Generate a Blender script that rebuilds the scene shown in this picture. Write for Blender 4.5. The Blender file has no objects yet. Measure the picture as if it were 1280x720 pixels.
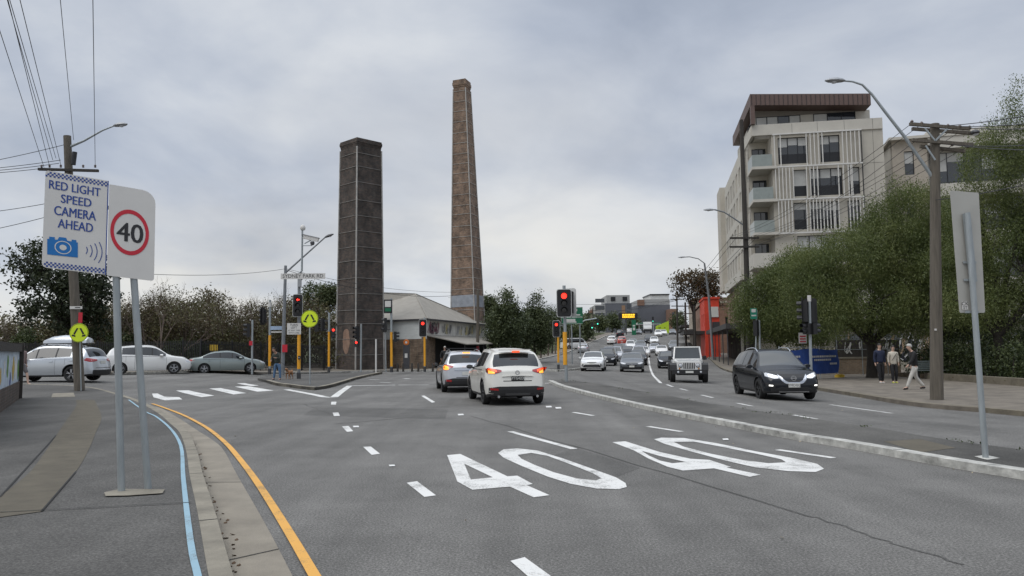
import bpy, bmesh, math, random
from mathutils import Vector, Matrix
from mathutils.bvhtree import BVHTree
R = math.radians
sc = bpy.context.scene
# ------------------------------------------------------------------ camera
CAMH, FPX, PITCH, ROLL = 1.6, 940.0, R(4.74), R(-0.6)
CR = Matrix.Rotation(R(90) + PITCH, 3, 'X') @ Matrix.Rotation(ROLL, 3, 'Z')
CP = Vector((0, 0, CAMH))
cam = bpy.data.objects.new('camera', bpy.data.cameras.new('camera'))
sc.collection.objects.link(cam); sc.camera = cam
cam.data.sensor_width = 36.0; cam.data.lens = FPX / 1280 * 36.0
cam.data.clip_start = 0.1; cam.data.clip_end = 5000
cam.matrix_world = Matrix.Translation(CP) @ CR.to_4x4()
# ------------------------------------------------------------------ sun, sky
SUN_EL, SUN_AZ = R(58), R(235)          # azimuth: 0 = +Y, clockwise
sun = bpy.data.objects.new('sun', bpy.data.lights.new('sun', 'SUN'))
sc.collection.objects.link(sun)
sun.data.energy = 1.3; sun.data.angle = R(45); sun.data.color = (1, .965, .91)
sd = Vector((math.sin(SUN_AZ) * math.cos(SUN_EL), math.cos(SUN_AZ) * math.cos(SUN_EL), math.sin(SUN_EL)))
sun.rotation_euler = sd.to_track_quat('Z', 'Y').to_euler()
world = bpy.data.worlds.new('World'); sc.world = world; world.use_nodes = True
def build_world():
    nt = world.node_tree; N = nt.nodes; L = nt.links; N.clear()
    out = N.new('ShaderNodeOutputWorld'); bg = N.new('ShaderNodeBackground'); bg.inputs[1].default_value = 0.10
    sky = N.new('ShaderNodeTexSky'); sky.sky_type = 'NISHITA'; sky.sun_disc = False
    sky.sun_elevation = SUN_EL; sky.sun_rotation = SUN_AZ
    tc = N.new('ShaderNodeTexCoord'); sep = N.new('ShaderNodeSeparateXYZ'); L.new(tc.outputs['Generated'], sep.inputs[0])
    def M(op, a, b=None):
        n = N.new('ShaderNodeMath'); n.operation = op
        for i, v in enumerate((a, b)):
            if v is None: continue
            if isinstance(v, (int, float)): n.inputs[i].default_value = v
            else: L.new(v, n.inputs[i])
        return n.outputs[0]
    zz = M('MAXIMUM', sep.outputs[2], 0.0)
    den = M('ADD', zz, 0.34)
    comb = N.new('ShaderNodeCombineXYZ')
    L.new(M('DIVIDE', sep.outputs[0], den), comb.inputs[0]); L.new(M('DIVIDE', sep.outputs[1], den), comb.inputs[1])
    def noise(scale, detail, rough, dist, off, sq=(1, 1, 1)):
        mp = N.new('ShaderNodeMapping'); mp.inputs['Location'].default_value = off; mp.inputs['Scale'].default_value = sq
        mp.inputs['Rotation'].default_value = (0, 0, R(-25))
        L.new(comb.outputs[0], mp.inputs[0])
        n = N.new('ShaderNodeTexNoise'); n.inputs['Scale'].default_value = scale; n.inputs['Detail'].default_value = detail
        n.inputs['Roughness'].default_value = rough; n.inputs['Distortion'].default_value = dist
        L.new(mp.outputs[0], n.inputs['Vector']); return n.outputs[0]
    n1 = noise(0.75, 7, .52, .3, (3.1, 1.7, 0), (1, .8, 1)); n2 = noise(2.4, 6, .52, .3, (7.7, 2.2, 0)); n3 = noise(1.1, 5, .5, .2, (11.0, 5.2, 0))
    m = M('ADD', M('MULTIPLY', n1, .62), M('MULTIPLY', n2, .38))
    cr = N.new('ShaderNodeValToRGB'); L.new(m, cr.inputs[0]); e = cr.color_ramp.elements
    cols = [(0.37, (.34, .385, .47)), (0.445, (.43, .475, .56)), (0.505, (.52, .56, .63)), (0.565, (.63, .66, .705)), (0.67, (.77, .785, .80))]
    e[0].position, e[0].color = cols[0][0], (*cols[0][1], 1)
    e[1].position, e[1].color = cols[-1][0], (*cols[-1][1], 1)
    for p, c in cols[1:-1]:
        x = e.new(p); x.color = (*c, 1)
    # warm bright band low in the sky, stronger to the left
    lo = N.new('ShaderNodeMapRange'); lo.inputs[1].default_value = .40; lo.inputs[2].default_value = .06; L.new(sep.outputs[2], lo.inputs[0])
    az = N.new('ShaderNodeMapRange'); az.inputs[1].default_value = .60; az.inputs[2].default_value = -.45; az.inputs[3].default_value = .25; az.inputs[4].default_value = 1.0; L.new(sep.outputs[0], az.inputs[0])
    n3r = N.new('ShaderNodeMapRange'); n3r.inputs[1].default_value = .40; n3r.inputs[2].default_value = .62; L.new(n3, n3r.inputs[0])
    wm = M('MULTIPLY', M('MULTIPLY', lo.outputs[0], az.outputs[0]), n3r.outputs[0])
    mixw = N.new('ShaderNodeMix'); mixw.data_type = 'RGBA'; L.new(wm, mixw.inputs[0]); L.new(cr.outputs[0], mixw.inputs[6]); mixw.inputs[7].default_value = (.84, .80, .72, 1)
    # the overcast sky brightens towards the zenith (above the picture)
    zn = N.new('ShaderNodeMapRange'); zn.inputs[1].default_value = .50; zn.inputs[2].default_value = 1.0; zn.inputs[3].default_value = 10.0; zn.inputs[4].default_value = 27; L.new(sep.outputs[2], zn.inputs[0])
    mul = N.new('ShaderNodeVectorMath'); mul.operation = 'SCALE'; L.new(mixw.outputs[2], mul.inputs[0]); L.new(zn.outputs[0], mul.inputs['Scale'])
    mix = N.new('ShaderNodeMix'); mix.data_type = 'RGBA'; mix.inputs[0].default_value = .93
    L.new(sky.outputs[0], mix.inputs[6]); L.new(mul.outputs[0], mix.inputs[7])
    L.new(mix.outputs[2], bg.inputs[0]); L.new(bg.outputs[0], out.inputs[0])
build_world()
sc.view_settings.view_transform = 'Standard'; sc.view_settings.look = 'None'
sc.view_settings.gamma = 1; sc.view_settings.use_curve_mapping = False
sc.view_settings.exposure = 0.12
sc.render.resolution_x = 1024; sc.render.resolution_y = 576
# ------------------------------------------------------------------ terrain and picking
PROF = [(-100, 0), (60, 0), (85, .22), (100, .5), (125, 1.1), (150, 2.6), (180, 4.6), (220, 6.3), (300, 8.2), (3000, 9)]
def prof0(y):
    for (a, za), (b, zb) in zip(PROF, PROF[1:]):
        if y <= b: return za + (zb - za) * (y - a) / (b - a)
    return PROF[-1][1]
def ss(t):
    t = max(0.0, min(1.0, t)); return t * t * (3 - 2 * t)
def H(x, y):
    if y < 52: z = 0.0
    elif y > 400: z = prof0(y)
    else: z = sum(prof0(y + d) for d in (-7, -3.5, 0, 3.5, 7)) / 5
    return z + .4 * ss((-x - 13) / 8) * ss((y - 24) / 10) - .2 * ss((x - 5) / 7) * ss((y - 12) / 8) * (1 - ss((y - 55) / 30))
def ray(px, py):
    d = CR @ Vector(((px - 640) / FPX, -(py - 360) / FPX, -1)); return d / d.y
def at(px, py, Y): return CP + ray(px, py) * Y
def P(px, py, dz=0.0):
    d = ray(px, py); y = 2.5; st = .25
    while y < 1500:
        p = CP + d * y
        if p.z < H(p.x, p.y) + dz: break
        y += st * max(1, y / 40)
    lo, hi = y - st * max(1, y / 40), y
    for _ in range(18):
        m = (lo + hi) / 2; p = CP + d * m
        if p.z < H(p.x, p.y) + dz: hi = m
        else: lo = m
    return CP + d * hi
# ------------------------------------------------------------------ materials
_m = {}
def mat(name, col, rough=.6, metal=0.0, vary=.12, scale=3.0, bump=0.0, bscale=40, spec=None, coat=0.0, emis=None, estr=1.0, streak=None):
    if name in _m: return _m[name]
    m = bpy.data.materials.new(name); m.use_nodes = True; nt = m.node_tree; N = nt.nodes; L = nt.links
    b = N['Principled BSDF']; b.inputs['Roughness'].default_value = rough; b.inputs['Metallic'].default_value = metal
    if spec is not None: b.inputs['Specular IOR Level'].default_value = spec
    if coat: b.inputs['Coat Weight'].default_value = coat; b.inputs['Coat Roughness'].default_value = .04
    if emis: b.inputs['Emission Color'].default_value = (*emis, 1); b.inputs['Emission Strength'].default_value = estr
    tc = N.new('ShaderNodeTexCoord'); mp = N.new('ShaderNodeMapping'); L.new(tc.outputs['Object'], mp.inputs[0])
    if streak: mp.inputs['Scale'].default_value = streak
    n = N.new('ShaderNodeTexNoise'); n.inputs['Scale'].default_value = scale; n.inputs['Detail'].default_value = 6; n.inputs['Roughness'].default_value = .65
    L.new(mp.outputs[0], n.inputs['Vector'])
    mr = N.new('ShaderNodeMapRange'); mr.inputs[1].default_value = .3; mr.inputs[2].default_value = .7
    mr.inputs[3].default_value = 1 - vary; mr.inputs[4].default_value = 1 + vary; L.new(n.outputs[0], mr.inputs[0])
    sc_ = N.new('ShaderNodeVectorMath'); sc_.operation = 'SCALE'; sc_.inputs[0].default_value = col; L.new(mr.outputs[0], sc_.inputs['Scale'])
    L.new(sc_.outputs[0], b.inputs['Base Color'])
    if bump:
        n2 = N.new('ShaderNodeTexNoise'); n2.inputs['Scale'].default_value = bscale; n2.inputs['Detail'].default_value = 4
        L.new(mp.outputs[0], n2.inputs['Vector'])
        bp = N.new('ShaderNodeBump'); bp.inputs['Strength'].default_value = bump; bp.inputs['Distance'].default_value = .02
        L.new(n2.outputs[0], bp.inputs['Height']); L.new(bp.outputs[0], b.inputs['Normal'])
    _m[name] = m; return m
def asphalt(name, base, dark, light, patch=.25, tint=(1, 1, 1)):
    m = bpy.data.materials.new(name); m.use_nodes = True; nt = m.node_tree; N = nt.nodes; L = nt.links; b = N['Principled BSDF']
    tc = N.new('ShaderNodeTexCoord')
    def noise(s, d, r=.6, scl=(1, 1, 1), rot=0):
        mp = N.new('ShaderNodeMapping'); mp.inputs['Scale'].default_value = scl; mp.inputs['Rotation'].default_value = (0, 0, rot); L.new(tc.outputs['Object'], mp.inputs[0])
        n = N.new('ShaderNodeTexNoise'); n.inputs['Scale'].default_value = s; n.inputs['Detail'].default_value = d; n.inputs['Roughness'].default_value = r; L.new(mp.outputs[0], n.inputs['Vector']); return n.outputs[0]
    sp = noise(48, 5, .85); big = noise(.35, 5, .6); mid = noise(2.2, 5, .7); wear = noise(.5, 4, .6, (2.2, .12, 1), R(10))
    r1 = N.new('ShaderNodeValToRGB'); L.new(sp, r1.inputs[0]); e = r1.color_ramp.elements
    e[0].position = .34; e[0].color = (*[dark * t for t in tint], 1); e[1].position = .68; e[1].color = (*[light * t for t in tint], 1)
    x = e.new(.5); x.color = (*[base * t for t in tint], 1)
    def rng(v, a, bb):
        mr = N.new('ShaderNodeMapRange'); mr.inputs[1].default_value = .32; mr.inputs[2].default_value = .68; mr.inputs[3].default_value = a; mr.inputs[4].default_value = bb; L.new(v, mr.inputs[0]); return mr.outputs[0]
    def mulm(a, c):
        n = N.new('ShaderNodeMath'); n.operation = 'MULTIPLY'; L.new(a, n.inputs[0]); L.new(c, n.inputs[1]); return n.outputs[0]
    k = mulm(mulm(rng(big, 1 - patch, 1 + patch), rng(mid, .92, 1.08)), rng(wear, .83, 1.15))
    # fine cracks
    mpv = N.new('ShaderNodeMapping'); L.new(tc.outputs['Object'], mpv.inputs[0]); mpv.inputs['Scale'].default_value = (.16, .16, .16)
    nd = N.new('ShaderNodeTexNoise'); nd.inputs['Scale'].default_value = 6; nd.inputs['Detail'].default_value = 5; L.new(mpv.outputs[0], nd.inputs['Vector'])
    mx = N.new('ShaderNodeMix'); mx.data_type = 'RGBA'; mx.inputs[0].default_value = .12; L.new(mpv.outputs[0], mx.inputs[6]); L.new(nd.outputs[1], mx.inputs[7])
    vo = N.new('ShaderNodeTexVoronoi'); vo.feature = 'DISTANCE_TO_EDGE'; vo.inputs['Scale'].default_value = 1.0; L.new(mx.outputs[2], vo.inputs['Vector'])
    cr = N.new('ShaderNodeMapRange'); cr.inputs[1].default_value = .0; cr.inputs[2].default_value = .0035; cr.inputs[3].default_value = .88; cr.inputs[4].default_value = 1; L.new(vo.outputs[0], cr.inputs[0])
    k = mulm(k, cr.outputs[0])
    s = N.new('ShaderNodeVectorMath'); s.operation = 'SCALE'; L.new(r1.outputs[0], s.inputs[0]); L.new(k, s.inputs['Scale']); L.new(s.outputs[0], b.inputs['Base Color'])
    b.inputs['Roughness'].default_value = .85; b.inputs['Specular IOR Level'].default_value = .3
    bp = N.new('ShaderNodeBump'); bp.inputs['Strength'].default_value = .5; bp.inputs['Distance'].default_value = .008; L.new(sp, bp.inputs['Height']); L.new(bp.outputs[0], b.inputs['Normal'])
    _m[name] = m; return m
def worn(name, col, under, amount=.42, rough=.6):
    m = bpy.data.materials.new(name); m.use_nodes = True; nt = m.node_tree; N = nt.nodes; L = nt.links; b = N['Principled BSDF']; tc = N.new('ShaderNodeTexCoord')
    def noise(s, d, r=.6):
        n = N.new('ShaderNodeTexNoise'); n.inputs['Scale'].default_value = s; n.inputs['Detail'].default_value = d; n.inputs['Roughness'].default_value = r; L.new(tc.outputs['Object'], n.inputs['Vector']); return n.outputs[0]
    a = noise(55, 4, .8); c = noise(1.6, 6, .75); ad = N.new('ShaderNodeMath'); ad.operation = 'MULTIPLY_ADD'; L.new(c, ad.inputs[0]); ad.inputs[1].default_value = 1.1; L.new(a, ad.inputs[2])
    mr = N.new('ShaderNodeMapRange'); L.new(ad.outputs[0], mr.inputs[0]); mr.inputs[1].default_value = amount + .30; mr.inputs[2].default_value = amount + .50
    mx = N.new('ShaderNodeMix'); mx.data_type = 'RGBA'; L.new(mr.outputs[0], mx.inputs[0]); mx.inputs[6].default_value = (*under, 1); mx.inputs[7].default_value = (*col, 1); L.new(mx.outputs[2], b.inputs['Base Color']); b.inputs['Roughness'].default_value = rough
    bp = N.new('ShaderNodeBump'); bp.inputs['Strength'].default_value = .4; bp.inputs['Distance'].default_value = .005; L.new(a, bp.inputs['Height']); L.new(bp.outputs[0], b.inputs['Normal']); _m[name] = m; return m
def brick(name, c1, c2, mortar, bw=.24, bh=.086, tint=.35, streaks=True, patch=None):
    if name in _m: return _m[name]
    m = bpy.data.materials.new(name); m.use_nodes = True; nt = m.node_tree; N = nt.nodes; L = nt.links; b = N['Principled BSDF']
    tc = N.new('ShaderNodeTexCoord'); sp = N.new('ShaderNodeSeparateXYZ'); L.new(tc.outputs['Object'], sp.inputs[0])
    a = N.new('ShaderNodeMath'); a.operation = 'ADD'; L.new(sp.outputs[0], a.inputs[0]); L.new(sp.outputs[1], a.inputs[1])
    cb = N.new('ShaderNodeCombineXYZ'); L.new(a.outputs[0], cb.inputs[0]); L.new(sp.outputs[2], cb.inputs[1])
    bt = N.new('ShaderNodeTexBrick'); bt.inputs['Scale'].default_value = 1; bt.inputs['Brick Width'].default_value = bw; bt.inputs['Row Height'].default_value = bh
    bt.inputs['Mortar Size'].default_value = .012; bt.inputs['Color1'].default_value = (*c1, 1); bt.inputs['Color2'].default_value = (*c2, 1); bt.inputs['Mortar'].default_value = (*mortar, 1)
    L.new(cb.outputs[0], bt.inputs['Vector'])
    n = N.new('ShaderNodeTexNoise'); n.inputs['Scale'].default_value = .9; n.inputs['Detail'].default_value = 8; n.inputs['Roughness'].default_value = .7
    mp = N.new('ShaderNodeMapping'); mp.inputs['Scale'].default_value = (1.4, 1.4, .35 if streaks else 1); L.new(tc.outputs['Object'], mp.inputs[0]); L.new(mp.outputs[0], n.inputs['Vector'])
    mr = N.new('ShaderNodeMapRange'); mr.inputs[1].default_value = .3; mr.inputs[2].default_value = .7; mr.inputs[3].default_value = 1 - tint; mr.inputs[4].default_value = 1 + tint; L.new(n.outputs[0], mr.inputs[0])
    s = N.new('ShaderNodeVectorMath'); s.operation = 'SCALE'; L.new(bt.outputs[0], s.inputs[0]); L.new(mr.outputs[0], s.inputs['Scale'])
    L.new(s.outputs[0], b.inputs['Base Color']); b.inputs['Roughness'].default_value = .9
    bp = N.new('ShaderNodeBump'); bp.inputs['Strength'].default_value = .6; bp.inputs['Distance'].default_value = .02; L.new(bt.outputs['Fac'], bp.inputs['Height']); bp.invert = True; L.new(bp.outputs[0], b.inputs['Normal'])
    _m[name] = m; return m
def leafmat(name, cols, rough=.6, transl=.25):
    m = bpy.data.materials.new(name); m.use_nodes = True; nt = m.node_tree; N = nt.nodes; L = nt.links; b = N['Principled BSDF']; out = N['Material Output']
    at_ = N.new('ShaderNodeAttribute'); at_.attribute_name = 'tint'
    cr = N.new('ShaderNodeValToRGB'); L.new(at_.outputs['Fac'], cr.inputs[0]); e = cr.color_ramp.elements
    e[0].color = (*cols[0], 1); e[1].color = (*cols[-1], 1)
    for i, c in enumerate(cols[1:-1]):
        x = e.new((i + 1) / (len(cols) - 1)); x.color = (*c, 1)
    L.new(cr.outputs[0], b.inputs['Base Color']); b.inputs['Roughness'].default_value = rough
    tr = N.new('ShaderNodeBsdfTranslucent'); L.new(cr.outputs[0], tr.inputs[0]); mx = N.new('ShaderNodeMixShader'); mx.inputs[0].default_value = transl
    L.new(b.outputs[0], mx.inputs[1]); L.new(tr.outputs[0], mx.inputs[2]); L.new(mx.outputs[0], out.inputs[0])
    _m[name] = m; return m
# ------------------------------------------------------------------ mesh builder
class MB:
    def __init__(s): s.v = []; s.f = []; s.mi = []
    def add(s, vs, fs, mi=0):
        n = len(s.v); s.v += [tuple(v) for v in vs]; s.f += [tuple(i + n for i in f) for f in fs]; s.mi += [mi] * len(fs); return s
    def obox(s, c, ax, ay, az, mi=0):
        c = Vector(c); ax = Vector(ax); ay = Vector(ay); az = Vector(az)
        vs = [c + ax * i + ay * j + az * k for k in (-1, 1) for j in (-1, 1) for i in (-1, 1)]
        return s.add(vs, [(0, 2, 3, 1), (4, 5, 7, 6), (0, 1, 5, 4), (2, 6, 7, 3), (0, 4, 6, 2), (1, 3, 7, 5)], mi)
    def box(s, x0, x1, y0, y1, z0, z1, mi=0):
        return s.obox(((x0 + x1) / 2, (y0 + y1) / 2, (z0 + z1) / 2), ((x1 - x0) / 2, 0, 0), (0, (y1 - y0) / 2, 0), (0, 0, (z1 - z0) / 2), mi)
    def bar(s, p, q, w, h=None, mi=0, up=(0, 0, 1)):
        p = Vector(p); q = Vector(q); h = h or w; d = q - p; u = Vector(up)
        if abs(d.normalized().dot(u)) > .98: u = Vector((0, 1, 0))
        sx = d.cross(u).normalized(); sz = sx.cross(d).normalized()
        return s.obox((p + q) / 2, d / 2, sx * w / 2, sz * h / 2, mi)
    def tube(s, pts, r, n=10, caps=True, mi=0):
        pts = [Vector(p) for p in pts]; rs = r if isinstance(r, (list, tuple)) else [r] * len(pts); vs = []; fs = []
        ref = None
        for i, p in enumerate(pts):
            d = (pts[min(i + 1, len(pts) - 1)] - pts[max(i - 1, 0)]).normalized()
            if ref is None: ref = d.orthogonal().normalized()
            else:
                ref = (ref - d * ref.dot(d))
                ref = ref.normalized() if ref.length > 1e-5 else d.orthogonal().normalized()
            b = d.cross(ref)
            for k in range(n):
                a = 2 * math.pi * k / n; vs.append(p + (ref * math.cos(a) + b * math.sin(a)) * rs[i])
        for i in range(len(pts) - 1):
            for k in range(n):
                k2 = (k + 1) % n; fs.append((i * n + k, i * n + k2, (i + 1) * n + k2, (i + 1) * n + k))
        if caps: fs.append(tuple(range(n - 1, -1, -1))); fs.append(tuple((len(pts) - 1) * n + k for k in range(n)))
        return s.add(vs, fs, mi)
    def lathe(s, prof, c, axis='Z', n=24, mi=0, M=None):
        vs = []; fs = []; c = Vector(c)
        for r, z in prof:
            for k in range(n):
                a = 2 * math.pi * k / n; x, y = r * math.cos(a), r * math.sin(a)
                p = Vector((x, y, z)) if axis == 'Z' else (Vector((z, x, y)) if axis == 'X' else Vector((x, z, y)))
                if M is not None: p = M @ p
                vs.append(c + p)
        for i in range(len(prof) - 1):
            for k in range(n):
                k2 = (k + 1) % n; fs.append((i * n + k, i * n + k2, (i + 1) * n + k2, (i + 1) * n + k))
        return s.add(vs, fs, mi)
    def prism(s, poly, O, eu, ev, t, mi=0):
        """polygon (u,v) in plane O,eu,ev thickened by vector t"""
        O = Vector(O); eu = Vector(eu); ev = Vector(ev); t = Vector(t); n = len(poly)
        a = [O + eu * u + ev * v for u, v in poly]; b = [p + t for p in a]
        fs = [tuple(range(n)), tuple(range(2 * n - 1, n - 1, -1))] + [(i, (i + 1) % n, n + (i + 1) % n, n + i) for i in range(n)]
        return s.add(a + b, fs, mi)
    def merge(s, vs, fs, M=None, mi=0):
        return s.add([M @ Vector(v) for v in vs] if M is not None else vs, fs, mi)
    def build(s, name, mats, parent=None, world=False, smooth=None, recalc=True):
        me = bpy.data.meshes.new(name); vs = s.v
        if world and parent is not None:
            o_ = Vector((0, 0, 0)); q = parent
            while q is not None: o_ = o_ + q.location; q = q.parent
            vs = [(v[0] - o_.x, v[1] - o_.y, v[2] - o_.z) for v in vs]
        me.from_pydata(vs, [], s.f)
        if not isinstance(mats, (list, tuple)): mats = [mats]
        for m in mats: me.materials.append(m)
        if len(mats) > 1: me.polygons.foreach_set('material_index', s.mi)
        if recalc:
            bm = bmesh.new(); bm.from_mesh(me); bmesh.ops.recalc_face_normals(bm, faces=bm.faces); bm.to_mesh(me); bm.free()
        if smooth is not None:
            me.polygons.foreach_set('use_smooth', [True] * len(me.polygons)); me.set_sharp_from_angle(angle=R(smooth))
        me.update()
        o = bpy.data.objects.new(name, me); sc.collection.objects.link(o)
        if parent is not None: o.parent = parent
        return o
def thing(name, label, cat, loc=(0, 0, 0), rz=0.0, group=None):
    o = bpy.data.objects.new(name, None); sc.collection.objects.link(o); o.location = loc; o.rotation_euler = (0, 0, rz)
    o.empty_display_size = .2; o['label'] = label; o['category'] = cat
    if group: o['group'] = group
    return o
def tag(o, label, cat, group=None):
    o['label'] = label; o['category'] = cat
    if group: o['group'] = group
    return o
def struct(o, kind='structure', label=None):
    o['kind'] = kind
    if label: o['label'] = label
    return o
_txt = {}
def text_geo(s, size=1.0, bold=0.0, align='CENTER', sx=1.0):
    """flat lettering as (verts, faces) in XY, centred"""
    key = (s, size, bold, align, sx)
    if key in _txt: return _txt[key]
    cu = bpy.data.curves.new('t', 'FONT'); cu.body = s; cu.size = size; cu.align_x = align; cu.align_y = 'CENTER'; cu.offset = 0.0; cu.space_line = 1.0; cu.resolution_u = 3
    o = bpy.data.objects.new('t', cu); sc.collection.objects.link(o)
    dg = bpy.context.evaluated_depsgraph_get(); me = bpy.data.meshes.new_from_object(o.evaluated_get(dg))
    v = [(p.co.x * sx, p.co.y, 0) for p in me.vertices]; f = [tuple(p.vertices) for p in me.polygons]
    bpy.data.objects.remove(o); bpy.data.curves.remove(cu); bpy.data.meshes.remove(me)
    _txt[key] = (v, f); return v, f
def frame(O, eu, ev):
    eu = Vector(eu).normalized(); ev = Vector(ev).normalized(); n = eu.cross(ev)
    return Matrix(((eu.x, ev.x, n.x, O[0]), (eu.y, ev.y, n.y, O[1]), (eu.z, ev.z, n.z, O[2]), (0, 0, 0, 1)))
# draped polygons on the terrain
def drape_bm(loops, off, step, slab=None, hole=False):
    bm = bmesh.new(); ed = []
    for lp in loops:
        vs = [bm.verts.new((p[0], p[1], 0)) for p in lp]
        for i in range(len(vs)): ed.append(bm.edges.new((vs[i], vs[(i + 1) % len(vs)])))
    if len(loops) == 1: bm.faces.new([v for v in bm.verts])
    else: bmesh.ops.triangle_fill(bm, use_beauty=True, use_dissolve=False, edges=ed)
    if slab is not None: bmesh.ops.triangulate(bm, faces=bm.faces[:])
    xs = [v.co.x for v in bm.verts]; ys = [v.co.y for v in bm.verts]
    for ax, lo, hi in ((0, min(xs), max(xs)), (1, min(ys), max(ys))):
        k = math.ceil(lo / step)
        while k * step < hi:
            co = [0, 0, 0]; co[ax] = k * step + 1e-4; no = [0, 0, 0]; no[ax] = 1
            bmesh.ops.bisect_plane(bm, geom=bm.verts[:] + bm.edges[:] + bm.faces[:], plane_co=co, plane_no=no, dist=1e-5)
            k += 1
    bmesh.ops.remove_doubles(bm, verts=bm.verts, dist=2e-3)
    bmesh.ops.dissolve_degenerate(bm, edges=bm.edges, dist=1e-4)
    bmesh.ops.recalc_face_normals(bm, faces=bm.faces)
    if bm.faces and sum(f.normal.z for f in bm.faces) < 0: bmesh.ops.reverse_faces(bm, faces=bm.faces)
    if slab is not None:
        be = [e for e in bm.edges if e.is_boundary]
        r = bmesh.ops.extrude_edge_only(bm, edges=be)
        low = {v for v in r['geom'] if isinstance(v, bmesh.types.BMVert)}
        for v in bm.verts: v.co.z = H(v.co.x, v.co.y) + (off - slab if v in low else off)
    else:
        for v in bm.verts: v.co.z = H(v.co.x, v.co.y) + off
    return bm
def drape(name, loops, m, off, step=1.0, slab=None, parent=None, kind=None):
    if not isinstance(loops[0][0], (list, tuple, Vector)): loops = [loops]
    bm = drape_bm(loops, off, step, slab)
    me = bpy.data.meshes.new(name); bm.to_mesh(me); bm.free(); me.materials.append(m)
    o = bpy.data.objects.new(name, me); sc.collection.objects.link(o)
    if parent is not None: o.parent = parent
    if kind: o['kind'] = kind
    return o
def resample(pl, n):
    pl = [Vector(p[:2]) for p in pl]; d = [0]
    for a, b in zip(pl, pl[1:]): d.append(d[-1] + (b - a).length)
    out = []; j = 0
    for i in range(n):
        t = d[-1] * i / (n - 1)
        while j < len(pl) - 2 and d[j + 1] < t: j += 1
        k = (t - d[j]) / max(1e-9, d[j + 1] - d[j]); out.append(tuple(pl[j].lerp(pl[j + 1], k)))
    return out
def plen(pl): return sum((Vector(b) - Vector(a)).length for a, b in zip(pl, pl[1:]))
def ribbon(name, A, B, m, off, step=.5, slab=None, parent=None, kind=None, same=False):
    if not same:
        n = max(2, int(max(plen(A), plen(B)) / step) + 1); A = resample(A, n); B = resample(B, n)
    n = len(A); vs = []; fs = []
    for a, b in zip(A, B):
        vs += [(a[0], a[1], H(*a) + off), (b[0], b[1], H(*b) + off)]
        if slab: vs += [(a[0], a[1], H(*a) + off - slab), (b[0], b[1], H(*b) + off - slab)]
    k = 4 if slab else 2
    for i in range(n - 1):
        p, q = i * k, (i + 1) * k
        fs.append((p, p + 1, q + 1, q))
        if slab: fs += [(p, q, q + 2, p + 2), (p + 1, p + 3, q + 3, q + 1)]
    if slab: fs += [(0, 2, 3, 1), tuple((n - 1) * k + j for j in (0, 1, 3, 2))]
    o = MB().add(vs, fs).build(name, m, parent)
    if kind: o['kind'] = kind
    return o
def PP(lst, dz=0.0): return [tuple(P(x, y, dz))[:2] for x, y in lst]
def sribbon(name, pts, w, m, off, parent=None, step=.5):
    q = strip_poly(pts, w); n = len(q) // 2
    return ribbon(name, q[:n], q[n:][::-1], m, off, step, parent=parent, same=n > 6)
def strip_poly(pts, w):
    """polyline (x,y) -> ribbon polygon of width w"""
    pts = [Vector(p[:2]) for p in pts]; a = []; b = []
    for i, p in enumerate(pts):
        d = (pts[min(i + 1, len(pts) - 1)] - pts[max(i - 1, 0)]).normalized(); n = Vector((-d.y, d.x)) * w / 2
        a.append(tuple(p + n)); b.append(tuple(p - n))
    return a + b[::-1]
def pre(pl, L=14.0):
    a = Vector(pl[0][:2]); d = (a - Vector(pl[2][:2])).normalized(); return [tuple(a + d * L), tuple(a + d * L * .5), tuple(a + d * 2.0), tuple(a + d * .6)] + list(pl)
def smooth_pl(pts, k=4):
    out = []; n = len(pts); pts = [Vector(p[:2]) for p in pts]
    for i in range(n - 1):
        p0 = pts[max(i - 1, 0)]; p1 = pts[i]; p2 = pts[i + 1]; p3 = pts[min(i + 2, n - 1)]
        for j in range(k):
            t = j / k
            out.append(tuple(.5 * ((2 * p1) + (p2 - p0) * t + (2 * p0 - 5 * p1 + 4 * p2 - p3) * t * t + (3 * p1 - p0 - 3 * p2 + p3) * t ** 3)))
    out.append(tuple(pts[-1])); return out
# ================================================================== GROUND
A_ROAD = asphalt('asphalt_road', .122, .045, .30, .20, (1, .97, .91))
A_PATH = asphalt('asphalt_path', .082, .036, .165, .24, (1, .965, .90))
A_DARK = asphalt('asphalt_median', .085, .045, .16, .35, (1, .96, .88))
M_CONC = mat('concrete_kerb', (.215, .195, .155), .85, vary=.28, scale=2.5, bump=.5, bscale=60)
M_CONC_W = mat('whitewashed_kerb', (.40, .395, .365), .8, vary=.5, scale=4.5, bump=.4)
M_GUT = mat('concrete_gutter', (.225, .20, .16), .85, vary=.22, scale=1.3, bump=.4, bscale=70)
M_WHITE = worn('road_paint_white', (.66, .655, .63), (.20, .195, .18), .53)
M_YEL = worn('road_paint_yellow', (.66, .34, .06), (.22, .15, .07), .52)
M_BLUEP = worn('pale_blue_paint', (.24, .38, .46), (.14, .16, .16), .47)
M_PATCH = mat('brown_path_patch', (.092, .080, .058), .9, vary=.2, scale=3, bump=.4, bscale=70)
M_SLAB = mat('concrete_footpath', (.15, .13, .105), .9, vary=.38, scale=1.4, bump=.4, bscale=40)
M_DIRT = mat('dirt', (.10, .085, .055), .95, vary=.35, scale=.8, bump=.6, bscale=12)
M_GRASS = mat('verge_grass', (.060, .072, .028), .95, vary=.45, scale=1.2, bump=.8, bscale=25)
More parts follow.
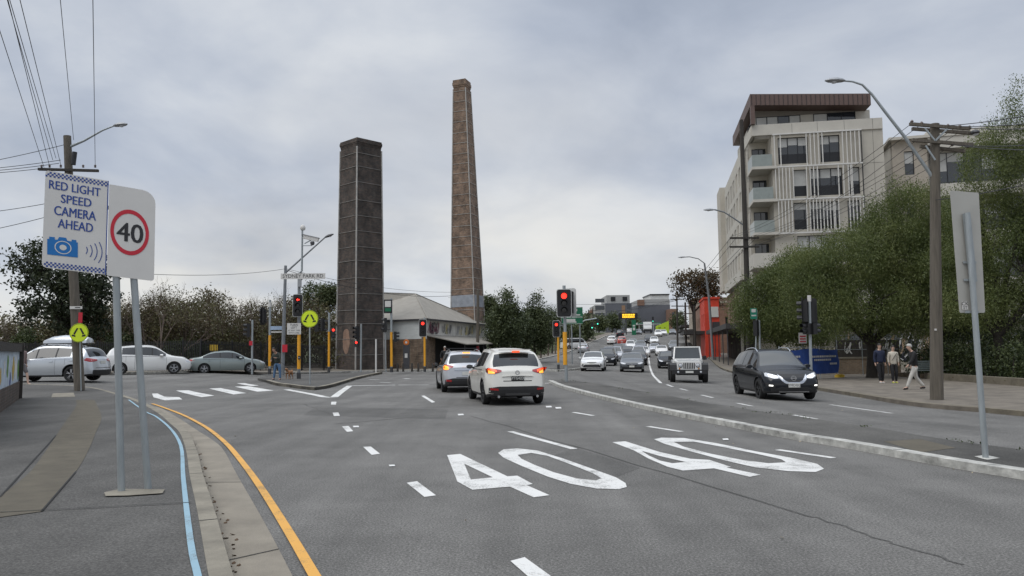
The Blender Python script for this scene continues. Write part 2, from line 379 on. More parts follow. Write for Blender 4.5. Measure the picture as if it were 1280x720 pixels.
def grid_sheet(name, xs, ys, off, m, keep=lambda x, y: True):
    vs = [(x, y, H(x, y) + off) for y in ys for x in xs]; nx = len(xs); fs = []
    for j in range(len(ys) - 1):
        for i in range(nx - 1):
            if keep((xs[i] + xs[i + 1]) / 2, (ys[j] + ys[j + 1]) / 2): fs.append((j * nx + i, j * nx + i + 1, (j + 1) * nx + i + 1, (j + 1) * nx + i))
    b = MB().add(vs, fs); return struct(b.build(name, m, recalc=False, smooth=80))
xs = [-3000, -1500, -700, -300, -150, -100, -80, -70] + [-60 + i * 2 for i in range(8)] + [-44 + i for i in range(0, 85)] + [42 + i * 3 for i in range(10)] + [80, 100, 150, 300, 700, 1500, 3000]
ys = [-60, -30, -15] + [-8 + i for i in range(0, 80)] + [72 + i * 2 for i in range(0, 135)] + [350, 420, 600, 1000, 2000, 4000]
ground = grid_sheet('ground', xs, ys, -.05, M_DIRT)
road = grid_sheet('road', xs, ys, 0.0, A_ROAD, lambda x, y: -70 < x < 70 and -30 < y < 420)
# kerb lines traced on the ground
kin = [(258, 720), (245.5, 640.6), (235, 579), (231, 550), (219, 532), (203, 518), (180, 508), (152, 498), (123, 491), (95, 488), (60, 486), (30, 485)]
kout = [(285, 720), (267, 651), (253, 604), (245.5, 572), (235, 548), (222, 536), (208, 524), (190, 513), (160, 500), (128, 490.5), (95, 486), (60, 484.4), (30, 483.5)]
gout = [(365, 720), (343, 677), (321, 637), (296, 593.6), (278, 561), (262, 548), (245.5, 537.6), (225, 524), (202, 511), (186, 508), (172, 503)]
kout_w = PP(kout, 0.0); kin_w = [tuple(Vector(a) + (Vector(b) - Vector(a)) * 1.0) for a, b in zip(PP(kout, 0), PP(kin, .12)[:13] + PP(kin, .12)[-1:] * max(0, len(kout) - len(kin)))]
KW = smooth_pl(pre(kout_w), 4)            # face of the kerb, from behind the camera to the corner
def offset_pl(pl, d):
    out = []
    for i, p in enumerate(pl):
        a = Vector(pl[max(i - 1, 0)]); b = Vector(pl[min(i + 1, len(pl) - 1)]); t = (b - a).normalized(); out.append((p[0] - t.y * d, p[1] + t.x * d))
    return out
KI = offset_pl(KW, .15)
farL = [(-34, KW[-1][1] + .6), (-60, KW[-1][1] + 1.0), (-60, -6)]
footpath = drape('footpath', KI + [(-34, KI[-1][1] + .6), (-60, KI[-1][1] + 1.0), (-60, -6)], A_PATH, .12, 1.0, slab=.2); footpath['kind'] = 'structure'
kerb = ribbon('kerb', KW, KI, M_CONC, .124, slab=.2, kind='structure', same=True)
G0 = PP(gout, 0); GO = smooth_pl(pre(G0), 4)
nK = len(smooth_pl([(0, 0)] * 4 + kout_w[:9], 4))
gut = ribbon('gutter', GO, KW[:nK], M_GUT, .008, kind='structure')
# gutter joints and paint belong to the road
yl = smooth_pl(pre(PP([(392, 720), (370, 682), (347, 644), (330, 617), (314, 593.6), (299, 574), (285, 557.5), (270, 544), (253, 532), (228, 519), (202, 509), (190, 505)], 0)), 4)
sribbon('edge_line', yl, .085, M_YEL, .016, road)
bl = smooth_pl(pre(PP([(247, 720), (238, 677), (229, 597), (226, 557.5), (213, 536), (195, 521), (180.5, 514), (161, 500)], .12)), 4)
sribbon('painted_line', bl, .05, M_BLUEP, .128, footpath)
# brown patch along the footpath, cross joints
pl_l = PP([(-20, 650), (0, 622), (38, 590), (60, 560), (80, 530), (95, 508), (95, 500)], .12); pl_r = PP([(52, 640), (95, 590), (112, 560), (120, 540), (127, 522), (122, 508), (118, 500)], .12)
ribbon('footpath_patch', smooth_pl(pl_l,3), smooth_pl(pl_r,3), M_PATCH, .126, parent=footpath)
M_JOINT = mat('dark_joint', (.02, .02, .02), .95)
for i, (a, b) in enumerate([((-30, 643), (240, 629)), ((0, 525), (215, 515)), ((52, 640), (95, 590)), ((0, 622), (70, 545)), ((60, 505), (170, 503))]):
    sribbon('path_joint', [PP([a], .12)[0], PP([b], .12)[0]], .018, M_JOINT, .1315, footpath)
drape('service_cover', PP([(66, 492), (92, 491), (94, 496), (64, 497)], .12), M_CONC, .128, 2.0, parent=footpath)
drape('sign_footing', PP([(130, 617), (150, 612.5), (206, 613), (203, 618), (160, 621), (132, 621.5)], .12), M_CONC, .134, 2.0, parent=footpath)
for i, t in enumerate((19, 27, 39)):
    if t < len(GO) - 1:
        a = Vector(GO[t]); b = Vector(min(KW, key=lambda q: (Vector(q) - a).length)); sribbon('gutter_joint', [a, b], .015, M_JOINT, .0125, gut)
# ---- lane markings
def line(a, b, w, name='lane_line', m=None):
    a, b = PP([a, b]); sribbon(name, [a, b], w, m or M_WHITE, .006, road)
def quad(pts, name='lane_line', m=None, off=.006): drape(name, PP(pts), m or M_WHITE, off, 1.0, parent=road)
for q in ([(414.3, 502.3), (420.6, 502.3), (420, 506), (413.6, 506)], [(415.7, 516.2), (423, 515.8), (424.8, 520), (417.5, 520.3)], [(427.5, 533.5), (435.6, 532.6), (441.5, 539.3), (433.8, 540.2)],
          [(454, 559), (463.6, 558.6), (475, 567.6), (464.5, 569)], [(508.4, 604), (521.3, 602), (545, 619.8), (530.5, 621.8)], [(638, 702), (655.8, 697.3), (690, 722), (672, 732)],
          [(526.5, 495), (530.4, 494.5), (544, 502.8), (540, 503.6)]): quad(q)
line((637.7, 539.6), (717.7, 561.5), .13); line((716.6, 515.5), (741.5, 519.8), .12); line((810, 533.3), (852, 539.8), .13)
line((972, 562.5), (1042, 572.7), .13); line((833.5, 480.8), (841, 483.6), .12); line((850, 486), (859.5, 488.2), .12); line((877, 493.9), (891, 497.3), .12)
line((921, 504), (940, 507.8), .12); line((992, 519), (1021, 524), .12); line((1038, 506), (1115, 516.8), .12); line((1111, 541.8), (1162, 549.6), .12)
line((817, 470), (826, 479), .15); line((809.5, 428), (812, 457), .16); line((812, 457), (817, 470), .15)
line((1020, 486), (1105, 496.5), .05)
for p in ((441, 533), (1052, 530.5), (682, 508), (694, 509.5), (903, 549), (572, 518), (486, 582)): quad([(p[0], p[1]), (p[0] + 7, p[1] - .3), (p[0] + 8, p[1] + 1.6), (p[0] + 1, p[1] + 1.9)], 'road_stud', m=mat('stud_white', (.7, .7, .68), .4), off=.012)
gl = [(358, 487), (393, 493.5), (409, 497), (417, 497), (426, 490), (437, 482.3)]
sribbon('give_way_line', PP(gl), .28, M_WHITE, .006, road)
line((437, 482.3), (494, 481.4), .3, 'stop_line'); line((498, 481.4), (536, 481.2), .2, 'stop_line'); line((672, 480), (690, 478.6), .2, 'stop_line')
for q in ([(190, 492), (197, 492), (206, 496), (224, 496.6), (228, 499.5), (206, 500.6), (192, 496.8)], [(220, 488.3), (236, 488), (268, 494.6), (252, 496.6)], [(261.6, 485.7), (276, 485.2), (308, 491.4), (292, 493.2)],
          [(293.5, 483.4), (310, 482.8), (342, 488.2), (322, 489.8)], [(296, 479.2), (306, 479), (324, 482), (314, 482.6)]): quad(q, 'crossing_stripe')
line((330, 474), (345, 472.5), .2); line((505, 473), (512, 473.4), .25); line((462, 474.5), (474, 474.8), .2); line((475, 478), (488, 478.4), .2)
line((32, 484), (42, 484.2), .3)
C4 = lambda p: (480 + .3057 * p[0], 500 + .3057 * p[1]); C5 = lambda p: (530 + .40625 * p[0], 530 + .40625 * p[1]); CA = lambda p: (660 + .236 * p[0], 450 + .236 * p[1])
def mark(loops, f): drape('speed_marking', [PP([f(p) for p in lp]) for lp in loops], M_WHITE, .006, .5, parent=road)
mark([[(258, 227), (312, 222), (505, 314), (545, 311), (608, 345), (583, 350), (677, 391), (612, 400), (515, 356), (362, 369), (300, 335)], [(328, 262), (445, 318), (355, 327)]], C4)
mark([[(228, 90), (245, 79), (290, 76), (350, 83), (430, 108), (520, 140), (590, 165), (620, 183), (624, 195), (600, 202), (530, 200), (450, 185), (380, 163), (300, 130), (245, 105)],
      [(288, 96), (330, 90), (380, 99), (450, 125), (520, 153), (546, 168), (530, 175), (470, 169), (400, 150), (340, 127), (300, 108)]], C5)
mark([[(447, 437), (515, 432), (700, 490), (860, 525), (960, 531), (1075, 568), (1052, 572), (1232, 610), (1175, 621), (985, 576), (820, 588), (740, 568), (640, 525), (560, 480)], [(600, 482), (700, 511), (835, 542), (765, 549), (700, 535), (640, 508)]], CA)
mark([[(708, 48), (730, 43), (800, 44), (900, 60), (1020, 85), (1130, 105), (1210, 124), (1231, 139), (1205, 149), (1120, 146), (1020, 135), (920, 112), (820, 85), (740, 62)],
      [(768, 56), (830, 55), (920, 72), (1020, 92), (1100, 110), (1114, 119), (1060, 122), (980, 112), (880, 92), (800, 71)]], C5)
A_SEAM = asphalt('asphalt_seam', .078, .04, .15, .3, (1, .97, .91)); A_CUT = asphalt('asphalt_patch', .098, .04, .22, .2, (1, .97, .91))
for q_ in ([(395, 508), (560, 512), (556, 524), (380, 519)], [(720, 560), (800, 585), (760, 600), (690, 570)], [(560, 478), (640, 475), (660, 484), (590, 490)]): quad(q_, 'road_patch', A_CUT, .0025)
random.seed(4)
for a, b, w in (((590, 520), (1010, 645), .04), ((1010, 645), (1200, 705), .03), ((420, 530), (560, 518), .05), ((380, 505), (420, 520), .04)):
    (ax, ay), (bx, by) = PP([a, b]); pts = [(ax + (bx - ax) * t / 14 + random.uniform(-.04, .04), ay + (by - ay) * t / 14 + random.uniform(-.06, .06)) for t in range(15)]
    sribbon('road_seam', pts, w, A_SEAM, .0035, road)
# ---- median
ml = [(685.5, 478), (697, 483.5), (707, 486.8), (722, 491), (738, 495.5), (766, 502.5), (802, 511), (839, 519), (872, 526), (908, 533), (940, 539.6), (993, 549.7), (1041, 557.6), (1099, 568), (1152, 578), (1205, 587.5), (1280, 600)]
mu = [(689, 476.5), (700, 477), (709.6, 478), (738, 481), (783, 489), (835, 498), (872, 506.6), (920, 513.7), (960, 521), (993, 525), (1046, 534), (1110, 544), (1168, 555), (1227, 563.5), (1280, 571)]
MLw = PP(ml); MUw = PP(mu)
def ext(pl, k): 
    a = Vector(pl[-2]); b = Vector(pl[-1]); return pl + [tuple(b + (b - a).normalized() * k)]
for _ in range(7): MLw = ext(MLw, 1.2); MUw = ext(MUw, 1.3)
MLw = smooth_pl(MLw, 3); MUw = smooth_pl(MUw, 3)
md = ribbon('traffic_median', offset_pl(MLw, .2), MUw, A_DARK, .10, 1.0, slab=.16); md['kind'] = 'structure'
def joints(pl, off, w, z, m, parent, every=1.8, cross=.3):
    acc = 0
    for a, b in zip(pl, pl[1:]):
        acc += (Vector(b) - Vector(a)).length
        if acc > every:
            acc = 0; t = (Vector(b) - Vector(a)).normalized(); n = Vector((-t.y, t.x))
            sribbon('kerb_joint', [Vector(b) + n * off, Vector(b) + n * (off + w)], .016, m, z, parent)
mk = ribbon('kerb', MLw, offset_pl(MLw, .22), M_CONC_W, .106, slab=.18, same=True); mk['kind'] = 'structure'
joints(MLw, 0.0, .22, .1085, M_JOINT, mk); joints(KW, .0, .15, .127, M_JOINT, kerb, 2.4)
drape('worn_patch', PP([(1105, 552), (1150, 549), (1195, 560), (1150, 566)], .1), M_PATCH, .104, 2.0, parent=md)
drape('sign_footing', PP([(1218, 571), (1232, 569), (1250, 573), (1234, 575.5)], .1), M_CONC_W, .106, 2.0, parent=md)
# small island further up, pedestrian refuge on the left
i2 = drape('traffic_island', PP([(682, 463.4), (700, 464.6), (727, 461.6), (727, 458.6), (700, 459)]), A_DARK, .13, 1.0, slab=.2); i2['kind'] = 'structure'
ik = PP([(682, 463.6), (700, 464.8), (727, 461.8)]); k2 = ribbon('kerb', ik, offset_pl(ik, .2), M_CONC_W, .137, slab=.2, same=True); k2['kind'] = 'structure'
isl = PP([(322, 475.5), (332, 478), (345, 482), (362, 484.2), (377, 486.4), (393, 488), (406, 486.3), (418, 483.4), (432, 479), (444, 475), (462, 470.5), (478, 467.3), (470, 466.8), (420, 468.5), (370, 470), (335, 472)])
il = drape('traffic_island', isl, A_PATH, .13, 1.0, slab=.2); il['kind'] = 'structure'
ik = isl[1:12]; k3 = ribbon('kerb', ik, offset_pl(ik, .22), M_CONC, .137, slab=.2, same=True); k3['kind'] = 'structure'; joints(ik, 0, .22, .139, M_JOINT, k3, 1.2)
# ---- far side: footpath of the park road, verge up the hill
fk = PP([(-60, 471), (40, 469.6), (130, 468), (320, 467.2), (450, 465), (540, 464), (600, 463.4), (640, 458.5), (666, 451.5), (700, 443.6), (727, 432.3), (750, 424.2), (767, 417.5)])
FK = [(-70, fk[0][1] - 6)] + fk + [(fk[-1][0] + 9, fk[-1][1] + 60)]
far = drape('far_footpath', FK + [(-2, 300), (-70, 300)], M_SLAB, .11, 2.0, slab=.25); far['kind'] = 'structure'
g = offset_pl(FK, 2.6); vg = drape('verge', g[9:] + [(-2, 300), (-70, 300), (-70, 75)] + [(-40, 66), (-20, 72)], M_GRASS, .14, 2.0); vg['kind'] = 'structure'
k4 = ribbon('kerb', FK, offset_pl(FK, .18), M_CONC_W, .116, 2.0, slab=.25); k4['kind'] = 'structure'
# ---- right footpath
rk = PP([(1500, 548), (1390, 533), (1280, 519.5), (1206, 514), (1152, 509), (1110, 503), (1067.5, 495.5), (1022, 488), (960, 477), (905, 463), (893, 455), (884, 447), (872, 440), (864, 432), (856, 424), (850, 417)])
RK = smooth_pl([(rk[0][0] + 10, rk[0][1] - 6)] + rk + [(rk[-1][0] + 8, rk[-1][1] + 60)], 3)
rf = drape('footpath', RK + [(90, 320), (90, 0)], M_SLAB, .12, 2.0, slab=.25); rf['kind'] = 'structure'
M_KERBR = mat('sandstone_kerb', (.155, .135, .10), .9, vary=.3, scale=3, bump=.6)
k5 = ribbon('kerb', RK, offset_pl(RK, -.28), M_KERBR, .125, 2.0, slab=.25); k5['kind'] = 'structure'; joints(RK, -.28, .28, .1275, M_JOINT, k5, 2.2)
# dead leaves lying in the gutter
random.seed(7); b = MB()
for i in range(90):
    t = random.choice(range(12, 34)); a = Vector(KW[t]); c = Vector(KW[t + 1]); q = a + (c - a) * random.random(); n = (c - a).normalized(); q = q + Vector((n.y, -n.x)) * abs(random.gauss(0.03, .05)); s_ = random.uniform(.008, .02); an = random.uniform(0, 6.3)
    b.obox((q.x, q.y, .014), (s_ * math.cos(an), s_ * math.sin(an), .003), (-s_ * .6 * math.sin(an), s_ * .6 * math.cos(an), .004), (0, 0, .002))
lv = b.build('dead_leaves', mat('dry_leaf', (.09, .055, .03), .9)); lv['kind'] = 'stuff'; lv['label'] = 'small dry brown leaves lying in the gutter'
random.seed(9); b = MB()
for i in range(50):
    if i < 25: t = random.randrange(6, len(MLw) - 6); q = Vector(MLw[t]) + Vector((random.gauss(0, .12), -.12 - abs(random.gauss(0, .1))))
    else: q = Vector((random.uniform(-9, 12), random.uniform(6, 24)))
    s_ = random.uniform(.006, .016); an = random.uniform(0, 6.3)
    b.obox((q.x, q.y, .012), (s_ * math.cos(an), s_ * math.sin(an), .003), (-s_ * .6 * math.sin(an), s_ * .6 * math.cos(an), .004), (0, 0, .002))
lv = b.build('road_litter', mat('pale_litter', (.35, .30, .22), .9)); lv['kind'] = 'stuff'; lv['label'] = 'leaf scraps and grit scattered on the asphalt'
# ================================================================== VEHICLES
def paint(name, col, metal=.0, rough=.28): return mat('paint_' + name, col, rough, metal, vary=.04, scale=1.5, coat=.8)
PW = paint('white', (.72, .72, .70)); PPEARL = paint('pearl_white', (.66, .645, .59)); PS = paint('silver', (.46, .47, .49), .55, .35); PG = paint('grey', (.10, .11, .12), .4)
PK = mat('paint_black', (.008, .010, .014), .16, 0, vary=.04, scale=1.5, spec=.45); PGS = paint('grey_green', (.27, .31, .30), .5, .3); PR = paint('red', (.38, .05, .03)); PDB = paint('navy', (.02, .03, .07)); PLS = paint('light_silver', (.50, .53, .56), .5, .3); PBR = paint('bronze', (.13, .09, .07), .4)
M_GLASS = mat('car_glass', (.012, .015, .017), .04, vary=.0, spec=.8); M_GLASS2 = mat('car_glass_pale', (.055, .062, .065), .06, vary=.1, scale=.8, spec=.7)  # second glass is paler: sky reflection put into its base colour
M_TRIM = mat('black_plastic', (.018, .018, .019), .55, vary=.15, scale=8); M_TYRE = mat('tyre', (.014, .014, .014), .8, vary=.2); M_RIM = mat('alloy_rim', (.42, .43, .45), .3, .85, vary=.05); M_RIMD = mat('dark_rim', (.05, .052, .055), .35, .6)
M_CHROME = mat('chrome', (.62, .63, .65), .15, 1.0, vary=.03); M_PLATE = mat('plate_white', (.62, .62, .58), .5, vary=.05); M_PLATEK = mat('plate_black', (.02, .02, .02), .5); M_REDL = mat('tail_red', (.30, .010, .012), .2, coat=.6)
M_LAMPON = mat('brake_light', (.8, .1, .02), .3, emis=(1, .08, .02), estr=1.0); M_AMB = mat('lit_amber', (.9, .4, .05), .3, emis=(1, .33, .05), estr=1.5); M_HEADL = mat('headlamp_lens', (.55, .57, .60), .12, vary=.15, scale=14, coat=.6); M_HEADON = mat('lit_headlamp', (.9, .9, .85), .2, emis=(1, .97, .9), estr=2.0)
M_TEXTK = mat('plate_letters', (.03, .03, .05), .6); M_SEAM = mat('panel_gap', (.012, .012, .012), .8)
def pch(kn, x):
    xs = [k[0] for k in kn]; ys = [k[1] for k in kn]; n = len(xs)
    if x <= xs[0]: return ys[0]
    if x >= xs[-1]: return ys[-1]
    i = 0
    while xs[i + 1] < x: i += 1
    def sl(j): return (ys[j + 1] - ys[j]) / (xs[j + 1] - xs[j])
    def m(j):
        if j == 0: return sl(0)
        if j == n - 1: return sl(n - 2)
        a, b = sl(j - 1), sl(j)
        return 0 if a * b <= 0 else 2 * a * b / (a + b)
    h = xs[i + 1] - xs[i]; t = (x - xs[i]) / h; m0, m1 = m(i), m(i + 1)
    return (2 * t ** 3 - 3 * t * t + 1) * ys[i] + (t ** 3 - 2 * t * t + t) * h * m0 + (-2 * t ** 3 + 3 * t * t) * ys[i + 1] + (t ** 3 - t * t) * h * m1
# template: lengths in metres for the reference L,H ; y runs from tail (-) to nose (+)
T = {}
T['suv'] = dict(L=4.55, W=1.84, H=1.69, r=.355, ax=(-1.345, 1.355), sill=.23, clad=True,
    top=[(-2.275, 1.00), (-2.24, 1.05), (-2.18, 1.12), (-1.80, 1.48), (-1.69, 1.555), (-1.45, 1.605), (-.6, 1.675), (-.05, 1.685), (.34, 1.62), (1.08, 1.15), (1.26, 1.075), (1.95, .96), (2.17, .86), (2.275, .74)],
    belt=[(-2.275, .96), (-1.9, 1.10), (-1.2, 1.09), (0, 1.02), (1.05, .98), (1.6, .93), (2.1, .80), (2.275, .68)], rg=(-2.15, -1.75), ws=(.38, 1.10), sg=(-1.26, .93), pil=(-.62, .24), rw=.61)
T['wagon'] = dict(T['suv'], L=4.8, W=1.84, H=1.65)
T['wagon']['top'] = [(-2.4, .98), (-2.34, 1.03), (-2.28, 1.10), (-2.02, 1.42), (-1.93, 1.53), (-1.75, 1.58), (-.8, 1.625), (0, 1.62), (.5, 1.55), (1.2, 1.10), (1.4, 1.03), (2.05, .92), (2.3, .80), (2.4, .68)]
T['wagon']['belt'] = [(-2.4, .94), (-1.9, 1.04), (-1.2, 1.0), (0, .97), (1.05, .95), (1.6, .90), (2.2, .76), (2.4, .64)]
T['wagon'].update(rg=(-2.24, -1.98), ws=(.54, 1.2), sg=(-1.8, 1.08), ax=(-1.40, 1.345), pil=(-.7, .3))
T['sedan'] = dict(L=4.65, W=1.78, H=1.47, r=.32, ax=(-1.33, 1.37), sill=.20, clad=False,
    top=[(-2.325, .88), (-2.28, .96), (-2.2, 1.0), (-1.78, 1.06), (-1.62, 1.09), (-1.0, 1.36), (-.6, 1.44), (0, 1.47), (.35, 1.43), (1.15, 1.04), (1.35, .96), (1.95, .86), (2.2, .77), (2.325, .66)],
    belt=[(-2.325, .84), (-1.9, .97), (-1.2, .96), (0, .92), (1.1, .89), (1.6, .84), (2.1, .73), (2.325, .62)], rg=(-1.58, -.98), ws=(.40, 1.12), sg=(-1.42, 1.0), pil=(-.42, .3), rw=.66)
T['hatch'] = dict(T['sedan'], L=4.2, W=1.76, H=1.49)
T['hatch']['top'] = [(-2.1, .90), (-2.06, .98), (-2.0, 1.05), (-1.75, 1.33), (-1.62, 1.40), (-.9, 1.47), (0, 1.48), (.35, 1.44), (1.1, 1.06), (1.25, .98), (1.75, .88), (2.0, .78), (2.1, .66)]
T['hatch']['belt'] = [(-2.1, .86), (-1.6, .98), (0, .93), (1.1, .90), (1.9, .74), (2.1, .62)]; T['hatch'].update(ax=(-1.28, 1.28), rg=(-1.98, -1.7), ws=(.4, 1.07), sg=(-1.4, .95), pil=(-.5, .3))
T['van'] = dict(T['suv'], L=4.9, W=1.85, H=2.0, clad=False, top=[(-2.45, 1.05), (-2.43, 1.5), (-2.4, 1.85), (-2.3, 1.95), (-1, 2.0), (.9, 1.98), (1.25, 1.9), (1.95, 1.2), (2.15, 1.1), (2.4, .95), (2.45, .8)],
    belt=[(-2.45, 1.02), (0, 1.08), (1.7, 1.05), (2.2, .9), (2.45, .7)], rg=(-2.44, -2.405), ws=(1.3, 1.93), sg=(-2.2, 1.6), ax=(-1.4, 1.5), pil=(-.6, .7), rw=.78)
def car(name, label, loc, rz, kind, pt, W=None, L=None, Hh=None, hi=True, front='plain', rear='plain', group=None, rim=None, clad=None, rails=False, head_on=False, tail_on=False, cat='car', glass=None, mirror=None, plate='', nose_on=True, parts=True):
    t = T[kind]; L0, W0, H0 = t['L'], t['W'], t['H']; L = L or L0; W = W or W0; Hh = Hh or H0; sy, sz = L / L0, Hh / H0; hw = W / 2
    top = [(a * sy, b * sz) for a, b in t['top']]; belt = [(a * sy, b * sz) for a, b in t['belt']]; ax = [a * sy for a in t['ax']]; r = t['r']; Ra = r + .055; sill = t['sill']
    clad = t['clad'] if clad is None else clad
    root = thing(name, label, cat, loc, rz, group)
    he = L / 2
    def hwf(y):
        a = he - abs(y); return hw * pch([(0, .80), (.06, .87), (.2, .945), (.45, .985), (.9, 1.0)], a)
    tt = lambda y: pch(top, y); bt = lambda y: pch(belt, y)
    def rwf(y):
        u = max(0, min(1, (tt(y) - bt(y) - .07) / (.45 * sz))); return hwf(y) * (.90 * (1 - u) + t['rw'] * u * 1.09) if u < 1 else hwf(y) * t['rw'] * 1.09
    def zlow(y):
        z = sill + .05 * ss((abs(y) - he + .5) / .5)
        for a in ax:
            d = abs(y - a)
            if d <= Ra: z = max(z, r + math.sqrt(max(0, Ra * Ra - d * d)))
        return z
    N = 64 if hi else 22
    ys = [-he + L * i / N for i in range(N + 1)]
    for a in ax:
        for q in ((0, .35, .6, .8, .92, .985, 1.0) if hi else (0, .7, 1.0)):
            ys += [a + q * Ra, a - q * Ra]
        ys += [a + Ra + .004, a - Ra - .004]
    rg = [a * sy for a in t['rg']]; ws = [a * sy for a in t['ws']]; sg = [a * sy for a in t['sg']]; pil = [a * sy for a in t['pil']]
    ys += rg + ws + sg; ys += [p + d for p in pil for d in (-.035, .035)] if hi else []
    ys += [a * sy for a, b in t['top']]
    ys = sorted(set(round(y, 4) for y in ys if -he <= y <= he))
    lo_t = (0, .10, .22, .36, .5, .62, .74, .86, .95, 1.0) if hi else (0, .12, .5, .9, 1.0)
    up_t = (.10, .5, .86, 1.0)
    cols = (-1, -.93, -.7, -.4, 0, .4, .7, .93, 1) if hi else (-1, -.9, 0, .9, 1)
    def sidew(y, z):
        zb = bt(y); u = (z - sill) / max(.1, zb - sill)
        return hwf(y) * pch([(-.2, .90), (0, .925), (.12, .965), (.35, .995), (.62, 1.0), (.85, .985), (1.0, .955)], u)
    def edge(y):   # list of (x,z,kind) side points
        z0 = zlow(y); zb = max(bt(y), z0 + .03); zt = max(tt(y) - .045, zb + .012); out = []
        for q in lo_t:
            z = z0 + (zb - z0) * q; out.append((sidew(y, z), z))
        w0 = out[-1][0]; w1 = min(rwf(y), w0 - .02)
        for q in up_t: out.append((w0 + (w1 - w0) * q + .012 * math.sin(q * math.pi), zb + (zt - zb) * q))
        return out
    def nose(x, z, y):
        s_ = 1 if y > 0 else -1; w = ss((abs(y) - (he - .55)) / .55)
        if s_ > 0: d = pch([(.2, .08), (.35, .02), (.5, 0), (.62, .015), (.8, .10), (1.05, .26)], z / sz)
        else: d = pch([(.2, .09), (.35, .02), (.5, 0), (.7, .03), (.95, .085), (1.1, .12)], z / sz)
        d += .15 * (abs(x) / hw) ** 3.2
        return y - s_ * d * w
    nl = len(lo_t) + len(up_t); V = []; idx = {}
    def vert(key, x, y, z):
        if key not in idx: idx[key] = len(V); V.append((x, nose(x, z, y) if kind != 'van' or y > 0 else y, z))
        return idx[key]
    rings = []
    for i, y in enumerate(ys):
        e = edge(y); Lr = []
        for s_ in (-1, 1):
            Lr.append([vert((i, s_, j), s_ * x, y, z) for j, (x, z) in enumerate(e)])
        xt, zt = e[-1]; crown = tt(y) - zt
        tp = [Lr[0][-1]] + [vert((i, 't', c), c * xt, y, zt + crown * (1 - (abs(c)) ** 2.2)) for c in cols[1:-1]] + [Lr[1][-1]]
        xb, zb = e[0]; bo = [Lr[0][0]] + [vert((i, 'b', c), c * xb, y, zb) for c in (-.8, .8)] + [Lr[1][0]]
        rings.append((Lr[0], Lr[1], tp, bo, e))
    F = {'body': [], 'trim': [], 'windscreen': [], 'rear_window': [], 'sl': [], 'sr': []}
    for i in range(len(ys) - 1):
        a, b = rings[i], rings[i + 1]; ym = (ys[i] + ys[i + 1]) / 2
        for s_, key in ((0, 'sl'), (1, 'sr')):
            for j in range(nl - 1):
                f = (a[s_][j], b[s_][j], b[s_][j + 1], a[s_][j + 1])
                zspan = tt(ym) - bt(ym)
                k = 'body'
                if j == 0 and clad: k = 'trim'
                if j == 0 and not clad and not any(abs(ym - q) < Ra for q in ax) and False: k = 'trim'
                if len(lo_t) <= j < nl - 2 and sg[0] < ym < sg[1] and zspan > .10:
                    k = key
                    if hi and any(abs(ym - p) < .034 for p in pil): k = 'trim'
                F[k].append(f)
        for c in range(len(cols) - 1):
            f = (a[2][c], b[2][c], b[2][c + 1], a[2][c + 1]); k = 'body'
            if 0 < c < len(cols) - 2:
                if ws[0] < ym < ws[1]: k = 'windscreen'
                if rg[0] < ym < rg[1]: k = 'rear_window'
            F[k].append(f)
        for c in range(3): F['trim'].append((a[3][c], b[3][c], b[3][c + 1], a[3][c + 1]))
    for i, end in ((0, 'r'), (len(ys) - 1, 'f')):     # end caps
        e = rings[i][4]; y = ys[i]
        for j in range(nl - 1):
            for c in range(len(cols) - 1):
                q = []
                for (jj, cc) in ((j, c), (j, c + 1), (j + 1, c + 1), (j + 1, c)):
                    if cc == 0: q.append(rings[i][0][jj])
                    elif cc == len(cols) - 1: q.append(rings[i][1][jj])
                    elif jj == nl - 1: q.append(rings[i][2][cc])
                    else: q.append(vert((i, 'cap', jj, cc), e[jj][0] * cols[cc], y, e[jj][1]))
                F['trim' if (clad and j < 3 and hi) or (clad and j < 1) else 'body'].append(tuple(q))
    bvh = BVHTree.FromPolygons(V, [f for k in F for f in F[k]])
    def sub(fs):
        m = {}; vs = []; out = []
        for f in fs:
            g = []
            for q in f:
                if q not in m: m[q] = len(vs); vs.append(V[q])
                g.append(m[q])
            if len(set(g)) >= 3: out.append(tuple(g))
        return MB().add(vs, out)
    gl = glass or M_GLASS
    body = sub(F['body']).build('body', pt, root, smooth=38)
    sub(F['trim']).build('cladding' if clad else 'underbody', M_TRIM, root, smooth=38)
    sub(F['windscreen']).build('windscreen', M_GLASS2 if hi else gl, root, smooth=60); sub(F['rear_window']).build('rear_window', gl, root, smooth=60)
    for k in ('sl', 'sr'): sub(F[k]).build('side_window', gl, root, smooth=60)
    # inner dark box closes the arches
    MB().box(-hw * .52, hw * .52, -he * .82, he * .82, sill + .02, sill + .42).build('floor_pan', M_TRIM, root)
    # wheels
    rimm = rim or M_RIM
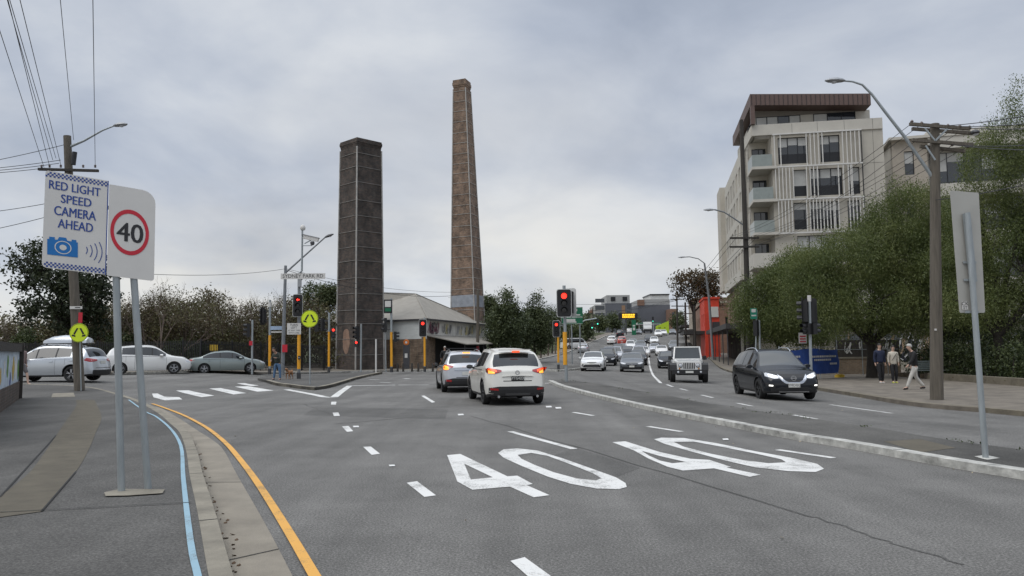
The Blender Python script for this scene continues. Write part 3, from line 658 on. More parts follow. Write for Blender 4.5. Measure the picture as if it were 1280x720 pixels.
    for wy in ax:
        for s_ in (-1, 1):
            tw = .21; cx = s_ * (hw - .5 * tw - .015)
            tyre = MB().lathe([(r * .66, -tw / 2 + .02), (r * .72, -tw / 2), (r * .93, -tw / 2), (r, -tw / 2 + .035), (r, tw / 2 - .035), (r * .93, tw / 2), (r * .72, tw / 2), (r * .66, tw / 2 - .02)], (cx, wy, r), 'X', 28 if hi else 14)
            hub = MB().lathe([(.001, -tw * .3), (r * .30, -tw * .3), (r * .30, tw * .3), (.001, tw * .3)], (cx, wy, r), 'X', 14)
            hb = hub.build('wheel', M_TRIM, root, smooth=40); tyre.build('tyre', M_TYRE, hb, smooth=40)
            rb = MB().lathe([(r * .67, -tw / 2 + .02), (r * .67, tw / 2 - .03), (r * .62, tw / 2 - .03), (r * .62, -tw / 2 + .02)], (cx, wy, r), 'X', 24 if hi else 12)
            nsp = 5; xo = cx + s_ * (tw / 2 - .035)
            if hi:
                for k in range(nsp):
                    for dd in (-.16, .16):
                        a = 2 * math.pi * k / nsp + .3 + dd; b_ = 2 * math.pi * k / nsp + .3
                        rb.bar((xo, wy + math.cos(b_) * r * .10, r + math.sin(b_) * r * .10), (xo - s_ * .008, wy + math.cos(a) * r * .64, r + math.sin(a) * r * .64), .028, .045, up=(1, 0, 0))
                rb.lathe([(.001, .012), (r * .16, .010), (r * .17, -.02)], (xo, wy, r), 'X', 12)
                dk = MB().lathe([(.001, 0), (r * .62, 0)], (xo - s_ * .055, wy, r), 'X', 20); dk.build('brake_disc', M_TRIM, hb)
            else:
                rb.lathe([(.001, .0), (r * .6, .0)], (xo - s_ * .01, wy, r), 'X', 12)
            rb.build('rim', rimm, hb, smooth=35)
    # ---- surface fitted details
    def ys_at(x, z, s_):
        h = bvh.ray_cast(Vector((x, s_ * 6, z)), Vector((0, -s_, 0)))
        return h[0].y if h[0] is not None else s_ * he
    def xs_at(y, z, s_):
        h = bvh.ray_cast(Vector((s_ * 3, y, z)), Vector((-s_, 0, 0)))
        return h[0].x if h[0] is not None else s_ * hw
    def band(b, pts, s_, off=.008, th=.03, mi=0, n=None):
        pts = [(max(-.955 * hw, min(.955 * hw, p[0])), p[1], p[2]) for p in pts]; xs_ = [p[0] for p in pts]; n = n or max(2, int((xs_[-1] - xs_[0]) / .05)); fr = []; bk = []
        for i in range(n + 1):
            x = xs_[0] + (xs_[-1] - xs_[0]) * i / n
            k = 0
            while k < len(pts) - 2 and pts[k + 1][0] < x: k += 1
            u = (x - pts[k][0]) / max(1e-6, pts[k + 1][0] - pts[k][0]); z0 = pts[k][1] + (pts[k + 1][1] - pts[k][1]) * u; z1 = pts[k][2] + (pts[k + 1][2] - pts[k][2]) * u
            m = max(1, int((z1 - z0) / .06)) if hi else 1
            fr.append([(x, ys_at(x, z0 + (z1 - z0) * q / 3, s_) + s_ * off, z0 + (z1 - z0) * q / 3) for q in range(4)]); bk.append([(p[0], p[1] - s_ * th, p[2]) for p in (fr[-1][0], fr[-1][3])])
        vs = []; fs = []
        for f, q in zip(fr, bk): vs += f + q
        for i in range(n):
            a, c = i * 6, (i + 1) * 6
            for q in range(3): fs.append((a + q, c + q, c + q + 1, a + q + 1))
            fs += [(a, a + 4, c + 4, c), (a + 3, c + 3, c + 5, a + 5)]
        for a in (0, n * 6): fs.append((a, a + 1, a + 2, a + 3, a + 5, a + 4))
        return b.add(vs, fs, mi)
    def mir(pts): return [(-x, a, b_) for x, a, b_ in pts[::-1]]
    def pair(nm, pts, s_, m, off=.008, parent=None):
        o1 = band(MB(), pts, s_, off).build(nm, m, parent or root, smooth=40); o2 = band(MB(), mir(pts), s_, off).build(nm, m, parent or root, smooth=40); return o1, o2
    def sband(b, y0, y1, z0, z1, s_, off=.006):   # small patch on the side
        n = max(1, int(abs(y1 - y0) / .06)); vs = []; fs = []
        for i in range(n + 1):
            y = y0 + (y1 - y0) * i / n
            for z in (z0, z1): x = xs_at(y, z, s_); vs += [(x + s_ * off, y, z), (x - s_ * .02, y, z)]
        for i in range(n):
            a, c = i * 4, i * 4 + 4; fs += [(a, c, c + 2, a + 2), (a, a + 1, c + 1, c), (a + 2, c + 2, c + 3, a + 3)]
        fs += [(0, 2, 3, 1), (n * 4, n * 4 + 1, n * 4 + 3, n * 4 + 2)]
        return b.add(vs, fs)
    Z = sz; w = hw
    def plate_(z, s_, black=False, wd=.37):
        y = ys_at(0, z, s_) + s_ * .022
        o = MB().box(-wd / 2, wd / 2, y - .008, y + .008, z - .065, z + .065).build('number_plate', M_PLATEK if black else M_PLATE, root)
        if plate and hi:
            v, f = text_geo(plate, .115, .002, sx=.85); M_ = frame((0, y + s_ * .011, z), (-s_, 0, 0), (0, 0, 1))
            MB().merge(v, f, M_).build('plate_letters', M_PLATE if black else M_TEXTK, o)
    HM = M_HEADON if head_on else M_HEADL
    if front == 'plain':
        pair('headlight', [(w * .52, .60 * Z, .67 * Z), (w * .75, .60 * Z, .74 * Z), (w * .93, .68 * Z, .80 * Z)], 1, HM)
        band(MB(), [(-w * .42, .56 * Z, .66 * Z), (w * .42, .56 * Z, .66 * Z)], 1).build('grille', M_TRIM, root); band(MB(), [(-w * .6, .28 * Z, .40 * Z), (w * .6, .28 * Z, .40 * Z)], 1).build('air_intake', M_TRIM, root)
        if parts: plate_(.47 * Z, 1)
    elif front == 'corolla':
        pair('headlight', [(w * .40, .655, .70), (w * .62, .645, .73), (w * .85, .68, .77), (w * .95, .72, .785)], 1, M_HEADL)
        band(MB(), [(-w * .38, .64, .69), (w * .38, .64, .69)], 1).build('grille', M_TRIM, root)
        band(MB(), [(-w * .72, .30, .33), (-w * .60, .30, .50), (w * .60, .30, .50), (w * .72, .30, .33)], 1).build('air_intake', M_TRIM, root)
        band(MB(), [(-w * .55, .375, .40), (w * .55, .375, .40)], 1, off=.018).build('intake_bar', M_CHROME, root); pair('fog_lamp_surround', [(w * .70, .36, .56), (w * .78, .36, .54), (w * .86, .40, .46)], 1, M_TRIM)
        plate_(.56, 1)
    elif front == 'mercedes':
        pair('headlight', [(w * .50, .60, .68), (w * .70, .60, .72), (w * .92, .67, .76)], 1, M_HEADL)
        g = band(MB(), [(-w * .44, .56, .66), (-w * .36, .48, .70), (w * .36, .48, .70), (w * .44, .56, .66)], 1).build('grille', M_TRIM, root)
        band(MB(), [(-w * .42, .585, .61), (w * .42, .585, .61)], 1, off=.02).build('grille_bar', M_CHROME, g); MB().lathe([(.055, 0), (.075, 0), (.075, .02), (.055, .02), (.055, 0)], (0, ys_at(0, .6, 1) + .02, .6), 'Y', 16).build('badge', M_CHROME, g)
        band(MB(), [(-w * .80, .26, .40), (-w * .5, .24, .38), (w * .5, .24, .38), (w * .80, .26, .40)], 1).build('air_intake', M_TRIM, root); plate_(.44, 1)
    elif front == 'xtrail':
        pair('headlight', [(w * .46, .74, .80), (w * .66, .72, .865), (w * .90, .80, .93), (w * .97, .88, .945)], 1, M_HEADL); pair('headlight_beam', [(w * .52, .755, .80), (w * .66, .75, .84), (w * .80, .80, .87)], 1, M_HEADON, .014)
        g = band(MB(), [(-w * .48, .70, .86), (-w * .40, .55, .87), (w * .40, .55, .87), (w * .48, .70, .86)], 1, .006).build('grille', M_TRIM, root)
        for s2 in (1, -1):
            pts = [(w * .20, .56, .62), (w * .30, .565, .66), (w * .42, .66, .80), (w * .50, .77, .865)]
            band(MB(), pts if s2 > 0 else mir(pts), 1, .022).build('chrome_v', M_CHROME, g)
        band(MB(), [(-w * .22, .56, .615), (w * .22, .56, .615)], 1, .021).build('chrome_v', M_CHROME, g)
        yb = ys_at(0, .73, 1) + .03; MB().lathe([(.062, -.01), (.085, -.01), (.085, .012), (.062, .012), (.062, -.01)], (0, yb, .735), 'Y', 20).box(-.10, .10, yb - .01, yb + .016, .718, .752).build('badge', M_CHROME, g)
        band(MB(), [(-w * .60, .34, .42), (-w * .45, .32, .46), (w * .45, .32, .46), (w * .60, .34, .42)], 1, .006).build('air_intake', M_TRIM, root)
        band(MB(), [(-w * .52, .285, .315), (w * .52, .285, .315)], 1, .02).build('skid_trim', M_CHROME, root)
        pair('fog_lamp_surround', [(w * .64, .44, .52), (w * .76, .43, .56), (w * .92, .48, .58)], 1, M_TRIM); pair('fog_lamp', [(w * .72, .485, .52), (w * .84, .49, .53)], 1, M_HEADON, .018); plate_(.51, 1)
    if rear == 'plain':
        o1, o2 = pair('taillight', [(w * .60, .80 * Z, .88 * Z), (w * .8, .78 * Z, .93 * Z), (w * .97, .82 * Z, .95 * Z)], -1, M_LAMPON if tail_on else M_REDL)
        if parts: plate_(.66 * Z, -1)
    elif rear == 'cx5':
        lo_ = [(w * .50, .985, 1.03), (w * .62, .945, 1.055), (w * .76, .92, 1.075), (w * .90, .925, 1.095), (w * .985, .97, 1.105)]
        for o in pair('taillight', lo_, -1, M_REDL, .010): pass
        pair('lit_lamp', [(w * .72, .935, .975), (w * .80, .930, 1.00), (w * .90, .935, 1.03)], -1, M_AMB, .018); pair('brake_lamp', [(w * .66, .97, 1.03), (w * .78, 1.005, 1.065), (w * .93, 1.035, 1.085)], -1, M_LAMPON, .016)
        MB().box(-.115, .115, -he + .28, -he + .30, 1.535, 1.585).build('high_brake_light', M_LAMPON, root)
        band(MB(), [(-w * .50, .84, .865), (-w * .2, .855, .88), (w * .2, .855, .88), (w * .50, .84, .865)], -1, .03).build('tailgate_handle', pt, root)
        band(MB(), [(-w * .46, .705, .725), (w * .46, .705, .725)], -1, .004).build('tailgate_recess', M_SEAM, root)
        band(MB(), [(-w * .90, .30, .52), (-w * .6, .26, .56), (w * .6, .26, .56), (w * .90, .30, .52)], -1, .006).build('lower_bumper', M_TRIM, root); pair('reflector', [(w * .62, .44, .50), (w * .86, .46, .52)], -1, M_REDL, .014)
        band(MB(), [(-w * .40, .30, .36), (w * .40, .30, .36)], -1, .012).build('diffuser', mat('grey_plastic', (.07, .07, .07), .5), root)
        MB().tube([(w * .62, -he - .02, .27), (w * .62, -he + .15, .27)], .038, 12).build('exhaust', M_CHROME, root); MB().tube([(-w * .62, -he - .02, .27), (-w * .62, -he + .15, .27)], .038, 12).build('exhaust', M_CHROME, root)
        yb = ys_at(0, .95, -1) - .012; MB().lathe([(.045, -.006), (.065, -.006), (.065, .008), (.045, .008), (.045, -.006)], (0, yb, .955), 'Y', 18).build('badge', M_CHROME, root)
        plate_(.79, -1, True); MB().box(-hw * .50, hw * .50, -he + .34, -he + .60, 1.60, 1.63).build('spoiler', pt, root)
        MB().tube([(0, -1.2, 1.69), (0, -1.26, 1.73)], [.02, .006], 8).build('roof_aerial', M_TRIM, root)
    elif rear == 'outback':
        pair('taillight', [(w * .56, .98, 1.02), (w * .70, .93, 1.06), (w * .86, .86, 1.09), (w * .985, .86, 1.10)], -1, M_REDL, .010); pair('lit_lamp', [(w * .76, .90, .99), (w * .86, .87, 1.05), (w * .96, .90, 1.05)], -1, M_AMB, .020)
        MB().box(-.14, .14, -he + .27, -he + .29, 1.50, 1.55).build('high_brake_light', M_AMB, root)
        band(MB(), [(-w * .52, .855, .895), (w * .52, .855, .895)], -1, .02).build('chrome_strip', M_CHROME, root); band(MB(), [(-w * .90, .26, .50), (-w * .6, .24, .56), (w * .6, .24, .56), (w * .90, .26, .50)], -1, .006).build('lower_bumper', M_TRIM, root)
        pair('reflector', [(w * .64, .42, .50), (w * .86, .44, .52)], -1, M_REDL, .014); band(MB(), [(-w * .45, .575, .60), (w * .45, .575, .60)], -1, .004).build('bumper_gap', M_SEAM, root); plate_(.74, -1)
    elif rear == 'kodiaq':
        pair('taillight', [(w * .42, .93, 1.0), (w * .60, .90, 1.02), (w * .86, .88, 1.06), (w * .985, .94, 1.07)], -1, M_REDL, .010); band(MB(), [(-w * .80, .26, .48), (w * .80, .26, .48)], -1, .006).build('lower_bumper', M_TRIM, root)
        band(MB(), [(-w * .60, .60, .62), (w * .60, .60, .62)], -1, .004).build('bumper_gap', M_SEAM, root); plate_(.86, -1)
    if hi:
        for s_ in (-1, 1):       # door gaps, handles, mirrors, window frames
            for yy in (pil[0], pil[1] + .72 * sy, ax[0] + Ra * .75):
                z1 = bt(yy) - .01; z0 = sill + .1 if yy != ax[0] + Ra * .75 else r + .42
                m = max(2, int((z1 - z0) / .08)); vs = []
                for i in range(m + 1):
                    z = z0 + (z1 - z0) * i / m; x = xs_at(yy, z, s_) + s_ * .002; vs += [(x, yy - .005, z), (x, yy + .005, z)]
                MB().add(vs, [(2 * i, 2 * i + 1, 2 * i + 3, 2 * i + 2) for i in range(m)]).build('door_gap', M_SEAM, root)
            for yy in (pil[0] + .10, pil[0] - .78 * sy if kind != 'sedan' else pil[0] - .70):
                sband(MB(), yy - .0, yy + .17, bt(yy) - .14, bt(yy) - .105, s_, .03).build('door_handle', pt, root)
            sband(MB(), sg[0], sg[1] - .06, bt(0) + .0, bt(0) + .018, s_, .006).build('window_trim', M_CHROME if rails == 'chrome' else M_TRIM, root)
            my = sg[1] - .22 * sy; mz = bt(my) + .09; mx = s_ * (sidew(my, bt(my)) - .02)
            mb = MB(); vs = []
            mb.lathe([(.001, -.10), (.05, -.095), (.075, -.06), (.085, 0), (.085, .07), (.07, .085), (.001, .085)], (mx + s_ * .13, my, mz), 'Y', 12, M=Matrix.Diagonal((1.25, 1, .8))).bar((mx - s_ * .02, my, mz - .03), (mx + s_ * .08, my, mz - .02), .06, .04)
            mo = mb.build('door_mirror', mirror or pt, root, smooth=40); MB().box(mx + s_ * .13 - .085, mx + s_ * .13 + .085, my - .105, my - .101, mz - .05, mz + .05).build('mirror_glass', M_GLASS, mo)
            if rails:
                xr = lambda y: rwf(y) * .93; pr = []
                ya, yb = sg[0] + .1, .35
                for i in range(11):
                    y = ya + (yb - ya) * i / 10; lift = .075 if 0 < i < 10 else .0
                    pr.append((s_ * xr(y), y, tt(y) - .045 + lift * math.sin(math.pi * i / 10) ** .35))
                MB().tube(pr, .018, 8).build('roof_rail', M_CHROME if rails == 'chrome' else M_TRIM, root, smooth=40)
    return root
def hd(dx, dy): return -math.atan2(dx, dy)         # rotation that turns local +Y to (dx,dy)
def place(px, py, dz=0.0):
    p = P(px, py, dz); return (p.x, p.y, H(p.x, p.y) + dz)
ST = (.17, 1.0)
def tilt(o, dx, dy):
    x, y, _ = o.location; l = math.hypot(dx, dy); dx, dy = dx / l, dy / l
    o.rotation_euler = Matrix(((dy, dx, 0), (-dx, dy, 0), (0, 0, 1))).to_euler(); s = (H(x + dx * 1.4, y + dy * 1.4) - H(x - dx * 1.4, y - dy * 1.4)) / 2.8
    o.rotation_euler = (math.atan(s), 0, hd(dx, dy)); return o
# ---- the near cars
car('parked_suv', 'white pearl SUV with glowing tail lights, nearest car in the lane, black plate', (-.30, 24.2, 0), hd(-.20, 1), 'suv', PPEARL, front='plain', rear='cx5', tail_on=True, plate='YTG42D', mirror=M_TRIM, rim=M_RIMD)
bpy.data.objects['parked_suv'].name = 'suv'
o = car('station_wagon', 'silver wagon with roof racks stopped in front of the pearl white SUV', (-2.15, 31.3, 0), hd(-.17, 1), 'wagon', PS, W=1.84, Hh=1.64, rear='outback', tail_on=True, rails='chrome', plate='', rim=M_RIMD, mirror=M_TRIM)
for yy in (.1, -1.0): MB().bar((-.66, yy, 1.70), (.66, yy, 1.70), .07, .03).build('roof_bar', M_TRIM, o)
car('suv', 'dark navy-black SUV with lit headlights and chrome grille driving towards the camera', (9.13, 26.7, H(9.13, 26.7)), hd(-.035, -1), 'suv', PK, L=4.64, W=1.83, Hh=1.70, front='xtrail', rear='plain', rails='chrome', plate='YMC45G', rim=M_RIMD)
def kodiaq():
    p = place(66, 476.8); o = car('suv', 'silver SUV with a silver roof box crossing behind the timber pole', p, hd(-1, .02), 'suv', PLS, L=4.7, W=1.88, Hh=1.66, rear='kodiaq', rails='chrome', clad=True, plate='')
    z = 1.74; pr = [(-1.35, .02, .02), (-1.30, .30, .12), (-1.0, .38, .17), (-.2, .40, .19), (.35, .36, .16), (.75, .22, .08), (.85, .05, .02)]; vs = []; fs = []
    for y, hw_, h in pr:
        for k in range(10):
            a = math.pi * k / 9; vs.append((math.cos(a) * hw_ * (1 if hw_ > .1 else 1), y, z + h * 2 * math.sin(a) ** .7 if 0 < k < 9 else z))
    for i in range(len(pr) - 1):
        for k in range(9): fs.append((i * 10 + k, i * 10 + k + 1, (i + 1) * 10 + k + 1, (i + 1) * 10 + k))
        fs.append((i * 10, (i + 1) * 10, (i + 1) * 10 + 9, i * 10 + 9))
    fs += [tuple(range(10)), tuple(60 + k for k in range(10))]
    rb = MB().add([(v[0] + .1, v[1] - .3, v[2]) for v in vs], fs).build('roof_box', PLS, None, smooth=50)
    rb.location = p; rb.rotation_euler = (0, 0, hd(-1, .02)); tag(rb, 'silver roof box carried on the silver SUV behind the timber pole', 'roof box')
    for yy in (-.9, .1): MB().bar((-.66, yy - .1, 1.715), (.66, yy - .1, 1.715), .07, .03).build('roof_bar', M_TRIM, o)
kodiaq()
p = place(184, 467.6); car('suv', 'white SUV queuing behind the grey-green sedan beside the park fence', p, hd(.90, .42), 'suv', PW, L=4.88, W=1.94, Hh=1.76, clad=False, rim=M_RIM)
p = place(283, 466.4); car('sedan', 'grey-green sedan at the head of the side road by the park fence', p, hd(.92, .40), 'sedan', PGS, L=4.77, W=1.82, Hh=1.47)
def jeep():
    p = place(864, 479.0); root = thing('offroad_vehicle', 'white boxy off-road vehicle with black mudguards and slotted grille', 'car', (p[0] + .3, p[1] + 2.1, H(p[0], p[1] + 2)), hd(-.17, -1)); B = lambda: MB()
    def shell(prof, w, nm, m, z0=None):
        pass
    # tub + hood, bevelled sections along y
    def loft(secs, m, nm, par=root, sm=35):
        vs = []; fs = []
        for y, w, z0, z1, c in secs: vs += [(-w, y, z0), (-w, y, z1 - c), (-w + c, y, z1), (w - c, y, z1), (w, y, z1 - c), (w, y, z0)]
        n = len(secs)
        for i in range(n - 1):
            for k in range(6): fs.append((i * 6 + k, i * 6 + (k + 1) % 6, (i + 1) * 6 + (k + 1) % 6, (i + 1) * 6 + k))
        fs += [tuple(range(6)), tuple((n - 1) * 6 + k for k in range(6))]
        return MB().add(vs, fs).build(nm, m, par, smooth=sm)
    loft([(-2.0, .74, .55, 1.12, .03), (.55, .76, .55, 1.14, .03), (.62, .75, .55, 1.16, .04)], PW, 'body'); loft([(.62, .70, .62, 1.17, .07), (1.2, .66, .62, 1.14, .07), (1.72, .60, .62, 1.08, .06)], PW, 'bonnet')
    loft([(-1.98, .70, 1.12, 1.80, .05), (.25, .70, 1.14, 1.82, .05), (.33, .69, 1.14, 1.79, .04)], M_TRIM, 'hard_top')
    wf = MB()                                              # windscreen frame
    for a, b in (((-.69, .60, 1.15), (-.62, .38, 1.80)), ((.69, .60, 1.15), (.62, .38, 1.80)), ((-.64, .38, 1.79), (.64, .38, 1.79)), ((-.70, .60, 1.17), (.70, .60, 1.17))): wf.bar(a, b, .07, .06)
    wf.build('windscreen_frame', PW, root); MB().prism([(-.66, 0), (.66, 0), (.60, .64), (-.60, .64)], (0, .585, 1.17), (1, 0, 0), (0, -.31, .95), (0, -.02, 0)).build('windscreen', M_GLASS2, root)
    for s_ in (-1, 1):
        MB().box(s_ * .70 - .006, s_ * .70 + .006, -.25, .22, 1.20, 1.70).build('side_window', M_GLASS, root); MB().box(s_ * .70 - .006, s_ * .70 + .006, -1.1, -.35, 1.20, 1.70).build('side_window', M_GLASS, root)
        MB().bar((s_ * .96, .42, 1.24), (s_ * .80, .44, 1.22), .16, .20).bar((s_ * .8, .44, 1.2), (s_ * .7, .44, 1.15), .05).build('door_mirror', M_TRIM, root)
        for wy in (-1.35, 1.25):                           # flat-topped mudguards
            ol = [(-.62, .55), (-.50, .86), (-.34, .99), (.36, 1.0), (.52, .90), (.58, .62)]; il = [(.50, .60), (.44, .82), (.30, .91), (-.28, .90), (-.42, .80), (-.53, .55)]
            MB().prism(ol + il, (s_ * .60, wy, 0), (0, 1, 0), (0, 0, 1), (s_ * .335, 0, 0)).build('mudguard', M_TRIM, root)
            r = .39; cx = s_ * .80; hb = MB().lathe([(.001, -.07), (.1, -.07), (.1, .07), (.001, .07)], (cx, wy, r), 'X', 12).build('wheel', M_TRIM, root)
            MB().lathe([(.24, -.11), (.36, -.13), (r, -.10), (r, .10), (.36, .13), (.24, .11)], (cx, wy, r), 'X', 28).build('tyre', M_TYRE, hb, smooth=40)
            rb = MB().lathe([(.25, -.10), (.25, .10), (.22, .10), (.22, -.08)], (cx, wy, r), 'X', 20)
            for k in range(5): a = k * 1.2566; rb.bar((cx + s_ * .07, wy, r), (cx + s_ * .06, wy + .23 * math.cos(a), r + .23 * math.sin(a)), .03, .07, up=(1, 0, 0))
            rb.build('rim', M_RIM, hb)
    g = MB()                                               # seven-slot grille plate
    g.box(-.60, .60, 1.72, 1.78, .66, 1.06).build('grille', PW, root)
    gr = bpy.context.scene.objects[-1] if False else root
    for k in range(7): x = -.252 + k * .084; MB().box(x - .025, x + .025, 1.775, 1.79, .70, 1.0).build('grille_slot', M_TRIM, root)
    for s_ in (-1, 1):
        hl = MB().lathe([(.001, .035), (.07, .03), (.09, .015), (.098, 0), (.105, .0), (.105, -.02)], (s_ * .42, 1.79, .87), 'Y', 18).build('headlight', M_HEADL, root, smooth=50)
        MB().lathe([(.094, .02), (.108, .02), (.108, -.02)], (s_ * .42, 1.785, .87), 'Y', 18).build('lamp_ring', M_TRIM, hl); MB().lathe([(.001, .02), (.035, .015), (.04, 0)], (s_ * .47, 1.79, .71), 'Y', 10).build('indicator', M_AMB if False else mat('amber_lens', (.5, .2, .03), .3), root)
        MB().lathe([(.001, .02), (.05, .01), (.055, -.03)], (s_ * .55, 2.04, .55), 'Y', 12).build('fog_lamp', M_HEADL, root)
    MB().obox((0, 1.93, .55), (.84, 0, 0), (0, .10, 0), (0, 0, .11)).box(-.62, .62, 1.78, 2.0, .62, .66).build('bumper', M_TRIM, root)
    MB().box(-.19, .19, 2.032, 2.044, .50, .60).build('number_plate', M_PLATE, root); MB().box(-.60, .60, -1.9, 1.7, .38, .62).build('chassis', M_TRIM, root)
jeep()
# ---- oncoming queue and the traffic on the hill (position, kind, paint, label)
def far_car(px, py, kind, pt, label, toward=True, name=None, front='plain', hi=False, back=2.2, **k):
    p = P(px, py); dx, dy = (-ST[0], -1) if toward else ST
    y = p.y + back; x = p.x + back * ST[0]; z = H(x, y)
    o = car(name or ('suv' if kind == 'suv' else 'sedan' if kind == 'sedan' else 'hatchback' if kind == 'hatch' else 'van'), label, (x, y, z), 0, kind, pt, hi=hi, front=front, glass=k.pop('glass', None) or (M_GLASS2 if toward else M_GLASS), parts=p.y < 160, **k)
    return tilt(o, dx, dy)
far_car(740, 464.2, 'sedan', PW, 'white sedan heading the left oncoming queue by the small island', front='corolla', hi=True, plate='')
far_car(790, 465.4, 'sedan', PG, 'dark grey sedan with wide grille heading the queue beside the white centre line', front='mercedes', hi=True, plate='', W=1.82, L=4.6)
G_ = 'cars waiting in the oncoming queue'; GU = 'cars further up the hill'
for a in ((757.5, 457.5, 'suv', PK, 'black SUV with roof rack right behind the white sedan in the queue', True, G_), (761.5, 452.5, 'suv', PG, 'dark SUV third in the left oncoming queue', True, G_), (766.5, 448.5, 'sedan', PDB, 'dark blue sedan fourth in the left oncoming queue', True, G_),
          (772, 444.5, 'suv', PK, 'black SUV fifth in the left oncoming queue', True, G_), (777, 441.5, 'hatch', PS, 'silver hatchback last in the left oncoming queue', True, G_),
          (797.5, 457, 'sedan', PK, 'black sedan right behind the dark grey sedan near the centre line', True, G_), (798.5, 450.5, 'suv', PS, 'silver SUV third in the queue beside the centre line', True, G_), (798, 445.5, 'sedan', PG, 'dark sedan fourth in the queue beside the centre line', True, G_),
          (788, 438, 'suv', PW, 'white SUV between the two oncoming queues further back', True, G_), (791, 434, 'sedan', PGS, 'grey sedan behind the white SUV between the queues', True, G_),
          (769, 452, 'suv', PS, 'silver SUV squeezed between dark cars in the left oncoming queue', True, G_), (784, 446.5, 'hatch', PK, 'black hatchback between the two oncoming queues', True, G_), (804.5, 447, 'sedan', PW, 'white sedan nearest the centre line well back in the queue', True, G_), (801, 438, 'suv', PG, 'dark SUV last in the queue beside the centre line', True, G_),
          (836, 461, 'hatch', PK, 'small black hatchback half hidden behind the white off-road vehicle', True, None), (827.5, 445, 'hatch', PW, 'white hatchback coming down the hill right of the centre line', True, GU), (818.5, 441.5, 'hatch', PS, 'silver hatchback just left of the white one coming downhill', True, GU),
          (843, 438.5, 'suv', PG, 'dark SUV furthest right on the hill in front of the poles', True, GU), (811, 429.5, 'suv', PK, 'black SUV halfway up the hill beside a white car', True, GU), (818, 430.5, 'sedan', PW, 'white sedan halfway up the hill right of a black SUV', True, GU),
          (823, 421.2, 'suv', PW, 'white SUV high on the hill in front of the lime green wall', True, GU), (829.5, 419.5, 'sedan', PW, 'small white sedan just right of the white SUV high on the hill', True, GU), (841, 418.5, 'sedan', PG, 'grey sedan at the top right of the hill road', True, GU),
          (728.5, 441.5, 'hatch', PS, 'silver hatchback driving away near the grass verge', False, None), (764.5, 430.8, 'suv', PW, 'white SUV driving away up the hill beside a red car', False, GU), (777.5, 431.5, 'suv', PR, 'red SUV driving away up the hill', False, GU),
          (775, 421.5, 'suv', PK, 'black SUV near the top of the hill under the amber message board', False, GU), (798, 418.5, 'sedan', PG, 'dark sedan crossing near the green fuel canopy', True, GU), (787, 416.5, 'hatch', PW, 'white hatchback beside the green fuel sign', False, GU)):
    far_car(*a[:5], toward=a[5], group=a[6])
p = place(718, 436.3); tilt(car('van', 'white van side on beside the grass verge left of the hill road', p, 0, 'van', PW, hi=False, parts=False, cat='van', clad=False), .95, .35)
p = P(812, 416.8); o = thing('truck', 'white truck under the green fuel canopy at the hilltop', 'truck', (p.x, p.y + 3, H(p.x, p.y + 3)), hd(-.17, -1))
MB().box(-1.2, 1.2, -4, 1.2, .9, 3.2).build('cargo_box', PW, o); MB().prism([(1.35, .5), (3.0, .5), (3.0, 1.5), (2.7, 2.5), (1.35, 2.6)], (-1.1, 0, 0), (0, 1, 0), (0, 0, 1), (2.2, 0, 0)).build('cab', PW, o); MB().prism([(-1, 1.55), (1, 1.55), (.95, 2.35), (-.95, 2.35)], (0, 3.03, 0), (1, 0, 0), (0, -.12, 1), (0, .02, 0)).build('windscreen', M_GLASS, o)
MB().box(-1.1, 1.1, 3.0, 3.1, .5, 1.1).build('bumper', M_TRIM, o)
for wy in (-2.8, 2.0):
    for s_ in (-1, 1): MB().lathe([(.001, -.15), (.48, -.15), (.48, .15), (.001, .15)], (s_ * .95, wy, .48), 'X', 14).build('wheel', M_TYRE, o)
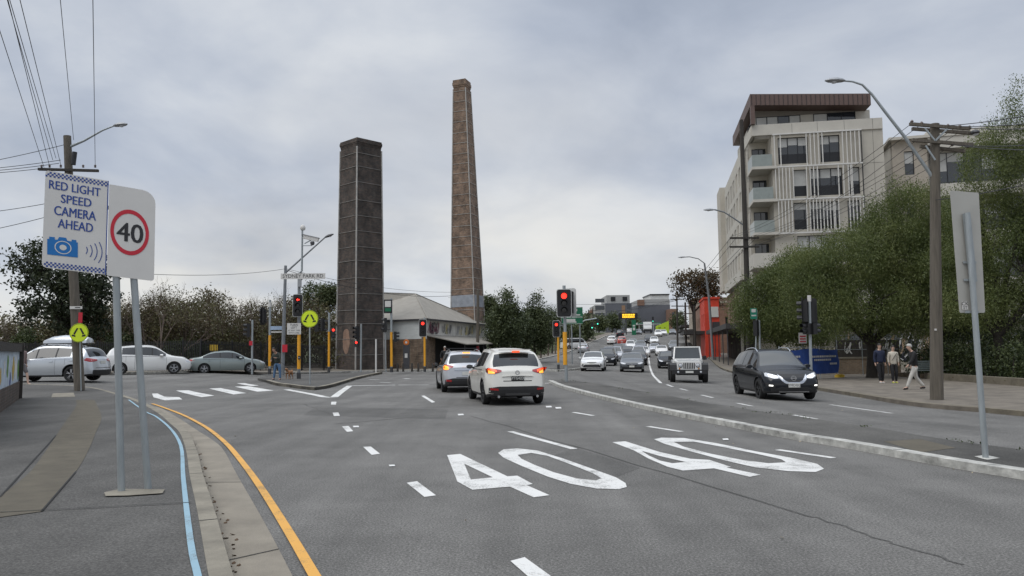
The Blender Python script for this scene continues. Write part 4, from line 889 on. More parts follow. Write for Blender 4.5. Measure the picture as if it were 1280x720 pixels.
# ================================================================== BUILDINGS
B_DARK = brick('dark_brick', (.032, .028, .026), (.082, .056, .043), (.085, .078, .07), tint=.65, streaks=False)
B_BROWN = brick('brown_brick', (.12, .074, .050), (.25, .152, .096), (.21, .185, .155), tint=.6, streaks=False)
B_RED = brick('patched_brick', (.22, .11, .07), (.28, .16, .10), (.28, .24, .2), tint=.3, bw=.2)
M_STEEL = mat('galvanised_steel', (.40, .41, .42), .5, .5, vary=.15, scale=5); M_STRAP = mat('painted_strap', (.36, .345, .32), .7, vary=.3, scale=2)
M_STEELD = mat('dark_steel', (.07, .07, .075), .5, .4)
def P0(px, py): p = P(px, py); return Vector((p.x, p.y, H(p.x, p.y)))
M_STRAPD = mat('dark_strap', (.20, .19, .175), .7, vary=.3, scale=2)
def chimney(label, cx, cy, s0, s1, h, rot, m, bands, cap, lean=0.0, mats2=None):
    z0 = H(cx, cy) - .1; t = thing('brick_chimney', label, 'chimney', (cx, cy, z0), rot)
    hs = lambda z: (s0 + (s1 - s0) * z / h) / 2
    n = 16; vs = []; fs = []
    for i in range(n + 1):
        z = h * i / n; a = hs(z); vs += [(-a, -a, z), (a, -a, z), (a, a, z), (-a, a, z)]
    for i in range(n):
        for k in range(4): fs.append((i * 4 + k, i * 4 + (k + 1) % 4, i * 4 + 4 + (k + 1) % 4, i * 4 + 4 + k))
    MB().add(vs, fs).build('shaft', m, t)
    c = MB()
    for z, e, hh in cap: a = hs(h) + e; c.box(-a, a, -a, a, h + z, h + z + hh)
    c.build('corbelled_top', m if not mats2 else mats2, t)
    for i in range(1, bands + 1):
        z = h * (i + random.uniform(-.10, .10)) / (bands + .6); a = hs(z) + .03
        b = MB()
        for q in range(4):
            d = [(0, -1), (1, 0), (0, 1), (-1, 0)][q]; n_ = Vector((d[0], d[1], 0)); u = Vector((-d[1], d[0], 0)); b.obox(n_ * (a - .012) + Vector((0, 0, z)), u * (a + .0), n_ * .02, (0, 0, .020))
        b.build('steel_band', M_STRAPD if m is B_DARK else M_STRAP, t)
    for sx, sy in ((-1, -1), (1, -1), (1, 1), (-1, 1)):
        a0, a1 = hs(0) + .035, hs(h) + .035
        MB().bar((sx * a0, sy * a0, 0), (sx * a1, sy * a1, h - .3), .09, .09).build('corner_angle', M_STRAP, t)
    return t
c1 = chimney('shorter dark brick chimney with steel straps, beside the road corner', (450 - 640) / 940 * 63.5, 63.5, 2.78, 2.42, 19.1, R(46), B_DARK, 14, [(-.15, .02, .12), (-.03, .05, .12), (.09, .085, .22), (.31, .05, .14)])
# patch of newer brick on its left face
c1.rotation_euler = (R(.54), R(-.52), R(46)); c1.rotation_mode = 'XYZ'
a = 1.39; r_ = [(.0 + .52 * math.cos(k / 26 * 6.283) * (1 + .10 * math.sin(5 * k)), 2.6 + 1.05 * math.sin(k / 26 * 6.283) * (1 + .05 * math.sin(7 * k))) for k in range(26)]
MB().prism(r_, (-1.385, 0, 0), (0, 1, 0), (.0095, 0, 1), (-.02, 0, 0)).build('brick_patch', B_RED, c1)
c2 = chimney('very tall tapering brown brick chimney rising behind the shed roof', (585.5 - 640) / 940 * 84, 84, 3.05, 1.46, 31.6, R(-20), B_BROWN, 26, [(-.5, .02, .15), (-.1, .05, .2), (.1, .10, .35), (.45, .05, .3)])
c2.rotation_euler = (0, R(-1.25), R(-20))
MB().box(-1.40, 1.40, -1.40, 1.40, 6.3, 7.6).build('painted_band', mat('grey_band', (.26, .28, .31), .8, vary=.2, scale=2), c2)
# ---- long shed with the hipped roof
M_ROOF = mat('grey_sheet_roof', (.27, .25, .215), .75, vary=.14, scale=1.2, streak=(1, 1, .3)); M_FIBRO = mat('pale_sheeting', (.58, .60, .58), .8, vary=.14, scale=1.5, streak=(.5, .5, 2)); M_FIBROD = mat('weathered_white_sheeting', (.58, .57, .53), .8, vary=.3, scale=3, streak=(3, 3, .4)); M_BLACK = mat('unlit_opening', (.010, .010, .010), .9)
B_SHED = brick('shed_brick', (.13, .085, .058), (.22, .155, .105), (.16, .14, .11), tint=.6, streaks=False)
C = at(531, 398.5, 63.5); Lf = at(404, 401, 70); Rt = at(608, 402.5, 79); zE = C.z; C.z = Lf.z = Rt.z = 0
sh = thing('industrial_shed', 'long brick and sheeted shed under a grey hipped roof between the chimneys', 'shed', (C.x, C.y, 0))
def wallseg(a, b, z0, z1, m, nm, th=.2):
    a = Vector((a.x, a.y, 0)); b = Vector((b.x, b.y, 0)); u = (b - a).normalized(); n = Vector((-u.y, u.x, 0)); n = n if n.y > 0 else -n
    c = (a + b) / 2 + n * th / 2; return MB().obox((c.x, c.y, (z0 + z1) / 2), (b - a) / 2, n * th / 2, (0, 0, (z1 - z0) / 2)).build(nm, m, sh, world=True)
wallseg(Lf, C, -.1, 2.65, B_SHED, 'brick_wall', .3); wallseg(Lf, C, 2.65, zE + .02, M_FIBRO, 'sheeted_wall', .25)
wallseg(C, Rt, 2.9, zE + .02, M_FIBROD, 'sheeted_wall', .25); q1 = C.lerp(Rt, .14); wallseg(C, q1, -.1, 2.9, B_SHED, 'brick_wall', .3)
wallseg(q1, Rt, -.1, 2.9, M_BLACK, 'bay_shade_sheet', .05)  # solid near-black sheet across the bay, painting the shade inside
ux = (Rt - C).normalized(); nx = Vector((ux.y, -ux.x, 0)); back = -nx * 14
aw = MB(); p0 = C + ux * .2; p1 = Rt
vs = [p0 + Vector((0, 0, 3.0)), p1 + Vector((0, 0, 3.0)), p1 + nx * 2.4 + Vector((0, 0, 2.35)), p0 + nx * 2.6 + ux * 3 + Vector((0, 0, 2.2))]
aw.add(vs + [v - Vector((0, 0, .08)) for v in vs], [(0, 1, 2, 3), (4, 7, 6, 5), (0, 4, 5, 1), (1, 5, 6, 2), (2, 6, 7, 3), (3, 7, 4, 0)]).build('awning', M_ROOF, sh, world=True)
for k in (.28, .6, .95): q = C.lerp(Rt, k) + nx * 1.9; MB().bar((q.x, q.y, 0), (q.x, q.y, 2.35), .1).build('awning_post', M_STEELD, sh, world=True)
ov = .35; fl = (Lf - C).normalized(); zr = 7.35
e0 = C + nx * .3 - (-fl) * 0 + Vector((0, -.35, 0)); e1 = Lf + fl * .6 + Vector((0, -.35, 0)); e2 = Rt + ux * .8 + nx * .3
b1 = e1 + Vector((0, 16, 0)); b2 = e2 + Vector((-9, 9, 0)); rA = at(470, 369, 73); rB = at(519, 372, 74); rC = None
Z = lambda v, z: Vector((v.x, v.y, z))
rv = [Z(e0, zE), Z(e1, zE), Z(e2, zE), Z(rA, zr), Z(rB, zr - .1), Z(b1, zE), Z(b2, zE), Z(at(607, 396, 86), zE + .35)]
MB().add(rv, [(1, 0, 4, 3), (0, 2, 7, 4), (1, 3, 5), (3, 4, 7, 6, 5)]).build('roof', M_ROOF, sh, world=True)
for a, b in ((rv[0], rv[4]), (rv[3], rv[4]), (rv[4], rv[7])):
    rl = MB(); rl.bar(a + Vector((0, 0, .03)), b + Vector((0, 0, .03)), .10, .04)
    rl.build('ridge_capping', M_ROOF, sh, world=True)
MB().bar(Z(e1, zE - .06), Z(e0, zE - .06), .12, .14).bar(Z(e0, zE - .06), Z(e2, zE - .06), .12, .14).build('gutter', M_STEELD, sh, world=True)
random.seed(12)
def scrawl(nm, O, eu, ev, w, h, n, mats_, parent, world=True, lw=.05, off=(0, -.02, 0)):
    """abstract spray-painted tags: looping strokes"""
    O = Vector(O) + Vector(off); eu = Vector(eu).normalized(); ev = Vector(ev).normalized(); nn = eu.cross(ev)
    if nn.y > 0: nn = -nn
    for m in mats_:
        b = MB()
        for k in range(n):
            u0 = random.uniform(0, w * .92); hh = h * random.uniform(.5, .95); v0 = random.uniform(0, h - hh); ww = random.uniform(.25, .6) * hh; pts = []
            ph = random.uniform(0, 6); f1 = random.choice((2, 3)); 
            for i in range(9): t = i / 8; pts.append((u0 + ww * (t + .35 * math.sin(f1 * 3.1 * t + ph)), v0 + hh * (.5 + .5 * math.sin(5.2 * t * f1 / 2 + ph))))
            for (a0, a1), (c0, c1_) in zip(pts, pts[1:]):
                d = Vector((c0 - a0, c1_ - a1)); 
                if d.length < 1e-3: continue
                s_ = Vector((-d.y, d.x)).normalized() * lw * random.uniform(.6, 1.3) / 2; dd = nn * (.004 + .0012 * len(b.f) / 1000 + random.uniform(0, .006))
                q = [(a0 + s_.x, a1 + s_.y), (a0 - s_.x, a1 - s_.y), (c0 - s_.x, c1_ - s_.y), (c0 + s_.x, c1_ + s_.y)]
                b.add([O + eu * x + ev * y + dd for x, y in q], [(0, 1, 2, 3)])
        o = b.build(nm, m, parent, world=world)
        o['kind'] = 'stuff'
SP_K = mat('spray_black', (.02, .02, .03), .7); SP_W = mat('spray_white', (.55, .55, .53), .7); SP_Y = mat('spray_yellow', (.55, .45, .10), .7); SP_B = mat('spray_grey', (.15, .16, .2), .7); SP_P = mat('spray_maroon', (.16, .03, .06), .7)
L_ = (Rt - C).length
scrawl('graffiti', C + Vector((0, 0, 3.05)), ux, (0, 0, 1), 3.2, 1.1, 7, (SP_K, SP_P), sh, off=nx * .06, lw=.08); scrawl('graffiti', C + ux * 3.5 + Vector((0, 0, 3.1)), ux, (0, 0, 1), L_ - 4, .95, 12, (SP_B, SP_Y, SP_K), sh, off=nx * .06, lw=.05)
scrawl('graffiti', Lf + Vector((0, 0, .5)), C - Lf, (0, 0, 1), 6, 1.6, 14, (SP_W, SP_B), sh, off=(0, -.07, 0), lw=.05)
# ---- apartment block on the right
M_AC = mat('precast_concrete', (.46, .43, .37), .85, vary=.10, scale=.7, bump=.3, bscale=12); M_AC2 = mat('pale_render', (.50, .475, .42), .85, vary=.08, scale=.8); M_WF = mat('window_frame_dark', (.02, .021, .024), .4, .3); M_BROWN = mat('brown_cladding', (.11, .07, .058), .6, vary=.1, scale=2)
M_WG = mat('window_glass', (.018, .024, .032), .04, vary=0, spec=.9); M_BLIND = mat('roller_blind', (.50, .50, .48), .8, vary=.08); M_FIN = mat('white_fin', (.60, .585, .55), .6, vary=.06); M_BALG = mat('balustrade_glass', (.26, .29, .275), .3, vary=.1, spec=.3); M_SOFF = mat('soffit', (.20, .18, .155), .9)
ap = thing('apartment_building', 'tall beige concrete apartment block with white vertical fins and a brown metal roof', 'building', (20.36, 65.17, 0), R(-10)); U0 = .95
def facade(parent, nm, O, eu, n, W, z0, z1, holes, m, depth=.22, back=None):
    """wall panel with openings; holes = (u0,u1,v0,v1)"""
    O = Vector(O); eu = Vector(eu).normalized(); n = Vector(n).normalized(); us = sorted(set([0, W] + [h[0] for h in holes] + [h[1] for h in holes])); zs = sorted(set([z0, z1] + [h[2] for h in holes] + [h[3] for h in holes])); b = MB()
    pt = lambda u, z, d=0: O + eu * u + Vector((0, 0, z)) - n * d
    for u0, u1 in zip(us, us[1:]):
        for v0, v1 in zip(zs, zs[1:]):
            um, vm = (u0 + u1) / 2, (v0 + v1) / 2
            if not any(h[0] < um < h[1] and h[2] < vm < h[3] for h in holes): b.add([pt(u0, v0), pt(u1, v0), pt(u1, v1), pt(u0, v1)], [(0, 1, 2, 3)])
    for h in holes:
        c = [(h[0], h[2]), (h[1], h[2]), (h[1], h[3]), (h[0], h[3])]
        for (a0, a1), (c0, c1_) in zip(c, c[1:] + c[:1]): b.add([pt(a0, a1), pt(c0, c1_), pt(c0, c1_, depth), pt(a0, a1, depth)], [(0, 1, 2, 3)])
    return b.build(nm, m, parent)
def window(parent, O, eu, n, u0, u1, v0, v1, panes=2, blind=None, depth=.18, solid=0.0):
    O = Vector(O); eu = Vector(eu).normalized(); n = Vector(n).normalized(); b = MB(); q = .05
    c = lambda u, v, d: O + eu * u + Vector((0, 0, v)) - n * d
    xs_ = [u0 + (u1 - u0) * i / panes for i in range(panes + 1)]
    for i, x in enumerate(xs_):
        xx = min(max(x, u0 + q / 2), u1 - q / 2); b.obox(c(xx, (v0 + v1) / 2, depth), eu * q / 2, n * .04, (0, 0, (v1 - v0) / 2))
    for v in (v0 + q / 2, v1 - q / 2): b.obox(c((u0 + u1) / 2, v, depth), eu * ((u1 - u0) / 2 - q), n * .035, (0, 0, q / 2))
    w = b.build('window', M_WF, parent)
    vb = v0 + (v1 - v0) * solid
    if solid: MB().obox(c((u0 + u1) / 2, (v0 + vb) / 2, depth + .01), eu * ((u1 - u0) / 2 - q), n * .015, (0, 0, (vb - v0) / 2)).build('spandrel', M_WF, w)
    MB().obox(c((u0 + u1) / 2, (vb + v1) / 2, depth + .02), eu * ((u1 - u0) / 2 - q), n * .006, (0, 0, (v1 - vb) / 2)).build('pane', M_WG, w)
    if blind:
        for i in range(panes):
            k = blind[i % len(blind)]
            if k: MB().obox(c((xs_[i] + xs_[i + 1]) / 2, v1 - (v1 - vb) * k / 2 - .03, depth + .008), eu * ((xs_[i + 1] - xs_[i]) / 2 - .04), n * .004, (0, 0, (v1 - vb) * k / 2 - .02)).build('blind', M_BLIND, w)
    return w
# local frame: front facade along +X at y=0 (facing -Y); flank along +Y at x=0 (facing -X)
FZ = [8.6, 11.5, 14.4, 17.3, 20.2]; FW = 11.7
holes = []
wins = []
rows = {17.3: [(3.1, 5.6, 3, (.55, .45, .5)), (6.6, 8.2, 2, (.5, .4))], 14.4: [(4.2, 5.4, 1, (.95,)), (5.6, 8.3, 3, (.55, .55, .45)), (8.8, 9.7, 1, (.8,))], 11.5: [(4.2, 5.3, 1, (.4,)), (5.5, 7.9, 2, (.4, .5)), (8.6, 9.6, 1, (.3,))], 8.6: [(4.4, 9.4, 5, (.95, .9, .95))]}
for z, l in rows.items():
    for u0, u1, n_, bl in l: holes.append((u0, u1, z + .25, z + 2.6)); wins.append((u0, u1, z + .25, z + 2.6, n_, bl))
bal = [(0.0, 2.55, z + .0, z + 2.55) for z in (8.6, 11.5, 14.4, 17.3)]
hf = [(u0 - 2.55, u1 - 2.55, a, b) for u0, u1, a, b in holes]
facade(ap, 'front_wall', (2.55, 0, 0), (1, 0, 0), (0, -1, 0), FW - 2.55, -.3, 20.2, hf, M_AC)
for u0, u1, a, b, n_, bl in wins: window(ap, (0, 0, 0), (1, 0, 0), (0, -1, 0), u0, u1, a, b, n_, bl, solid=.38 if n_ > 1 or a > 11 else 0)
MB().box(2.552, FW, .3, 13, -.3, 20.19).box(U0, 2.55, 2.4, 13, -.3, 20.19).build('core_wall', M_AC, ap)
MB().box(FW, FW + .02, .0, 13, -.3, 20.2).build('end_wall', M_AC, ap)
for z in (5.7, 8.6, 11.5, 14.4, 17.3): MB().box(9.95, FW - .02, -.008, -.001, z - .02, z).build('panel_joint', M_SEAM, ap)
for u in (10.9,): MB().box(u, u + .02, -.006, -.001, .5, 20.1).build('panel_joint', M_SEAM, ap)
for u in (4.3, 6.4, 8.6, 10.9): MB().box(u, u + .02, -.127, -.121, 20.25, 21.1).build('panel_joint', M_SEAM, ap)
# corner balconies
for i, z in enumerate((5.7, 8.6, 11.5, 14.4, 17.3)):
    MB().box(U0 - .15 if i > 1 else U0 - .4, 2.9 if i > 1 else 4.2, -.45 if i > 1 else -1.2, 2.4, z - .18, z + .06).build('balcony_slab', M_AC2, ap)
    if i > 1:
        MB().box(U0 - .12, 2.5, -.43, -.41, z + .06, z + 1.1).build('glass_balustrade', M_BALG, ap); MB().box(U0 - .13, U0 - .11, -.41, 2.3, z + .06, z + 1.1).build('glass_balustrade', M_BALG, ap)
    else:
        MB().box(U0 - .4, 4.2, -1.2, -1.05, z + .06, z + 1.05).box(U0 - .4, U0 - .25, -1.05, 2.3, z + .06, z + 1.05).build('balcony_parapet', M_AC2, ap)
    window(ap, (0, 2.4, 0), (1, 0, 0), (0, -1, 0), 1.2, 2.4, z + .1, z + 2.3, 2, None, depth=-.02)
    if i > 1:
        MB().lathe([(.25, 0), (.25, .03), (.02, .03), (.02, -.65)], (1.6 + .2 * (i % 2), .9, z + .75), 'Z', 10).build('balcony_table', M_STEELD, ap)
# top storey set back under the brown skillion
MB().box(U0, FW, -.12, .25, 20.2, 21.15).box(U0 - .05, U0 + .2, .25, 6, 20.2, 21.15).build('parapet', M_AC2, ap)
MB().box(1.3, FW - .6, 1.2, 13, 20.2, 22.3).build('top_storey_wall', M_AC2, ap)
for u0, u1, n_, bl in ((1.5, 5.3, 4, (.55, .55, .0)), (6.4, 9.9, 3, (.8, 0, 0))): window(ap, (0, 1.2, 0), (1, 0, 0), (0, -1, 0), u0, u1, 20.9, 22.2, n_, bl, depth=-.03)
rf = MB(); XL, XR = U0 - .1, 10.75
rf.add([(XL, -.5, 22.85), (XR, -.5, 22.2), (XR, -.5, 23.2), (XL, -.5, 23.85), (XL, 13, 22.85), (XR, 13, 22.2), (XR, 13, 23.2), (XL, 13, 23.85)], [(0, 1, 2, 3), (4, 7, 6, 5), (0, 4, 5, 1), (3, 2, 6, 7), (0, 3, 7, 4), (1, 5, 6, 2)])
MB().box(U0 - .1, U0 + .25, -.5, -.05, 21.15, 22.84).build('roof_blade', M_BROWN, ap)
MB().box(1.1, 10.5, 1.15, 1.2, 22.2, 22.9).build('eave_panel', M_SOFF, ap)
rf.build('roof', M_BROWN, ap)
for k in range(26): MB().box(U0 + k * .38, U0 + .03 + k * .38, -.53, -.50, 22.83 - k * .0251, 23.78 - k * .0251).build('roof_rib', M_WF, ap)
# fins, floor bands
for z, sp in ((17.3, ((2.75, 3.25), (5.4, 6.7), (8.35, 9.7))), (14.4, ((2.75, 4.2), (5.3, 6.2), (7.9, 8.7), (8.9, 9.0))), (11.5, ((2.9, 4.0), (5.2, 7.4), (7.5, 7.8), (8.7, 9.8)))):
    MB().box(2.6, 9.9, -.42, -.26, z + 2.78, z + 2.9).build('fin_rail', M_FIN, ap)
    for a, b in sp:
        n_ = max(1, int((b - a) / .27))
        for k in range(n_ + 1): u = a + (b - a) * k / n_; MB().box(u - .035, u + .035, -.40, -.28, z + .02, z + 2.76).build('fin', M_FIN, ap)
    MB().box(9.84, 9.90, -.40, -.28, z + .02, z + 2.76).build('fin', M_WF, ap)
MB().box(2.6, 9.9, -.42, -.26, 11.36, 11.48).build('fin_rail', M_FIN, ap)
# flank wall of the tower
fh = []
for z in (8.6, 11.5, 14.4, 17.3): fh += [(3.3, 4.0, z + .3, z + 2.5)]
facade(ap, 'side_wall', (U0, 2.4, 0), (0, 1, 0), (-1, 0, 0), 3.6, -.3, 20.2, [(a - 2.4, b - 2.4, c, d) for a, b, c, d in fh], M_AC)
for a, b, c, d in fh: window(ap, (U0, 0, 0), (0, 1, 0), (-1, 0, 0), a, b, c, d, 1, None)
for k in (1.4, 2.6, 3.8): window(ap, (1.3, 0, 0), (0, 1, 0), (-1, 0, 0), k, k + 1.0, 21.2, 22.2, 1, None, depth=-.02)
# lower wing running up the street
wing = thing('apartment_wing', 'lower beige wing of the apartment block stretching up the street with rows of dark windows', 'building', (22.7, 71.0, 0), R(-11))
wh = []; Lw = 23.0
for z in (9.3, 12.1, 14.9, 17.4):
    for k in range(6): u = 1.2 + k * 2.9; wh.append((u, u + 1.1, z, z + 1.9)); wh.append((u + 1.35, u + 1.9, z, z + 1.9))
facade(wing, 'street_wall', (-.55, 0, 0), (0, 1, 0), (-1, 0, 0), 18.6, 8.2, 20.3, wh, M_AC2)
for a, b, c, d in wh: window(wing, (-.55, 0, 0), (0, 1, 0), (-1, 0, 0), a, b, c, d, 1, (random.choice((0, .5)),))
MB().box(-.548, 10, -.0, 18.6, 20.3, 20.6).box(-.3, 10, .0, 18.6, 8.0, 8.2).box(-.3, 10, .05, 18.6, 8.2, 20.3).build('floor_block', M_AC2, wing)
MB().box(-1.1, 10, 18.6, 23, 8.4, 20.9).build('projecting_block', M_AC, wing)
MB().box(-.9, -.6, .2, 18.6, 8.1, 9.1).build('balcony_parapet', M_AC2, wing)
B_POD = brick('podium_brick', (.19, .115, .075), (.25, .16, .105), (.26, .22, .18), tint=.2)
ph = [(1 + k * 2.4, 2.4 + k * 2.4, 4.6, 6.9) for k in range(8)]
facade(wing, 'brick_podium', (-.35, 0, 0), (0, 1, 0), (-1, 0, 0), 22, -.3, 8.0, ph, B_POD)
for a, b, c, d in ph: window(wing, (-.35, 0, 0), (0, 1, 0), (-1, 0, 0), a, b, c, d, 2, None)
MB().box(-3.0, -.36, -6, 22, 3.3, 3.75).build('street_awning', mat('awning_fascia', (.035, .032, .03), .7), wing); MB().box(-.42, -.36, -5, 22, .3, 3.3).build('shopfront', mat('dull_shopfront', (.05, .045, .04), .9, vary=.4, scale=.6, spec=.02), wing)
for k in range(6): MB().bar((-2.8, -5 + k * 5, .1), (-2.8, -5 + k * 5, 3.3), .09).build('awning_post', M_STEELD, wing)
# further apartment part, right and behind
ap2 = thing('apartment_building', 'second beige apartment building with deep shaded balconies behind the timber power pole', 'building', (35.1, 68, 0), R(-16))
h2 = [(1.0, 1.8, 17.2, 19.4), (1.0, 1.8, 12.9, 15.1)]; 
facade(ap2, 'front_wall', (0, 0, 0), (1, 0, 0), (0, -1, 0), 2.9, -.3, 20.4, h2, mat('tan_render', (.40, .355, .295), .85, vary=.08)); 
for a, b, c, d in h2: window(ap2, (0, 0, 0), (1, 0, 0), (0, -1, 0), a, b, c, d, 1, (.5,))
MB().box(0.0, 14, .6, 12, -.3, 20.3).box(2.9, 12, -.35, .6, 20.6, 21.0).box(-.3, 12.5, -.6, 12, 20.4, 20.65).build('upper_block', M_AC2, ap2)
for z in (20.6, 16.2, 11.9, 7.6): MB().box(2.9, 12, -.5, .6, z - 1.3, z - .1).build('balcony_parapet', M_AC2, ap2)
for z in (16.4, 12.1, 7.8): window(ap2, (0, .55, 0), (1, 0, 0), (0, -1, 0), 3.2, 11.5, z - .1, z + 2.7, 6, (.6, .3, 0), depth=-.02)
# ---- terrace of shops up the right side, and the red one
def shop(name, label, x, y, w, d, h, m, par=.6, rz=R(-10), wcol=None, aw=True, nwin=2, cat='shop', group=None):
    z = H(x, y); t = thing(name, label, cat, (x, y, z), rz, group)
    hs_ = []
    k = 0
    while k * 3 + 2.6 < d: hs_.append((k * 3 + .9, k * 3 + 1.9, h * .55, h * .55 + 1.5)); k += 1
    facade(t, 'street_wall', (0, 0, 0), (0, 1, 0), (-1, 0, 0), d, -.5, h, hs_, m); hw_ = [(.8 + i * 2.6, 1.8 + i * 2.6, h * .55, h * .55 + 1.5) for i in range(int((w - .8) / 2.6))]
    facade(t, 'end_wall', (0, 0, 0), (1, 0, 0), (0, -1, 0), w, -.5, h, hw_, m)
    for a, b, c, d_ in hs_: window(t, (0, 0, 0), (0, 1, 0), (-1, 0, 0), a, b, c, d_, 1)
    for a, b, c, d_ in hw_: window(t, (0, 0, 0), (1, 0, 0), (0, -1, 0), a, b, c, d_, 1)
    MB().box(.25, w, .25, d, -.5, h - .3).build('core_wall', m, t); MB().box(-.12, w + .1, -.12, 0, h, h + .25).box(-.12, 0, 0, d, h, h + .25).build('parapet', m, t)
    if aw: MB().box(-2.6, -.02, .3, d - .3, 3.0, 3.4).build('street_awning', mat('awning_fascia', (.035, .032, .03), .7), t)
    return t
M_REDP = mat('red_hoarding', (.62, .055, .025), .6, vary=.15, scale=1.5)
rx, ry = 24.3, 95.0
rd = shop('red_building', 'bright red painted shop building beyond the apartment wing', rx, ry, 1.8, 8, 7.4, M_REDP, cat='building', aw=True)
MB().box(.7, 1.7, -.14, -.02, 5.1, 6.4).build('wall_sign', M_PLATE, rd); MB().box(.9, 1.8, -.10, -.02, 2.9, 4.5).build('dark_panel', M_STEELD, rd)
M_CREAM = mat('cream_render', (.38, .33, .27), .85, vary=.2); M_TAN = mat('tan_brickwork', (.22, .13, .09), .9, vary=.2)
shop('terrace_building', 'tan brick terrace building up the hill behind the street poles', 28.2, 112, 9, 14, 7.2, M_TAN); shop('terrace_building', 'cream rendered terrace building highest on the right of the hill', 32.5, 134, 9, 18, 8.0, M_CREAM); shop('terrace_building', 'brown brick building near the lime green wall at the hilltop', 38.5, 160, 10, 16, 8.8, B_POD)
# ---- hilltop buildings
def block(name, label, px0, px1, py0, py1, Y, d, m, top=None):
    a = at(px0, 400, Y); b = at(px1, 400, Y); zt = at((px0 + px1) / 2, py0, Y).z; zb = at(px0, py1, Y).z - 2; z0 = min(zb, H(a.x, Y) - .5); t = thing(name, label, 'building', (a.x, Y, z0), 0)
    MB().box(0, b.x - a.x, 0, d, 0, zt - z0).build('wall', m, t); return t, b.x - a.x, zt - z0
M_GREYP = mat('grey_panel', (.115, .12, .135), .8, vary=.08, scale=.3); M_GREYL = mat('light_grey_panel', (.34, .34, .33), .8, vary=.1)
t, w, h = block('office_building', 'mid grey modern block on the hilltop left of the amber message board', 757, 790, 379, 412, 255, 18, M_GREYP)
MB().box(.6, w - .5, .6, 17, h, h + 2.8).build('upper_storey', M_GREYL, t); MB().box(2, 3.5, .4, .6, h + .8, h + 2.2).box(6, 7.5, .4, .6, h + .8, h + 2.2).build('roof_lantern', M_WF, t)
MB().box(w * .62, w * .75, -.1, .0, h * .55, h * .93).build('timber_panel', mat('timber_panel', (.28, .17, .10), .8), t)
sd_ = MB(); MB().box(-3.5, -.02, 0, 18, 0, h - .5).build('end_bay', M_GREYL, t)
for z in range(5): MB().box(-3.4, -.3, -.12, 0, 1.6 + z * 2.4, 2.9 + z * 2.4).build('window', M_WG, t)
for z in range(3): MB().box(w * .82, w * .95, -.1, 0, h * .4 + z * 2.4, h * .4 + z * 2.4 + 1.4).build('window', M_WG, t)
t, w, h = block('office_building', 'wide dark grey block with a white upper storey behind the fuel canopy', 798, 838, 381, 410, 270, 20, M_GREYP)
MB().box(.4, w, .3, 19, h, h + 2.0).build('upper_storey', M_GREYL, t); MB().box(w * .42, w, 1.5, 17, h + 2.0, h + 3.6).build('upper_storey', mat('white_render', (.52, .52, .50), .8), t); MB().box(-.3, w * .2, -.2, 0, h - .2, h + 1.8).build('brick_panel', M_TAN, t); MB().box(w * .40, w + .2, 1.2, 17, h + 3.6, h + 4.0).build('roof_edge', M_WF, t)
t, w, h = block('brick_building', 'brown brick apartment building right of the wide grey block', 838.5, 848, 386, 412, 262, 12, M_TAN)
for z in range(3):
    for k in range(2): MB().box(.5 + k * 1.5, 1.3 + k * 1.5, -.1, 0, h - 2.6 - z * 2.3, h - 1.2 - z * 2.3).build('window', M_WG, t)
t, w, h = block('house', 'small pale house by the trees left of the grey hilltop block', 738, 747, 391, 404, 262, 9, M_CREAM); MB().prism([(-.5, 0), (w + .5, 0), (w / 2, 1.8)], (0, -.3, h), (1, 0, 0), (0, 0, 1), (0, 9.5, 0)).build('roof', M_TAN, t)
a = at(797, 403.5, 225); b = at(826, 403.5, 225); zc = a.z; zg = H(a.x, 225)
fc = thing('fuel_canopy', 'green and white fuel station canopy on the hilltop', 'canopy', (a.x, 225, zg)); M_GREEN = mat('sign_green', (.005, .13, .06), .5, vary=.05)
MB().box(0, b.x - a.x, 0, 9, zc - zg - .5, zc - zg).build('canopy_roof', mat('white_render', (.52, .52, .50), .8), fc); MB().box(-.03, b.x - a.x + .03, -.03, -.005, zc - zg - .3, zc - zg - .02).build('green_fascia', M_GREEN, fc)
for k in (.8, 6.2): MB().box(k - .15, k + .15, 2, 2.3, 0, zc - zg - .5).build('column', M_PLATE, fc)
a = at(820, 416, 210); b = at(836, 404, 210); zg = H(a.x, 210); lw_ = thing('lime_wall', 'lime green advertising wall at the hilltop right of the fuel canopy', 'wall', (a.x, 210, zg)); M_LIME = mat('lime_green', (.40, .55, .02), .6, vary=.08)
MB().prism([(0, 0), (b.x - a.x, 0), (b.x - a.x, b.z - zg + .6), (0, b.z - zg - .8)], (0, 0, 0), (1, 0, 0), (0, 0, 1), (0, .3, 0)).build('wall_panel', M_LIME, lw_)
scrawl('wall_lettering', (.5, 0, 1.4), (1, 0, 0), (0, 0, 1), 2.4, .35, 6, (SP_K,), lw_, world=False, lw=.08, off=(0, -.02, 0))
# ================================================================== POLES, SIGNALS, SIGNS, WIRES
M_TIMBER = mat('weathered_timber', (.115, .10, .08), .9, vary=.3, scale=3, bump=.6, bscale=20, streak=(6, 6, .4)); M_TIMBERD = mat('dark_timber', (.045, .04, .035), .9, vary=.3, scale=3, bump=.5, streak=(6, 6, .4)); M_GALV = mat('galvanised_pole', (.33, .36, .37), .5, .4, vary=.14, scale=6, streak=(3, 3, .5))
M_POLEG = mat('grey_pole', (.20, .21, .22), .6, .2, vary=.15); M_YP = mat('yellow_pole_paint', (.78, .36, .02), .45, vary=.08); M_SIGW = mat('sign_white', (.60, .585, .555), .45, vary=.04); M_SIGB = mat('sign_blue', (.012, .05, .25), .5, vary=.03); M_SIGB2 = mat('sign_midblue', (.0, .14, .42), .5, vary=.05); M_SIGR = mat('sign_red', (.50, .012, .03), .5, vary=.05); M_SIGK = mat('sign_black', (.012, .012, .014), .5)
